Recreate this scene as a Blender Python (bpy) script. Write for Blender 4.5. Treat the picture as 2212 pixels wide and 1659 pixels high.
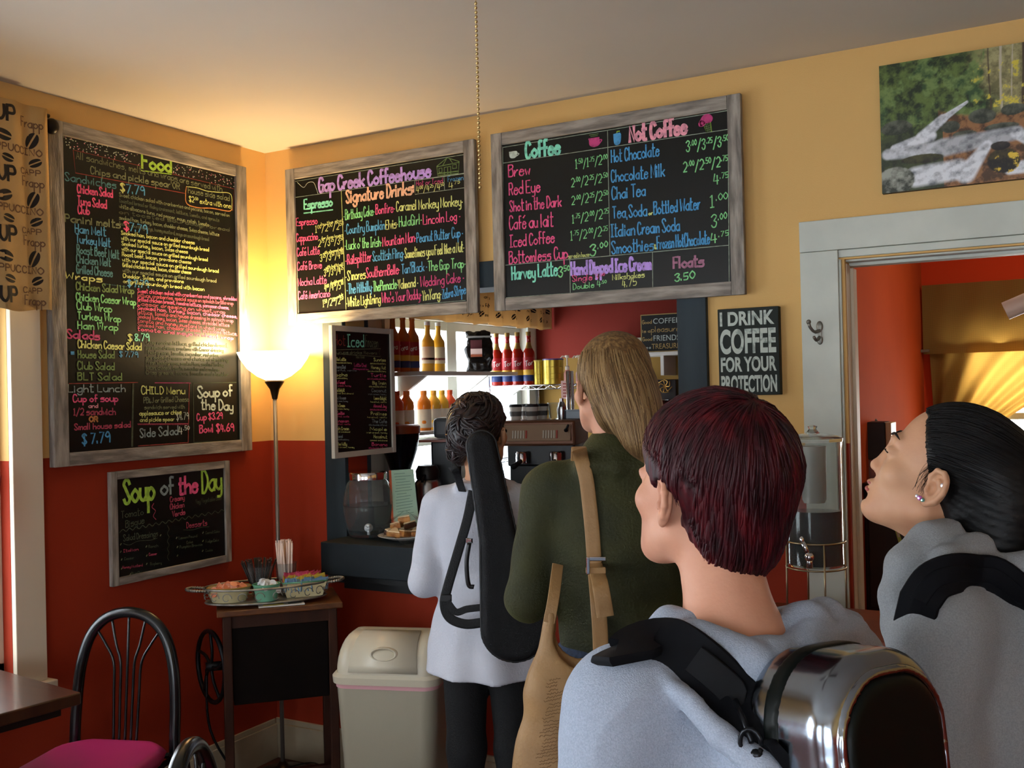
import bpy, math, random
import numpy as np
from mathutils import Vector, Matrix
random.seed(7)
for o in list(bpy.data.objects): bpy.data.objects.remove(o)
SC = bpy.context.scene
COL = SC.collection
R = math.radians

# ------------------------------------------------------------------ camera
CAM = np.array([3.151, -3.424, 1.6]); FPX = 2196.1; PW, PH = 2212, 1659
def cam_axes():
    yaw, pit, rol = R(29.236), R(.3286), R(-1.34)
    f = np.array([-math.sin(yaw)*math.cos(pit), math.cos(yaw)*math.cos(pit), math.sin(pit)])
    r = np.array([math.cos(yaw), math.sin(yaw), 0.]); u = np.cross(r, f)
    return r*math.cos(rol)+u*math.sin(rol), -r*math.sin(rol)+u*math.cos(rol), f
CR, CU, CF = cam_axes()
def ray(x, y): return (x-PW/2)/FPX*CR-(y-PH/2)/FPX*CU+CF
# world point of the surveyed photo position on a real wall / table / depth
def onx(x, y, X=0.): d = ray(x, y); return CAM+d*(X-CAM[0])/d[0]
def ony(x, y, Y=0.): d = ray(x, y); return CAM+d*(Y-CAM[1])/d[1]
def onz(x, y, Z=0.): d = ray(x, y); return CAM+d*(Z-CAM[2])/d[2]
def dep(x, y, D): return CAM+ray(x, y)*D
cd = bpy.data.cameras.new('camera'); cd.sensor_fit = 'HORIZONTAL'; cd.sensor_width = 36
cd.lens = 36*FPX/PW; cd.clip_start = .02; cd.clip_end = 200
cam = bpy.data.objects.new('camera', cd); COL.objects.link(cam)
m = Matrix.Identity(4)
for i in range(3):
    m[i][0] = CR[i]; m[i][1] = CU[i]; m[i][2] = -CF[i]; m[i][3] = CAM[i]
cam.matrix_world = m
SC.camera = cam

# ------------------------------------------------------------------ light, exposure
SC.view_settings.view_transform = 'Standard'; SC.view_settings.look = 'None'
SC.view_settings.exposure = 0.0; SC.view_settings.gamma = 1.0; SC.view_settings.use_curve_mapping = False
W = bpy.data.worlds.new('sky'); SC.world = W; W.use_nodes = True
bg = W.node_tree.nodes['Background']; bg.inputs[0].default_value = (.80, .90, 1., 1); bg.inputs[1].default_value = 4.5
def area(name, loc, look, sx, sy, power, col=(1, 1, 1), spread=180):
    l = bpy.data.lights.new(name, 'AREA'); l.shape = 'RECTANGLE'; l.size = sx; l.size_y = sy
    l.energy = power; l.color = col; l.spread = R(spread)
    o = bpy.data.objects.new(name, l); COL.objects.link(o); o.location = loc
    o.rotation_euler = Vector(look).to_track_quat('-Z', 'Z').to_euler()
    o['kind'] = 'structure'
    return o
DAY = (.86, .93, 1.)
area('daylight_kitchen_window', (-.16, 1.64, 1.42), (1, 0, 0), 1.3, 1.0, 30, DAY)
area('daylight_left_window', (-.16, -1.85, 1.35), (1, 0, 0), 1.0, 1.2, 16, DAY)
area('daylight_left_window_rear', (-.16, -4.4, 1.35), (1, 0, 0), 1.2, 1.3, 75, DAY)
area('daylight_rear_window', (3.9, -6.66, 1.45), (0, 1, 0), 2.2, 1.5, 44, DAY)
area('daylight_rear_window_left', (1.3, -6.66, 1.45), (0, 1, 0), 1.4, 1.5, 20, DAY)
area('daylight_second_room_window', (2.95, 3.5, 1.5), (0, -1, 0), .8, 1.0, 40, (1, .95, .85))

# ------------------------------------------------------------------ materials
def lin(c):
    c = c/255.
    return c/12.92 if c <= .04045 else ((c+.055)/1.055)**2.4
def rgb(h):
    if isinstance(h, str): h = (int(h[0:2], 16), int(h[2:4], 16), int(h[4:6], 16))
    return tuple(lin(v) for v in h)+(1,)
MATS = {}
def M(name, col, rough=.6, metal=0., var=None, bump=None, stretch=(1, 1, 1), spec=None, coat=0, sheen=0, trans=0, alpha=1, emit=0, ior=1.45, sss=0):
    """var=(scale, second colour, low, high); bump=(scale, strength)"""
    if name in MATS: return MATS[name]
    m = bpy.data.materials.new(name); m.use_nodes = True; nt = m.node_tree; N = nt.nodes; L = nt.links
    b = N['Principled BSDF']
    b.inputs['Base Color'].default_value = rgb(col); b.inputs['Roughness'].default_value = rough
    b.inputs['Metallic'].default_value = metal; b.inputs['IOR'].default_value = ior
    if spec is not None: b.inputs['Specular IOR Level'].default_value = spec
    if coat: b.inputs['Coat Weight'].default_value = coat; b.inputs['Coat Roughness'].default_value = .12
    if sheen: b.inputs['Sheen Weight'].default_value = sheen; b.inputs['Sheen Roughness'].default_value = .4; b.inputs['Sheen Tint'].default_value = rgb(col)
    if trans: b.inputs['Transmission Weight'].default_value = trans
    if alpha < 1: b.inputs['Alpha'].default_value = alpha
    if sss: b.inputs['Subsurface Weight'].default_value = sss; b.inputs['Subsurface Radius'].default_value = (.01, .004, .002)
    if emit: b.inputs['Emission Color'].default_value = rgb(col); b.inputs['Emission Strength'].default_value = emit
    if var or bump:
        tc = N.new('ShaderNodeTexCoord'); mp = N.new('ShaderNodeMapping'); mp.inputs['Scale'].default_value = stretch
        L.new(tc.outputs['Object'], mp.inputs[0])
    if var:
        n = N.new('ShaderNodeTexNoise'); n.inputs['Scale'].default_value = var[0]; n.inputs['Detail'].default_value = 5
        L.new(mp.outputs[0], n.inputs['Vector'])
        r = N.new('ShaderNodeValToRGB'); lo, hi = (var[2], var[3]) if len(var) > 2 else (.35, .65)
        r.color_ramp.elements[0].position = lo; r.color_ramp.elements[1].position = hi
        r.color_ramp.elements[0].color = rgb(col); r.color_ramp.elements[1].color = rgb(var[1])
        L.new(n.outputs['Fac'], r.inputs[0]); L.new(r.outputs[0], b.inputs['Base Color'])
    if bump:
        n = N.new('ShaderNodeTexNoise'); n.inputs['Scale'].default_value = bump[0]; n.inputs['Detail'].default_value = 4
        L.new(mp.outputs[0], n.inputs['Vector'])
        bm = N.new('ShaderNodeBump'); bm.inputs['Strength'].default_value = bump[1]; bm.inputs['Distance'].default_value = .01
        L.new(n.outputs['Fac'], bm.inputs['Height']); L.new(bm.outputs[0], b.inputs['Normal'])
    MATS[name] = m
    return m
def two_tone(name, top, bottom, z, rough=.75):
    """wall paint with a painted change of colour at height z"""
    m = bpy.data.materials.new(name); m.use_nodes = True; nt = m.node_tree; N = nt.nodes; L = nt.links
    b = N['Principled BSDF']; b.inputs['Roughness'].default_value = rough; b.inputs['Specular IOR Level'].default_value = .25
    g = N.new('ShaderNodeNewGeometry'); s = N.new('ShaderNodeSeparateXYZ'); L.new(g.outputs['Position'], s.inputs[0])
    n = N.new('ShaderNodeTexNoise'); n.inputs['Scale'].default_value = 2.5; L.new(g.outputs['Position'], n.inputs['Vector'])
    c = N.new('ShaderNodeMath'); c.operation = 'GREATER_THAN'; c.inputs[1].default_value = z; L.new(s.outputs[2], c.inputs[0])
    mx = N.new('ShaderNodeMix'); mx.data_type = 'RGBA'; mx.inputs[6].default_value = rgb(bottom); mx.inputs[7].default_value = rgb(top)
    L.new(c.outputs[0], mx.inputs[0])
    v = N.new('ShaderNodeMix'); v.data_type = 'RGBA'; v.blend_type = 'MULTIPLY'; v.inputs[7].default_value = (.86, .86, .86, 1)
    L.new(n.outputs['Fac'], v.inputs[0]); L.new(mx.outputs[2], v.inputs[6]); L.new(v.outputs[2], b.inputs['Base Color'])
    n2 = N.new('ShaderNodeTexNoise'); n2.inputs['Scale'].default_value = 220; L.new(g.outputs['Position'], n2.inputs['Vector'])
    bm = N.new('ShaderNodeBump'); bm.inputs['Strength'].default_value = .12; bm.inputs['Distance'].default_value = .004
    L.new(n2.outputs['Fac'], bm.inputs['Height']); L.new(bm.outputs[0], b.inputs['Normal'])
    return m

# ------------------------------------------------------------------ mesh helpers
class MB:
    def __init__(s): s.v = []; s.f = []
    def add(s, V, F):
        k = len(s.v); s.v.extend([tuple(map(float, p)) for p in V]); s.f.extend([tuple(i+k for i in q) for q in F]); return s
    def box(s, c, d, rz=0, mat=None):
        x, y, z = d[0]/2, d[1]/2, d[2]/2
        V = [(-x, -y, -z), (x, -y, -z), (x, y, -z), (-x, y, -z), (-x, -y, z), (x, -y, z), (x, y, z), (-x, y, z)]
        if mat is None: mat = Matrix.Rotation(rz, 3, 'Z')
        V = [Vector(c)+mat @ Vector(p) for p in V]
        return s.add(V, [(3, 2, 1, 0), (4, 5, 6, 7), (0, 1, 5, 4), (1, 2, 6, 5), (2, 3, 7, 6), (3, 0, 4, 7)])
    def span(s, a, b): return s.box([(a[i]+b[i])/2 for i in range(3)], [abs(b[i]-a[i]) for i in range(3)])
    def lathe(s, prof, c=(0, 0, 0), n=24, sx=1, sy=1, mat=None):
        V = []; F = []; k = len(prof)
        for j in range(n):
            a = 2*math.pi*j/n
            for r, z in prof:
                p = Vector((r*math.cos(a)*sx, r*math.sin(a)*sy, z))
                if mat is not None: p = mat @ p
                V.append(Vector(c)+p)
        for j in range(n):
            for i in range(k-1):
                a, b = j*k+i, ((j+1) % n)*k+i
                if prof[i][0] < 1e-6 and prof[i+1][0] < 1e-6: continue
                F.append((a, b, b+1, a+1))
        return s.add(V, F)
    def tube(s, P, r, n=8, flat=1., closed=False, up=None):
        P = [Vector(p) for p in P]; k = len(P)
        if not hasattr(r, '__len__'): r = [r]*k
        V = []; F = []
        T = []
        for i in range(k):
            a = P[(i-1) % k] if (closed or i > 0) else P[i]; b = P[(i+1) % k] if (closed or i < k-1) else P[i]
            t = (b-a); T.append(t.normalized() if t.length > 1e-9 else Vector((0, 0, 1)))
        ref = Vector(up) if up is not None else (Vector((0, 0, 1)) if abs(T[0].z) < .9 else Vector((1, 0, 0)))
        nrm = (ref-T[0]*ref.dot(T[0])).normalized()
        for i in range(k):
            base = Vector(up) if up is not None else nrm
            nn = base-T[i]*base.dot(T[i])
            nrm = nn.normalized() if nn.length > 1e-6 else nrm
            bi = T[i].cross(nrm)
            for j in range(n):
                a = 2*math.pi*j/n
                V.append(P[i]+(nrm*math.cos(a)*flat+bi*math.sin(a))*r[i])
        kk = k if closed else k-1
        for i in range(kk):
            for j in range(n):
                a = i*n+j; b = i*n+(j+1) % n; c = ((i+1) % k)*n+(j+1) % n; d = ((i+1) % k)*n+j
                F.append((a, b, c, d))
        if not closed: F += [tuple(range(n))[::-1], tuple(range((k-1)*n, k*n))]
        return s.add(V, F)
    def ball(s, c, r, n=12, m=8, mat=None):
        if not hasattr(r, '__len__'): r = (r, r, r)
        V = []; F = []
        for i in range(m+1):
            t = math.pi*i/m
            for j in range(n):
                a = 2*math.pi*j/n
                p = Vector((r[0]*math.sin(t)*math.cos(a), r[1]*math.sin(t)*math.sin(a), -r[2]*math.cos(t)))
                if mat is not None: p = mat @ p
                V.append(Vector(c)+p)
        for i in range(m):
            for j in range(n): F.append((i*n+j, i*n+(j+1) % n, (i+1)*n+(j+1) % n, (i+1)*n+j))
        return s.add(V, F)
    def grid(s, fn, nu, nv, thick=None):
        V = [fn(i/nu, j/nv) for j in range(nv+1) for i in range(nu+1)]
        F = [(j*(nu+1)+i, j*(nu+1)+i+1, (j+1)*(nu+1)+i+1, (j+1)*(nu+1)+i) for j in range(nv) for i in range(nu)]
        return s.add(V, F)
    def prism(s, poly, a, b):
        """poly: list of 3D points; extruded by vector b-a"""
        n = len(poly); d = Vector(b)-Vector(a)
        V = [Vector(p) for p in poly]+[Vector(p)+d for p in poly]
        return s.add(V, [tuple(range(n))[::-1], tuple(range(n, 2*n))]+[(i, (i+1) % n, n+(i+1) % n, n+i) for i in range(n)])
    def make(s, name, mat, parent=None, smooth=False, bevel=0, world=True, solid=0, label=None, kind=None):
        me = bpy.data.meshes.new(name)
        off = np.zeros(3)
        if parent is not None and world:
            q = parent
            while q is not None: off = off+np.array(q.location); q = q.parent
        V = [(p[0]-off[0], p[1]-off[1], p[2]-off[2]) for p in s.v]
        me.from_pydata(V, [], s.f); me.validate(); me.update()
        o = bpy.data.objects.new(name, me); COL.objects.link(o)
        if mat is not None: me.materials.append(mat)
        if parent is not None: o.parent = parent
        if smooth:
            me.polygons.foreach_set('use_smooth', [True]*len(me.polygons))
            if smooth != 'all': me.set_sharp_from_angle(angle=R(42))
        if solid: md = o.modifiers.new('s', 'SOLIDIFY'); md.thickness = solid; md.offset = 0
        if bevel: md = o.modifiers.new('b', 'BEVEL'); md.width = bevel; md.segments = 2; md.limit_method = 'ANGLE'
        if label: o['label'] = label
        if kind: o['kind'] = kind
        return o
def tag(o, label, cat, group=None):
    o['label'] = label; o['category'] = cat
    if group: o['group'] = group
    return o
def thing(name, label, cat, loc=(0, 0, 0), group=None, rz=0):
    o = bpy.data.objects.new(name, None); COL.objects.link(o); o.location = tuple(map(float, loc)); o.rotation_euler = (0, 0, rz)
    o.empty_display_size = .05
    return tag(o, label, cat, group)
def dup(src, loc=None, rz=None, label=None):
    def cp(o, par):
        c = o.copy(); COL.objects.link(c)
        if par is not None: c.parent = par
        for ch in o.children: cp(ch, c)
        return c
    c = cp(src, None)
    if loc is not None: c.location = tuple(map(float, loc))
    if rz is not None: c.rotation_euler = (c.rotation_euler[0], c.rotation_euler[1], rz)
    if label: c['label'] = label
    return c
def struct(mb, name, mat, parent=None, **k):
    o = mb.make(name, mat, parent, **k)
    if parent is None: o['kind'] = 'structure'
    return o
def crom(P, n=6):
    """smooth path through points"""
    P = [np.array(p, float) for p in P]
    if len(P) < 3: return P
    Q = [2*P[0]-P[1]]+P+[2*P[-1]-P[-2]]; out = []
    for i in range(1, len(Q)-2):
        for t in np.arange(0, 1, 1./n):
            a, b, c, d = Q[i-1:i+3]
            out.append(.5*((2*b)+(-a+c)*t+(2*a-5*b+4*c-d)*t*t+(-a+3*b-3*c+d)*t**3))
    out.append(P[-1]); return out

# ================================================================== the room shell
M_CEIL = M('ceiling_paint', 'C4C0B8', .85, var=(1.2, 'C0BBB2'))
M_WALL = two_tone('cafe_wall_paint', 'DFB470', '9C3016', 1.40)
M_KITCH = two_tone('kitchen_wall_paint', '84281B', '8E6C30', 1.80)
M_KITCH_RED = M('kitchen_side_paint', '84281B', .8, spec=.15)
M_KITCH_L = M('kitchen_cream_paint', 'BDB7A8', .8, spec=.15)
M_ORANGE = M('orange_paint', 'B84C22', .85, var=(2., 'AE451E'), spec=.1)
M_RED_PAINT = M('second_room_red_paint', 'C63E1C', .85, spec=.1)
M_TRIM = M('white_trim_paint', 'C9CDC2', .5, var=(6, 'BDC2B8'), bump=(30, .05))
M_TRIM2 = M('cream_trim_paint', 'D8CBB4', .5)
M_BLUEGREY = M('blue_black_painted_wood', '2C383F', .6, spec=.3, var=(9, '1E282E'), bump=(25, .25), stretch=(1, 1, .15))
M_FLOOR = M('floor_boards', '5A2A1C', .4, var=(5, '3C1A11'), bump=(40, .1), stretch=(.2, 3, 1))
M_GLASS = M('window_glass', 'F4F8F8', .02, trans=1, alpha=.25, ior=1.05)
H = 2.68
mb = MB(); mb.span((-.12, -6.6, -.06), (5.7, 3.4, -.004)); FL = struct(mb, 'floor', M('floor_base', '2A120C', .7))
n = 0
random.seed(3)
x = .0
boards = MB()
for i in range(48):                                   # floorboards run along the back wall
    y0 = -2.4+.083*i if i < 30 else None
    if y0 is None: break
    xx = 0.0
    while xx < 5.6:
        ln = random.uniform(1.1, 2.2); e = min(5.6, xx+ln)
        b = MB(); b.span((xx+.001, y0+.001, -.02), (e-.001, y0+.081, random.uniform(-.001, .001)))
        o = b.make('floorboard', M_FLOOR, FL)
        xx = e
b = MB(); b.span((0, -6.5, -.02), (5.6, -2.401, 0)); b.make('floorboards', M_FLOOR, FL, kind='stuff')
b = MB(); b.span((-.1, .12, -.02), (5.6, 3.3, 0)); b.make('kitchen_floor_sheet', M('kitchen_floor', '6B5B4A', .5), FL)
mb = MB(); mb.span((-.12, -6.6, H), (5.7, 3.4, H+.08)); struct(mb, 'ceiling', M_CEIL)
def wall_with_holes(name, axis, at, thick, a0, a1, holes, mat, top=H, z0=0):
    """wall along 'x' or 'y'; holes = [(a, b, z0, z1)]"""
    mb = MB(); cuts = sorted(set([a0, a1]+[h[0] for h in holes]+[h[1] for h in holes]))
    for i in range(len(cuts)-1):
        a, b = cuts[i], cuts[i+1]; hs = sorted([h for h in holes if h[0] <= a+1e-6 and h[1] >= b-1e-6], key=lambda h: h[2]); z = z0
        segs = []
        for h in hs: segs.append((z, h[2])); z = h[3]
        segs.append((z, top))
        for s0, s1 in segs:
            if s1-s0 < 1e-4: continue
            if axis == 'x': mb.span((a, at, s0), (b, at+thick, s1))
            else: mb.span((at, a, s0), (at+thick, b, s1))
    return struct(mb, name, mat)
# opening to the kitchen x .43-1.916 (framed), doorway x 2.49-3.42
wall_with_holes('wall_back', 'x', 0., .13, 0, 5.6, [(.43, 1.93, .98, 2.02), (2.487, 3.42, 0, 2.0)], M_WALL)
wall_with_holes('wall_left', 'y', -.12, .12, -6.5, .13, [(-2.35, -1.27, .66, 1.98), (-5.1, -3.7, .7, 2.05)], M_WALL)
wall_with_holes('wall_rear', 'x', -6.62, .12, -.12, 5.7, [(.6, 2.0, .7, 2.2), (2.8, 5.0, .7, 2.2)], M_WALL)
mb = MB(); mb.span((5.6, -6.5, 0), (5.72, 3.4, H)); struct(mb, 'wall_right', M_WALL)
# kitchen shell
wall_with_holes('wall_kitchen_left', 'y', -.12, .12, .13, 3.4, [(.92, 2.40, .90, 2.0)], M_KITCH_L)
mb = MB(); mb.span((0, 2.55, 0), (2.2, 2.67, H)); struct(mb, 'wall_kitchen_back', M_KITCH)
mb = MB(); mb.span((2.12, .13, 0), (2.19, 2.55, H)); struct(mb, 'wall_kitchen_right', M_KITCH_RED)
mb = MB(); mb.span((2.19, .13, 0), (2.31, 3.37, H)); struct(mb, 'wall_second_room_left', M_ORANGE)
wall_with_holes('wall_second_room_back', 'x', 3.25, .12, 2.31, 5.6, [(2.55, 3.35, .9, 1.85)], M_RED_PAINT)
# wooden framing of the kitchen opening
PF = struct(MB().span((.322, -.022, .80), (.43, .16, 2.0)), 'trim_1', M_BLUEGREY, bevel=.003)
struct(MB().span((1.916, -.022, .80), (2.023, .16, 2.0)), 'trim_2', M_BLUEGREY, bevel=.003)
struct(MB().span((.322, -.024, 2.0), (2.023, .162, 2.102)), 'trim_3', M_BLUEGREY, bevel=.003)
# doorway casing with three stops
D1 = struct(MB(), 'door_1', None)
MB().span((2.348, -.02, 0), (2.470, .0, 2.03)).make('side_casing', M_TRIM, D1, bevel=.002)
MB().span((2.348, -.022, 2.031), (3.55, .0, 2.132)).make('head_casing', M_TRIM, D1, bevel=.002)
MB().span((3.44, -.02, 0), (3.55, .0, 2.03)).make('side_casing', M_TRIM, D1, bevel=.002)
for k, (dx, y0, y1) in enumerate(((.0, -.012, .02), (.012, .02, .075), (.022, .075, .13))):
    MB().span((2.470, y0, 0), (2.478+dx, y1, 2.0-dx)).make('jamb', M_TRIM2 if k else M_TRIM, D1, bevel=.002)
    MB().span((2.470, y0, 2.018-dx-.012), (3.44, y1, 2.03)).make('jamb', M_TRIM, D1, bevel=.002)
    MB().span((3.432-dx, y0, 0), (3.44, y1, 2.0-dx)).make('jamb', M_TRIM2, D1, bevel=.002)
# baseboards
M_BASE = M('baseboard_paint', 'B5A890', .5, var=(5, 'A4977E'))
def baseboard(name, a, b, off):
    mb = MB()
    if off[0]: mb.span((0, a, 0), (.018, b, .15)); mb.span((0, a, .15), (.010, b, .172))
    else: mb.span((a, -.018, 0), (b, 0, .15)); mb.span((a, -.010, .15), (b, 0, .172))
    return struct(mb, name, M_BASE, bevel=.002)
baseboard('baseboard_left', -6.5, -.02, (1, 0)); baseboard('baseboard_back', .0, 2.348, (0, 1))
# left window (mostly outside the frame), its wide casing and sill
def window(name, y0, y1, z0, z1, x=0., cas=.115, mullion=True):
    w = struct(MB(), name, None)
    for (a, b, c, d) in ((y0-cas, y0, z0-.02, z1+cas), (y1, y1+cas, z0-.02, z1+cas), (y0, y1, z1, z1+cas)):
        MB().span((x, a, c), (x+.022, b, d)).make('casing', M_TRIM2, w, bevel=.003)
    MB().span((x-.1, y0-cas-.02, z0-.05), (x+.05, y1+cas+.02, z0-.02)).make('sill', M_TRIM2, w, bevel=.004)
    MB().span((x, y0-cas, z0-.13), (x+.018, y1+cas, z0-.05)).make('apron', M_TRIM2, w, bevel=.003)
    zm = (z0+z1)/2
    for (a, b, c, d) in ((y0, y0+.045, z0, z1), (y1-.045, y1, z0, z1), (y0, y1, z0, z0+.06), (y0, y1, z1-.05, z1), (y0, y1, zm-.02, zm+.03)):
        MB().span((x-.08, a, c), (x-.045, b, d)).make('sash', M_TRIM2, w, bevel=.002)
    MB().span((x-.065, y0+.03, z0+.03), (x-.060, y1-.03, z1-.03)).make('pane', M_GLASS, w)
    return w
window('window_1', -2.35, -1.27, .66, 1.98)
window('window_2', -5.1, -3.7, .70, 2.05)
def kwindow():
    w = struct(MB(), 'window_3', None)
    for (a, b, c, d) in ((.84, .92, .86, 2.05), (2.40, 2.50, .86, 2.05)):
        MB().span((0, a, c), (.02, b, d)).make('casing', M_TRIM, w, bevel=.002)
    MB().span((-.1, .84, .86), (.04, 2.5, .90)).make('sill', M_TRIM, w, bevel=.003)
    for (a, b) in ((.92, .96), (1.52, 1.62), (2.34, 2.40)):
        MB().span((-.08, a, .9), (-.04, b, 2.0)).make('sash', M_TRIM, w, bevel=.002)
    for (c, d) in ((.9, .95), (1.30, 1.35), (1.95, 2.0)):
        for (a, b) in ((.96, 1.52), (1.62, 2.34)):
            MB().span((-.078, a, c), (-.042, b, d)).make('sash', M_TRIM, w, bevel=.002)
    for (a, b) in ((.95, 1.53), (1.61, 2.35)):
        MB().span((-.063, a, .94), (-.059, b, 1.96)).make('pane', M_GLASS, w)
kwindow()
def rwindow(name, x0, x1, z0, z1, y, s=-1):
    w = struct(MB(), name, None)
    for (a, b, c, d) in ((x0-.1, x0, z0, z1+.1), (x1, x1+.1, z0, z1+.1), (x0, x1, z1, z1+.1), (x0-.1, x1+.1, z0-.05, z0)):
        MB().span((a, y, c), (b, y+.02, d)).make('casing', M_TRIM, w, bevel=.002)
    for (a, b, c, d) in ((x0, x0+.05, z0, z1), (x1-.05, x1, z0, z1), (x0, x1, z0, z0+.05), (x0, x1, z1-.05, z1), (x0, x1, (z0+z1)/2-.02, (z0+z1)/2+.02)):
        MB().span((a, y+s*.07, c), (b, y+s*.04, d)).make('sash', M_TRIM, w, bevel=.002)
    MB().span((x0+.03, y+s*.058, z0+.03), (x1-.03, y+s*.054, z1-.03)).make('pane', M_GLASS, w)
rwindow('window_4', .6, 2.0, .7, 2.2, -6.5); rwindow('window_5', 2.8, 5.0, .7, 2.2, -6.5)
rwindow('window_6', 2.55, 3.35, .9, 1.85, 3.23, 1)
# serving ledge in front of the opening: fascia, top, near-black strips standing in for the shade below
LG = struct(MB(), 'trim_4', None)
LEDGE_Y = -.20; LEDGE_Z = 1.0
M_LEDGE = M('blue_black_ledge_paint', '1A2226', .55, spec=.25, var=(8, '161C20'), bump=(20, .1))
MB().span((.436, LEDGE_Y, .868), (1.99, .0, LEDGE_Z)).make('ledge_fascia', M_LEDGE, LG, bevel=.004)
MB().span((.322, -.0, .93), (2.02, .16, .999)).make('ledge_top', M_LEDGE, LG, bevel=.003)
MB().span((.45, -.12, .83), (1.97, -.0, .868)).make('ledge_shade', M('ledge_shade_black', '0E0F10', .5), LG)
MB().span((.45, -.07, .79), (1.97, -.0, .83)).make('ledge_shade', M('ledge_shade_black', '0E0F10', .5), LG)
# work counter inside the kitchen, under the opening and along the window
KC = struct(MB(), 'trim_5', None)
MB().span((.0, .16, .0), (.62, 2.55, .88)).make('counter_base', M('dark_counter_base', '241A15', .6), KC)
MB().span((.0, .16, .88), (.64, 2.55, .92)).make('counter_top', M('counter_laminate', '3A3A3C', .35), KC)
MB().span((.64, 1.95, .0), (2.12, 2.55, .88)).make('counter_base', M('dark_counter_base', '241A15', .6), KC)
MB().span((.64, 1.93, .88), (2.12, 2.55, .92)).make('counter_top', M('counter_laminate', '3A3A3C', .35), KC)

# ================================================================== handwriting: a single-stroke alphabet drawn as chalk-marker ribbons
# digits: x (0-5) and y (0 descender .. 3 baseline .. 6 x-height .. 9 cap); '!' = straight segments, '|' = next stroke; first number = width
G = {
'a': '4 46 26 05 04 23 44|!46 43', 'b': '4 !09 03|05 26 45 44 23 04', 'c': '4 46 16 05 04 13 43', 'd': '4 45 26 05 04 23 44|!49 43',
'e': '4 05 45 36 16 04 13 33 44', 'f': '3 39 19 17 13|!06 36', 'g': '4 46 26 05 04 23 44|46 42 31 11 02', 'h': '4 !09 03|05 26 36 45 43',
'i': '1 !06 03|!08 07', 'j': '2 26 22 11 01|!28 27', 'k': '4 !09 03|!46 04|!15 43', 'l': '1 !09 03', 'm': '5 !06 03|05 16 25 23|25 46 55 53',
'n': '4 !06 03|05 26 36 45 43', 'o': '4 26 05 04 23 44 45 26', 'p': '4 !06 00|05 26 45 44 23 04', 'q': '4 !46 40|45 26 05 04 23 44',
'r': '3 !06 03|04 26 36', 's': '4 46 16 05 35 44 33 03', 't': '3 !19 14|14 13 33|!07 37', 'u': '4 06 04 23 44|!46 43', 'v': '4 !06 23 46',
'w': '4 !06 13 25 33 46', 'x': '4 !06 43|!46 03', 'y': '4 06 04 23 44|46 42 31 11', 'z': '4 !06 46 03 43',
'A': '4 !03 29 43|!15 35', 'B': '4 !09 03|09 39 48 37 06|06 37 45 44 33 03', 'C': '4 48 39 19 07 05 13 33 44', 'D': '4 !09 03|09 29 47 45 23 03',
'E': '4 !49 09 03 43|!06 36', 'F': '4 !49 09 03|!06 36', 'G': '4 48 39 19 07 05 13 33 45|!26 46 43', 'H': '4 !09 03|!49 43|!06 46',
'I': '3 !09 39|!19 13|!03 33', 'J': '4 49 44 23 04', 'K': '4 !09 03|!49 06 43', 'L': '4 !09 03 43', 'M': '5 !03 09 34 59 53', 'N': '4 !03 09 43 49',
'O': '4 29 07 05 23 45 47 29', 'P': '4 !09 03|09 39 47 36 06', 'R': '4 !09 03|09 39 47 36 06|!26 43', 'S': '4 48 39 19 08 17 35 44 33 13 04',
'T': '4 !09 49|!29 23', 'U': '4 09 05 23 45 49', 'V': '4 !09 23 49', 'W': '6 !09 13 37 53 69', 'Y': '4 !09 26 49|!26 23', 'Z': '4 !09 49 03 43',
'0': '4 29 07 05 23 45 47 29', '1': '2 !08 19 13|!03 23', '2': '4 08 29 48 46 03|!03 43', '3': '4 08 29 48 26|26 45 33 13 04', '4': '4 !19 05 45|!38 33',
'5': '4 !49 09 06|06 36 45 33 03', '6': '4 39 17 04 23 44 45 26 05', '7': '4 !09 49 13', '8': '4 26 08 29 48 26 04 23 44 26', '9': '4 47 26 07 29 47 43',
'$': '4 48 29 08 17 35 44 23 04|!29 22', '/': '4 !02 49', '.': '1 !03 04', ',': '1 !03 02', "'": '1 !09 07', ':': '1 !04 05|!07 06', '&': '4 44 23 04 27 18 07 33 43',
'-': '3 !05 35', '*': '2 !05 15', '`': '1 !09 18', 'X': '4 !09 43|!49 03'}
def ribbon(mb, pts, w, nrm):
    """flat ribbon with rounded look through 3D points, facing nrm"""
    P = [Vector(p) for p in pts]; n = len(P)
    if n < 2: return
    nrm = Vector(nrm); V = []
    for i in range(n):
        t = (P[min(i+1, n-1)]-P[max(i-1, 0)])
        t = t.normalized() if t.length > 1e-9 else Vector((1, 0, 0))
        s = nrm.cross(t).normalized()*w/2
        e = P[i]
        if i == 0: e = e-t*w*.35
        if i == n-1: e = e+t*w*.35
        V += [e-s, e+s]
    mb.add(V, [(2*i, 2*i+2, 2*i+3, 2*i+1) for i in range(n-1)])
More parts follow.
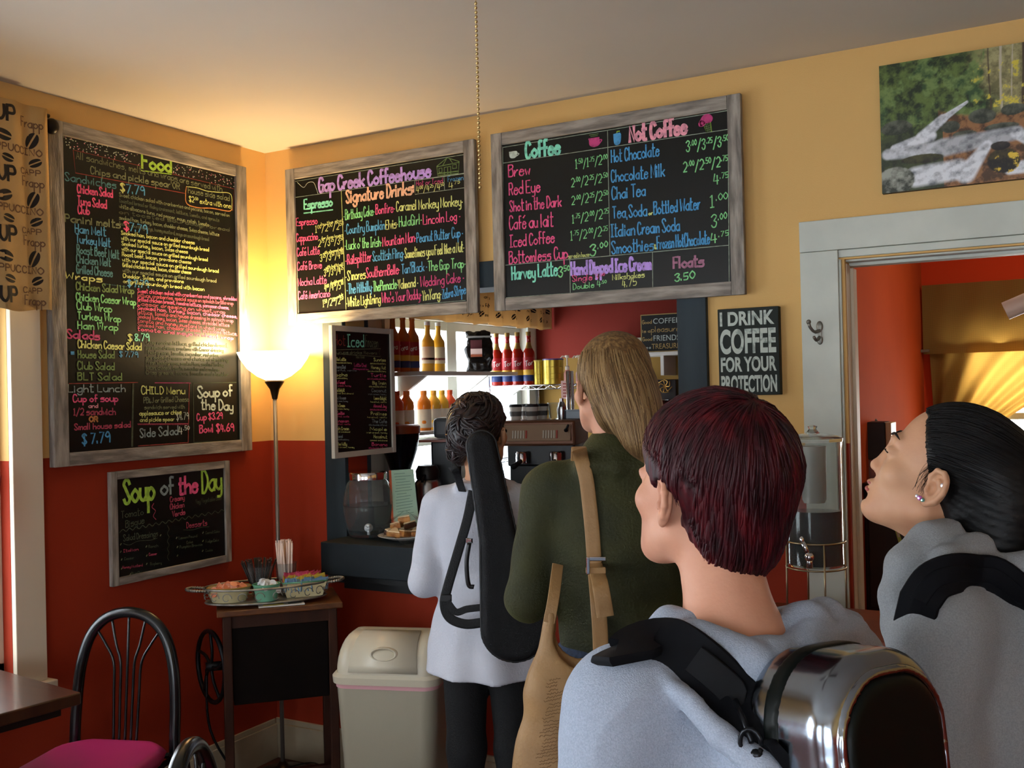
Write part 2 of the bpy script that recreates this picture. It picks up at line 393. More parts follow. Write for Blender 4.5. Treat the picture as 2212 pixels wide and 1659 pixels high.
def write(mb, s, P0, P1, U, w, nrm, rnd=.06, gap=1.6):
    """text s along P0->P1 (3D baseline), cap height vector U, stroke width w"""
    P0, P1, U = Vector(P0), Vector(P1), Vector(U)
    adv = []; sup = False; x = 0; items = []
    for ch in s:
        if ch == '^': sup = True; continue
        if ch in '/ ': sup = False
        k = .52 if sup else 1.
        if ch == ' ': x += 2.6; continue
        acc = ch in 'éë'
        g = G.get('e' if acc else ch) or G.get(ch.upper()) or G['-']
        wd, st = g.split(' ', 1)
        items.append((x, k, sup, st)); 
        if acc: items.append((x+1, 1., False, '!08 29'))
        x += int(wd)*k+gap*(.7 if sup else 1)
    tot = max(x-gap, .5); D = (P1-P0)/tot
    for x, k, sp, st in items:
        jy = random.uniform(-rnd, rnd)*3; sc = 1+random.uniform(-rnd, rnd)
        for stroke in st.split('|'):
            straight = stroke[0] == '!'; pts = [(int(t[0]), int(t[1])) for t in stroke.strip('!').split(' ')]
            q = [((a*k*sc), ((b-3)*k*sc+(3. if sp else 0)+jy*.25)/6.) for a, b in pts]
            if straight: pp = [(a+random.uniform(-rnd, rnd), b) for a, b in q]
            else: pp = [tuple(p) for p in crom([(a, b, 0) for a, b in q], 4)]
            ribbon(mb, [P0+D*(x+p[0])+U*p[1]+Vector(nrm)*random.uniform(0, .0004) for p in pp], w*(k**.4), nrm)
def chalk(name, col):
    return M('chalk_'+name, col, .8, var=(60, tuple(int(c*.72) for c in (int(col[0:2], 16), int(col[2:4], 16), int(col[4:6], 16))), .45, .75))
CH = {k: chalk(n, c) for k, (n, c) in dict(
    p=('pink', 'E8588C'), m=('magenta', 'C4427E'), b=('blue', '4C9AD0'), g=('green', '86D68C'), y=('yellow', 'D6DE86'), t=('mint', '86E2C6'), v=('lavender', 'BE9AEA'),
    o=('peach', 'F0BC9A'), w=('white', 'C6D2C6'), k=('rose', 'F2A2B4'), d=('dusty', 'A8718A'), G=('dim_green', '6E8A50'), D=('dim_grey', '77805F'), B=('dim_teal', '4F8791'),
    P=('dim_pink', 'B24660'), L=('line', '9AA894'), h=('lime', 'A6D24C'), r=('dim_red', '8E3A34'), q=('grey_blue', '8FA0A2'), O=('orange', 'C08048'), e=('dark_dim', '4A5340')).items()}
class Slate:
    """a menu board on a wall plane: plan = function(px, py) -> world point"""
    def __init__(s, plane, ox, oy, sc, nrm, par): s.pl = plane; s.ox, s.oy, s.sc = ox, oy, sc; s.n = nrm; s.par = par; s.mb = {}
    def P(s, x, y): return Vector(s.pl(s.ox+x/s.sc, s.oy+y/s.sc))
    def t(s, txt, x0, y0, x1, y1, h, c='w', w=None):
        P0, P1 = s.P(x0, y0), s.P(x1, y1); U = Vector((0, 0, 1))*(s.P(x0, y0-h)-P0).length
        w = w or max(.0022, U.length*.11)
        write(s.mb.setdefault(c, MB()), txt, P0, P1, U, w, s.n)
    def l(s, c, w, *pts, smooth=False):
        pp = [s.P(*p) for p in pts]
        if smooth: pp = [Vector(p) for p in crom([tuple(p) for p in pp], 5)]
        ribbon(s.mb.setdefault(c, MB()), pp, w, s.n)
    def blob(s, c, pts, off=0):
        P = [Vector(p) for p in crom([tuple(s.P(*p)) for p in pts+[pts[0]]], 5)][:-1]
        c0 = sum(P, Vector())/len(P); mb = s.mb.setdefault(c, MB()); n = len(P)
        mb.add([p+Vector(s.n)*(.0006+off) for p in P]+[c0+Vector(s.n)*(.0006+off)], [(i, (i+1) % n, n) for i in range(n)])
    def done(s):
        for c, mb in s.mb.items(): mb.make('lettering', CH[c], s.par, kind='stuff')
GREYWOOD = M('whitewashed_grey_wood', 'A39C92', .75, spec=.2, var=(7, '6E6862', .35, .62), bump=(30, .3), stretch=(6, 6, 1.))
GREYWOOD2 = M('whitewashed_grey_wood_across', 'A39C92', .75, spec=.2, var=(7, '736C66', .35, .62), bump=(30, .3), stretch=(1., 1., 7))
SLATE = M('black_slate_panel', '0B0C0B', .35, var=(3, '111312'), spec=.35)
def board(name, label, cat, A, B, z0, z1, n, fw, th=.022, mats=None, off=0.004, fr=None):
    """framed slate between plan points A and B (left to right as read), normal n"""
    A, B, n = Vector(A), Vector(B), Vector(n); u = (B-A).normalized(); L = (B-A).length
    t = thing(name, label, cat, A+(B-A)/2+n*off+Vector((0, 0, z0)))
    Vm, Hm = mats or (GREYWOOD, GREYWOOD2)
    def slab(nm, a0, a1, c0, c1, d0, d1, m, bv):
        p = [A+u*a+n*d for a, d in ((a0, d0), (a1, d0), (a1, d1), (a0, d1))]
        mb = MB(); mb.prism([(q.x, q.y, c0) for q in p], (0, 0, c0), (0, 0, c1)); return mb.make(nm, m, t, bevel=bv)
    fr = fr or fw
    slab('frame_stile', 0, fw, z0, z1, off, off+th, Vm, .002); slab('frame_stile', L-fw, L, z0, z1, off, off+th, Vm, .002)
    slab('frame_rail', fw+.0006, L-fw-.0006, z0, z0+fr, off, off+th-.001, Hm, .002); slab('frame_rail', fw+.0006, L-fw-.0006, z1-fr, z1, off, off+th-.001, Hm, .002)
    slab('slate', fw-.002, L-fw+.002, z0+fr-.002, z1-fr+.002, off, off+th*.55, SLATE, 0)
    return t, off+th*.55+.0012

# ---- board 1: house name, espresso and signature drinks
b1, d = board('menu_board', 'grey-framed chalk menu board headed by the coffeehouse name, nearest the corner', 'menu board', (.157, 0, 0), (1.117, 0, 0), 1.903, 2.578, (0, -1, 0), .049, off=.027, fr=.046)
S = Slate(lambda x, y: ony(x, y, -d), 600, 290, 4.0455, (0, -1, 0), b1)
T = S.t
T('Gap Creek Coffeehouse', 362, 505, 1335, 368, 112, 'v', .011)
T('Espresso', 232, 655, 475, 625, 80, 't', .008); S.l('t', .005, (228, 690), (480, 660))
T('Signature Drinks:', 600, 600, 1192, 520, 108, 'o', .009)
T('Hot or Iced', 1212, 450, 1440, 425, 44, 'm'); T('Frozen', 1488, 415, 1620, 398, 44, 'b'); T('4^00/4^25/4^50', 1212, 512, 1450, 478, 56, 'y'); T('4^75', 1495, 478, 1588, 455, 56, 'y')
for s, x0, y0, x1, y1, c in (
    ('*Birthday Cake*', 578, 755, 848, 712, 'g'), ('Bonfire*', 858, 705, 1025, 685, 'p'), ('Caramel Monkey Monkey*', 1038, 678, 1620, 628, 'y'),
    ('*Country Bumpkin', 588, 880, 935, 835, 'b'), ('Elvis*', 945, 838, 1052, 822, 'y'), ('HulaGirl*', 1062, 815, 1262, 786, 'g'), ('Lincoln Log *', 1272, 795, 1600, 752, 'p'),
    ("*Luck o' the Irish*", 588, 1015, 912, 982, 'g'), ('Mountain Man*', 918, 985, 1212, 942, 'p'), ('Peanut Butter Cup *', 1216, 952, 1622, 900, 'b'),
    ('*Railsplitter', 595, 1145, 818, 1112, 'p'), ('Scottish Fling*', 832, 1115, 1106, 1080, 'b'), ('Sometimes you Feel like a Nut*', 1112, 1088, 1632, 1030, 'y'),
    ("*S'mores", 595, 1285, 766, 1265, 'y'), ('SouthernBelle*', 776, 1260, 1070, 1222, 'p'), ("Tan'Black *", 1086, 1225, 1308, 1195, 'b'), ('The Gap Trap*', 1316, 1200, 1645, 1168, 'g'),
    ('*The Hillbilly*', 605, 1402, 832, 1374, 'b'), ('ThePinnacle*', 836, 1380, 1052, 1350, 'g'), ('Valmond *', 1054, 1360, 1230, 1333, 'y'), ('Wedding Cake *', 1248, 1340, 1632, 1292, 'm'),
    ('*White Lightning', 600, 1515, 898, 1478, 'y'), ("Who's Your Daddy*", 912, 1480, 1258, 1442, 'm'), ('YinYang*', 1266, 1460, 1432, 1435, 'y'), ('Zebra Stripe', 1440, 1445, 1642, 1398, 'b')):
    T(s, x0, y0-6, x1, y1-6, 84, c, .0042)
for n, x0, x1, y0, y1, sub, pr, py0, py1, sx in (
    ('Espresso', 163, 345, 800, 783, 'by the shot', '1^00/2^00/2^50', 860, 825, 330), ('Cappuccino', 165, 350, 938, 920, 'for foam lovers', '2^75/3^25/3^50', 983, 955, 355),
    ('Café Latté', 170, 365, 1065, 1045, 'with steamed milk', '3^25/3^50/4^00', 1112, 1078, 370), ('Café Breve', 174, 385, 1188, 1170, 'with half&half', '3^50/3^75/4^25', 1240, 1212, 405),
    ('Mocha Latté', 180, 425, 1325, 1302, 'chocolate caramel', '4^00/4^50/5^00', 1375, 1345, 410), ('Café Americano', 182, 455, 1443, 1418, 'espresso&water', '1^50/2^00/2^50', 1510, 1475, 395)):
    T(n, x0, y0, x1, y1, 66, 'p', .004); T(sub, x1+35, py0-62, 572, py1-66, 26, 'y', .002); T(pr, sx, py0, 572, py1, 62, 'y', .0028)
S.l('L', .0022, (148, 412), (1625, 178)); S.l('L', .0022, (155, 552), (1628, 340)); S.l('y', .0025, (555, 497), (597, 1545)); S.l('L', .0022, (148, 412), (182, 1575)); S.l('L', .002, (182, 1575), (1640, 1452))
S.l('L', .002, (1197, 405), (1200, 525), (1628, 468)); S.l('L', .002, (1452, 368), (1458, 490)); S.l('L', .002, (1197, 405), (1628, 345))
S.l('w', .002, (170, 420), (225, 465), (262, 425), (310, 420), (335, 470), (352, 520), smooth=True)
S.l('G', .003, (1390, 280), (1480, 205), (1585, 238), (1578, 340), (1398, 362), (1390, 280)); S.l('G', .003, (1390, 285), (1585, 245)); S.l('G', .003, (1480, 205), (1440, 275)); S.l('G', .003, (1500, 212), (1530, 255))
S.l('G', .003, (1455, 352), (1455, 290), (1510, 280), (1512, 345)); S.l('G', .003, (1410, 335), (1408, 300), (1435, 295), (1436, 330), (1410, 335)); S.l('G', .003, (1528, 300), (1527, 268), (1560, 262), (1562, 296), (1528, 300)); S.l('G', .004, (1400, 345), (1576, 322)); S.l('G', .003, (1484, 285), (1486, 350))
S.done()
# ---- board 2: coffee / not coffee
b2, d = board('menu_board', 'wide grey-framed chalk menu board listing Coffee and Not Coffee beside the doorway', 'menu board', (1.192, 0, 0), (2.170, 0, 0), 1.904, 2.584, (0, -1, 0), .047, off=.027, fr=.047)
S = Slate(lambda x, y: ony(x, y, -d), 1050, 190, 3.386, (0, -1, 0), b2); T = S.t
T('Coffee', 292, 512, 540, 478, 112, 't', .011); T('Not Coffee', 1052, 392, 1465, 330, 112, 'k', .012)
for s, x0, y0, x1, y1, h in (('Brew', 165, 650, 320, 632, 80), ('Red Eye', 170, 783, 395, 757, 88), ('Shot in the Dark', 175, 905, 550, 865, 78), ('Café au lait', 172, 1035, 490, 1010, 95), ('Iced Coffee', 177, 1165, 500, 1128, 82), ('Bottomless Cup', 170, 1285, 595, 1245, 84)):
    T(s, x0, y0, x1, y1, h, 'p', .005)
T('served in house', 600, 1247, 755, 1232, 34, 'y', .002)
for s, x0, y0, x1, y1 in (('1^.50/1^.75/2^.00', 655, 590, 885, 552), ('2^.00/2^.25/2^.50', 625, 725, 887, 685), ('2^.00/2^.25/2^.50', 628, 855, 889, 815), ('1^.75/2^.00/2^.25', 632, 990, 893, 948), ('1^.75/2^.00/2^.25', 620, 1115, 887, 1075)):
    T(s, x0, y0, x1, y1, 66, 'g', .0032)
T('3^.00', 762, 1230, 885, 1200, 80, 'g', .005)
for s, x0, y0, x1, y1 in (('Hot Chocolate', 917, 545, 1265, 495), ('Chocolate Milk', 917, 688, 1305, 645), ('Chai Tea', 922, 815, 1165, 787), ('Tea,Soda', 928, 952, 1175, 935), ('Bottled Water', 1228, 925, 1565, 885), ('Italian Cream Soda', 917, 1090, 1415, 1043), ('Smoothies', 920, 1212, 1225, 1185), ('Frozen HotChocolate', 1252, 1178, 1635, 1138)):
    T(s, x0, y0, x1, y1, 88, 'b', .005)
T('or', 1190, 930, 1218, 927, 30, 'y', .003); T('&', 1232, 1178, 1246, 1176, 40, 'y', .003)
for s, x0, y0, x1, y1, h in (('3^.00/3^.25/3^.50', 1465, 465, 1770, 420, 76), ('2^.00/2^.50/2^.75', 1445, 615, 1765, 568, 76), ('4^.75', 1665, 708, 1768, 690, 74), ('1^.00', 1642, 875, 1760, 855, 88), ('3^.00', 1650, 1020, 1757, 998, 88), ('4^.75', 1645, 1138, 1770, 1112, 72)):
    T(s, x0, y0, x1, y1, h, 'g', .0042)
T('Harvey Latte', 190, 1402, 520, 1368, 92, 't', .007); T('3^50', 530, 1382, 608, 1370, 72, 'g', .005)
T('Hand Dipped Ice Cream', 625, 1368, 1205, 1325, 92, 'v', .009); T('Single 3^.00', 632, 1415, 865, 1395, 42, 'p', .003); T('Double 4^.50', 637, 1475, 878, 1448, 42, 'g', .003)
T('Milkshakes', 925, 1405, 1157, 1383, 40, 'y', .003); T('4.75', 997, 1460, 1100, 1440, 52, 'y', .003); T('Floats', 1372, 1318, 1590, 1302, 76, 'd', .008); T('3.50', 1382, 1415, 1525, 1390, 52, 'g', .0045)
for a in (((122, 435), (1768, 165)), ((125, 550), (1768, 303)), ((888, 310), (906, 1225)), ((135, 1297), (1775, 1150)), ((612, 1247), (616, 1500)), ((1217, 1203), (1219, 1460)), ((122, 435), (135, 1535)), ((135, 1535), (1776, 1420)), ((1768, 165), (1778, 1420))): S.l('L', .0024, *a)
S.blob('w', [(168, 468), (225, 462), (222, 500), (200, 515), (175, 508)]); S.l('w', .004, (222, 475), (240, 482), (222, 498), smooth=True); S.l('e', .004, (172, 470), (196, 476), (222, 466))
S.blob('m', [(752, 380), (790, 365), (828, 372), (828, 415), (790, 432), (758, 420)]); S.l('m', .004, (826, 378), (846, 380), (828, 408), smooth=True); S.l('m', .006, (752, 375), (825, 365)); S.l('G', .002, (755, 345), (820, 335)); S.l('G', .002, (765, 355), (815, 348))
S.blob('b', [(930, 338), (984, 330), (980, 405), (940, 412)]); S.l('h', .004, (955, 345), (958, 318), (975, 316))
S.blob('m', [(1560, 245), (1590, 200), (1630, 190), (1658, 215), (1645, 250), (1600, 262), (1570, 282)]); S.blob('m', [(1552, 262), (1575, 235), (1605, 255), (1590, 280), (1560, 282)])
for k in range(4): S.l('G', .002, (1592+k*14, 268-k*6), (1612+k*10, 325-k*4)); S.l('G', .002, (1594+k*4, 272+k*14), (1642+k*2, 258+k*14))
S.l('h', .002, (1590, 268), (1612, 326), (1650, 318), (1642, 250))
S.done()
# ---- food board on the left wall
b3, d = board('menu_board', 'tall grey-framed chalk board headed Food on the left wall above the soup board', 'menu board', (0, -1.119, 0), (0, -.154, 0), 1.3665, 2.586, (1, 0, 0), .060, th=.03, fr=.048)
S = Slate(lambda x, y: onx(x, y, d), 100, 230, 4.0457, (1, 0, 0), b3); T = S.t
T('Food', 838, 535, 1092, 575, 125, 'h', .011); S.l('h', .004, (830, 560), (1092, 592))
random.seed(5)
for k in range(230):                                      # dotted border along the top
    x = random.uniform(150, 1675)
    if 815 < x < 1105: continue
    y = 245+(x-150)*.247+random.uniform(10, 105)
    p = S.P(x, y); c = random.choice('wwwkLd'); ribbon(S.mb.setdefault(c, MB()), [p, p+Vector((0, .002, 0))], .0035, S.n)
S.l('r', .003, (235, 380), (255, 580), (1215, 760)); S.l('r', .002, (235, 380), (825, 520)); S.l('r', .002, (1100, 590), (1640, 720), (1630, 912))
T('All sandwiches, melts and wraps are served with', 262, 455, 1535, 745, 62, 'D'); T('Chips and pickle spear OR', 388, 585, 1165, 725, 62, 'D', .004)
T('house side salad', 1240, 755, 1600, 825, 52, 'D', .003); T('$2^.50 extra with one', 1248, 830, 1612, 890, 46, 'y', .003)
S.l('O', .004, (1225, 700), (1218, 760), (1230, 850), (1330, 885), (1450, 890), (1590, 915), (1620, 900), smooth=True); S.l('y', .003, (1225, 700), (1320, 712), (1400, 738), (1500, 750), (1612, 768), (1622, 905), smooth=True)
T('Sandwiches', 165, 645, 610, 718, 72, 'B', .004); T('$', 650, 740, 685, 745, 72, 'y', .006); T('7.79', 703, 755, 857, 775, 74, 'b', .005)
for s, x0, y0, x1, y1, c in (('Chicken Salad', 272, 752, 580, 795, 'p'), ('Tuna Salad', 275, 855, 525, 892, 'p'), ('Club', 278, 935, 375, 945, 'p')): T(s, x0, y0, x1, y1, 72, c, .0052)
T('Panini melts', 165, 1005, 645, 1062, 66, 'D', .005); T('$', 680, 1078, 718, 1084, 70, 'p', .006); T('7.79', 730, 1085, 880, 1110, 70, 'b', .005)
for s, x0, y0, x1, y1, c in (('Ham Melt', 252, 1100, 520, 1132, 'b'), ('Turkey Melt', 262, 1190, 558, 1228, 'b'), ('Roast Beef Melt', 268, 1280, 635, 1332, 'B'), ('Chicken Melt', 265, 1365, 562, 1398, 'B'), ('Grilled Cheese', 265, 1455, 578, 1488, 'B')): T(s, x0, y0, x1, y1, 74, c, .0045)
T('Wraps', 168, 1500, 485, 1535, 56, 'y', .005)
sand = ['Sweet chicken salad with cranberries and pecans, bacon, served on', 'toasted bread or flaky croissant, lettuce, tomato, and sprouts', 'white albacore tuna, red pepper, mayo, relish, tomato', 'on toasted sourdough bread', 'smoked ham, turkey, bacon, cheddar cheese, Swiss cheese, lettuce', 'tomato, sourdough, rye, honey mustard, mayo on sourdough bread']
for k, s in enumerate(sand): T(s, 638, 785+k*50, 1600-(k % 3)*90, 965+k*42, 34, 'e' if k % 2 else 'D', .0026)
mel = ['Smoked ham, bacon and cheddar cheese', 'with our special sauce on grilled sourdough bread', 'Smoked turkey, bacon, Swiss cheese', 'with our special sauce on grilled sourdough bread', 'Roast beef, bacon, provolone cheese', 'with our special sauce on grilled sourdough bread', 'Grilled chicken breast, bacon, cheddar cheese', 'with our special sauce on grilled sourdough bread', 'Cheddar, Swiss, and provolone', 'on grilled sourdough bread with bacon']
for k, (s, x1) in enumerate(zip(mel, (1295, 1420, 1235, 1410, 1265, 1505, 1265, 1485, 1200, 1380))): T(s, 655+k*2, 1118+k*47, x1, 1118+k*44+(x1-655)*.135, 34, 'y' if k != 7 else 'D', .0028)
S.oy = 600; S.pl = S.pl
T('$ 7.79', 712, 75, 890, 85, 62, 'b', .005)
for k in range(14): S.l('B', .002, (500+k*15, 52+k*2), (505+k*15, 53+k*2))
for s, x0, y0, x1, y1, c in (('Chicken Salad Wrap', 262, 105, 765, 140, 'G'), ('Chicken Caesar Wrap', 262, 195, 782, 240, 'g'), ('Club Wrap', 268, 275, 570, 302, 'g'), ('Turkey Wrap', 276, 360, 650, 388, 'g'), ('Ham Wrap', 276, 445, 625, 462, 'g')): T(s, x0, y0, x1, y1, 66, c, .005)
wr = ['Sweet chicken salad with cranberries and pecans, shredded', 'lettuce, cranberries, special sauce on spinach tortilla wrap', 'Grilled chicken breast, romaine lettuce, parmesan cheese,', 'Caesar dressing on wheat wrap', 'Smoked ham, turkey, bacon, cheddar cheese,', 'lettuce, tomato and house dressing in spinach wrap', 'Smoked turkey, bacon, Swiss cheese, shredded lettuce', 'tomato and honey mustard in wheat wrap', 'Smoked ham, cheddar cheese, shredded lettuce,', 'tomato and mayo in wheat wrap']
for k, s in enumerate(wr): T(s, 798, 128+k*37, 1668-(k % 4)*35, 200+k*38, 33, 'p' if k in (0, 2, 4, 9) else 'P', .0028)
T('Salads', 182, 525, 465, 542, 72, 'm', .006); T('$', 715, 552, 750, 552, 60, 'y', .005); T('8.79', 775, 550, 897, 552, 62, 't', .005)
for s, x0, y0, x1, y1, c in (('Chicken Caesar Salad', 277, 610, 830, 632, 'y'), ('House Salad', 278, 700, 595, 702, 'G'), ('Club Salad', 275, 800, 595, 805, 'G'), ('BLT Salad', 275, 893, 660, 895, 'G')): T(s, x0, y0, x1, y1, 66, c, .005)
T('$ 7.79', 640, 688, 800, 695, 48, 'b', .004); T('*', 222, 665, 250, 665, 20, 'b', .012)
sl = ['Crisp romaine lettuce, grilled chicken breast,', 'parmesan cheese, croutons with Caesar dressing', 'Mixed greens, tomato, cucumber, red onion,', 'shredded cheese and choice of dressing', 'Fresh mixed greens, smoked ham, smoked turkey', 'bacon, cheddar, tomato, cucumber and croutons', 'Crisp greens, bacon, tomato and cheddar']
for k, s in enumerate(sl): T(s, 872, 578+k*44, 1590-(k % 3)*40, 608+k*42, 34, 'e', .0028)
T('Light Lunch', 192, 1000, 690, 995, 66, 'q', .0045); T('Cup of soup', 235, 1085, 625, 1080, 62, 'p', .005); T('and', 370, 1137, 452, 1135, 36, 'k', .003); T('1/2 sandwich', 240, 1200, 605, 1196, 62, 'P', .0045); T('OR', 378, 1258, 450, 1256, 44, 'O', .006)
T('Small house salad', 247, 1330, 735, 1305, 52, 'P', .0045); T('$ 7.79', 315, 1455, 555, 1435, 92, 'b', .006)
T('CHILD Menu', 832, 1015, 1210, 1015, 64, 'y', .0045); T('PB&J or Grilled Cheese', 852, 1095, 1245, 1080, 46, 'D', .003); T('sandwich served with', 858, 1148, 1208, 1142, 34, 'D', .0025); T('applesauce or chips', 815, 1203, 1180, 1190, 38, 'y', .0035); T('and pickle spear', 820, 1258, 1118, 1250, 36, 'y', .003)
T('$4.79', 1138, 1245, 1245, 1235, 62, 'w', .003); T('Side Salad', 820, 1395, 1150, 1370, 78, 'q', .005); T('4^.50', 1158, 1368, 1248, 1360, 66, 'w', .004)
T('Soup of', 1325, 1048, 1622, 1030, 90, 'w', .008); T('the Day', 1357, 1148, 1632, 1160, 86, 'w', .007); T('Cup $3.29', 1317, 1248, 1540, 1230, 58, 'p', .005); T('Bowl $4.69', 1340, 1355, 1638, 1338, 68, 'p', .006)
S.l('P', .004, (800, 1280), (1240, 1275)); S.l('e', .008, (760, 930), (750, 1470)); S.l('r', .004, (1250, 925), (1240, 1440)); S.l('e', .004, (1685, 910), (1690, 1420), (1290, 1440), (1285, 920), (1660, 915)); S.l('r', .004, (805, 1470), (1240, 1440)); S.l('r', .003, (200, 925), (800, 915)); S.l('m', .003, (950, 918), (1260, 920))
for k in range(60): S.l('P', .003, (800+k*7.3, 1276+(k % 2)*8), (803+k*7.3, 1276+(k % 2)*8))
S.done()
# big round nail head beside the top of the food board
tag(MB().ball((.045, -1.112, 2.555), (.022, .026, .028), 14, 8).make('finial', M('dark_iron_knob', '1A1512', .4, .6), smooth=True), 'dark round curtain rod end at the top left of the Food board', 'finial')
# ---- soup of the day board
b4, d = board('menu_board', 'small grey-framed chalk board headed Soup of the Day on the red wall', 'menu board', (0, -.880, 0), (0, -.278, 0), .908, 1.331, (1, 0, 0), .030, th=.02)
S = Slate(lambda x, y: onx(x, y, d), 220, 980, 5.35, (1, 0, 0), b4); T = S.t
T('Soup', 258, 575, 600, 525, 270, 'h', .013); T('of', 688, 475, 825, 458, 185, 'q', .010); T('the', 895, 470, 1105, 440, 190, 'p', .012); T('Day', 1162, 452, 1380, 405, 235, 'h', .011)
T('Tomato', 225, 745, 480, 705, 80, 'e', .003); T('Bisque', 275, 855, 490, 800, 80, 'e', .003); T('Creamy', 790, 560, 955, 530, 60, 'P', .004); T('Chicken', 790, 645, 950, 615, 60, 'P', .004); T('Verde', 815, 730, 960, 700, 60, 'P', .004); T('Desserts', 980, 860, 1215, 825, 65, 'P', .003)
T('Salad Dressings', 250, 1010, 645, 950, 70, 'e', .003); T('Veg Vegetable Beef', 1085, 580, 1385, 530, 50, 'e', .002)
for s, x, y, w_, c in (('Ranch', 540, 1090, 110, 'e'), ('Italian', 250, 1140, 170, 'P'), ('Caesar', 545, 1180, 90, 'P'), ('Caesar', 260, 1230, 110, 'e'), ('Honey Mustard', 240, 1330, 230, 'P'), ('Raspberry', 560, 1290, 130, 'e'), ('Blue Cheese', 340, 1400, 185, 'e'), ('Lemon Pound', 890, 990, 210, 'e'), ('Cake', 980, 1040, 70, 'e'), ('Pumpkin Brownie', 900, 1095, 260, 'e'), ('Carrot Cake', 1200, 930, 160, 'e'), ('Fudge Cake', 1200, 1030, 150, 'e'), ('Cookie', 1200, 1135, 80, 'e')):
    T(s, x, y, x+w_, y-w_*.13, 30, c, .002)
for x, y in ((215, 1055), (510, 1080), (215, 1140), (515, 1185), (225, 1230), (225, 1335), (515, 1280), (325, 1400), (860, 980), (870, 1085), (870, 1185), (1165, 920), (1165, 1015), (1162, 1130), (1408, 230), (1405, 400), (675, 950)): S.l('D', .004, (x, y), (x+8, y-14))
wav = [(205+k*38, 905-(22 if k % 2 else -8)-k*7.6) for k in range(33)]; S.l('e', .003, *wav, smooth=True)
S.l('e', .002, *[(765+(12 if k % 2 else -8), 830+k*45) for k in range(10)], smooth=True); S.l('P', .003, (600, 575), (580, 620), (620, 660), (595, 720), (625, 760), smooth=True)
S.l('e', .002, (250, 1040), (320, 1055), (420, 1010), (560, 1000), (640, 975), smooth=True); S.l('e', .002, (945, 880), (1050, 880), (1150, 850), (1240, 845), smooth=True)
S.done()
# ---- narrow board hung along the left jamb of the opening
wm = (M('white_board_frame', 'BDB6A8', .55),)*2
b5, d = board('menu_board', 'narrow white-framed chalk board listing hot, iced and frozen drinks on the left post', 'menu board', (.434, -.120, 0), (.434, .312, 0), 1.332, 1.886, (1, 0, 0), .024, th=.018, mats=wm)
S = Slate(lambda x, y: onx(x, y, .434+d), 690, 690, 3.2536, (1, 0, 0), b5); T = S.t
T('Hot', 102, 178, 182, 182, 72, 'r', .004); T('Iced', 198, 190, 312, 192, 84, 't', .006); T('Frozen', 325, 192, 412, 196, 80, 'D', .003)
S.l('D', .002, (95, 215), (430, 205), (418, 232), (430, 262), (90, 240), (95, 215)); T('syrups drinks flavors', 105, 240, 405, 245, 22, 'D', .002)
random.seed(11)
lft = ['Vanilla Latte', 'Raspberry Chai', 'Mocha', 'Black Forest', 'Almond Delight', 'Dark Moose', 'Peach Cream', 'Mint Condition', 'Cinnamon', 'Irish Cream', 'Caramel', 'In The Nutty']
rgt = ['Sunrise', 'Honey Nut', 'Turtle', 'Big Train', 'Coconut', 'Lemon Delight', 'Almond Joy', 'Pralines', 'The Cafe', 'Maple', 'Hazelnut', 'Banana']
ex = ['white chocolate, toffee nut', 'caramel and almond', 'hazelnut, vanilla', 'dark chocolate and cherry', 'irish cream, honey']
for k in range(12):
    y = 288+k*54; c = 'yqypyqyppyqy'[k]; c2 = 'yypyqypyqyyp'[k]
    T(lft[k], 88+k*1.5, y+(0 if k < 2 else 4), 88+random.uniform(75, 125), y+3, 22, c, .003); T(random.choice(ex), 88+k*1.5, y+20, 88+random.uniform(100, 175), y+22, 11, c, .0014)
    x0 = 385-random.uniform(0, 30)
    T(rgt[k], x0, y+5, 465+k, y+8, 22, c2, .003); T(random.choice(ex), x0-25, y+26, 466+k, y+28, 11, c2, .0014)
T('Tea Time', 255, 272, 315, 274, 22, 'D', .002); T('Latte Chai', 245, 330, 330, 334, 22, 'm', .003); T('with honey and milk foam', 235, 352, 345, 356, 12, 'm', .0016)
S.done()
# ================================================================== block-letter signs
def block(mb_par, txt, P0, P1, z0, z1, n, mat, bold=.012, jit=0):
    """block capitals filling the width P0->P1 between heights z0 and z1"""
    cu = bpy.data.curves.new('t', 'FONT'); cu.body = txt; cu.offset = bold; cu.space_character = 1.02
    to = bpy.data.objects.new('t', cu); COL.objects.link(to); dg = bpy.context.evaluated_depsgraph_get(); dg.update()
    me = bpy.data.meshes.new_from_object(to.evaluated_get(dg)); V = [v.co.copy() for v in me.vertices]; F = [tuple(p.vertices) for p in me.polygons]
    bpy.data.objects.remove(to); bpy.data.curves.remove(cu); bpy.data.meshes.remove(me)
    x0 = min(v.x for v in V); x1 = max(v.x for v in V); y0 = min(v.y for v in V); y1 = max(v.y for v in V)
    P0, P1 = Vector(P0), Vector(P1)
    mb = MB(); mb.add([P0+(P1-P0)*((v.x-x0)/(x1-x0))+Vector((0, 0, z0+(z1-z0)*(v.y-y0)/(y1-y0)))+Vector(n)*.0004 for v in V], F)
    return mb.make('lettering', mat, mb_par)
sg = thing('wall_sign', 'black canvas sign with white block letters about drinking coffee for protection', 'sign', (2.171, 0, 1.563))
MB().span((2.067, -.032, 1.563), (2.276, -.001, 1.859)).make('canvas', M('black_green_canvas', '101A16', .7), sg, bevel=.002)
MWH = M('worn_white_print', 'B9C4BC', .75, var=(45, '8E9A94', .55, .62))
for t_, z0, z1, a, b in (('I DRINK', 1.800, 1.848, 2.075, 2.262), ('COFFEE', 1.704, 1.789, 2.074, 2.266), ('FOR YOUR', 1.643, 1.694, 2.075, 2.266), ('PROTECTION', 1.573, 1.631, 2.075, 2.266)):
    block(sg, t_, (a, -.0325, 0), (b, -.0325, 0), z0, z1, (0, -1, 0), MWH, .035)

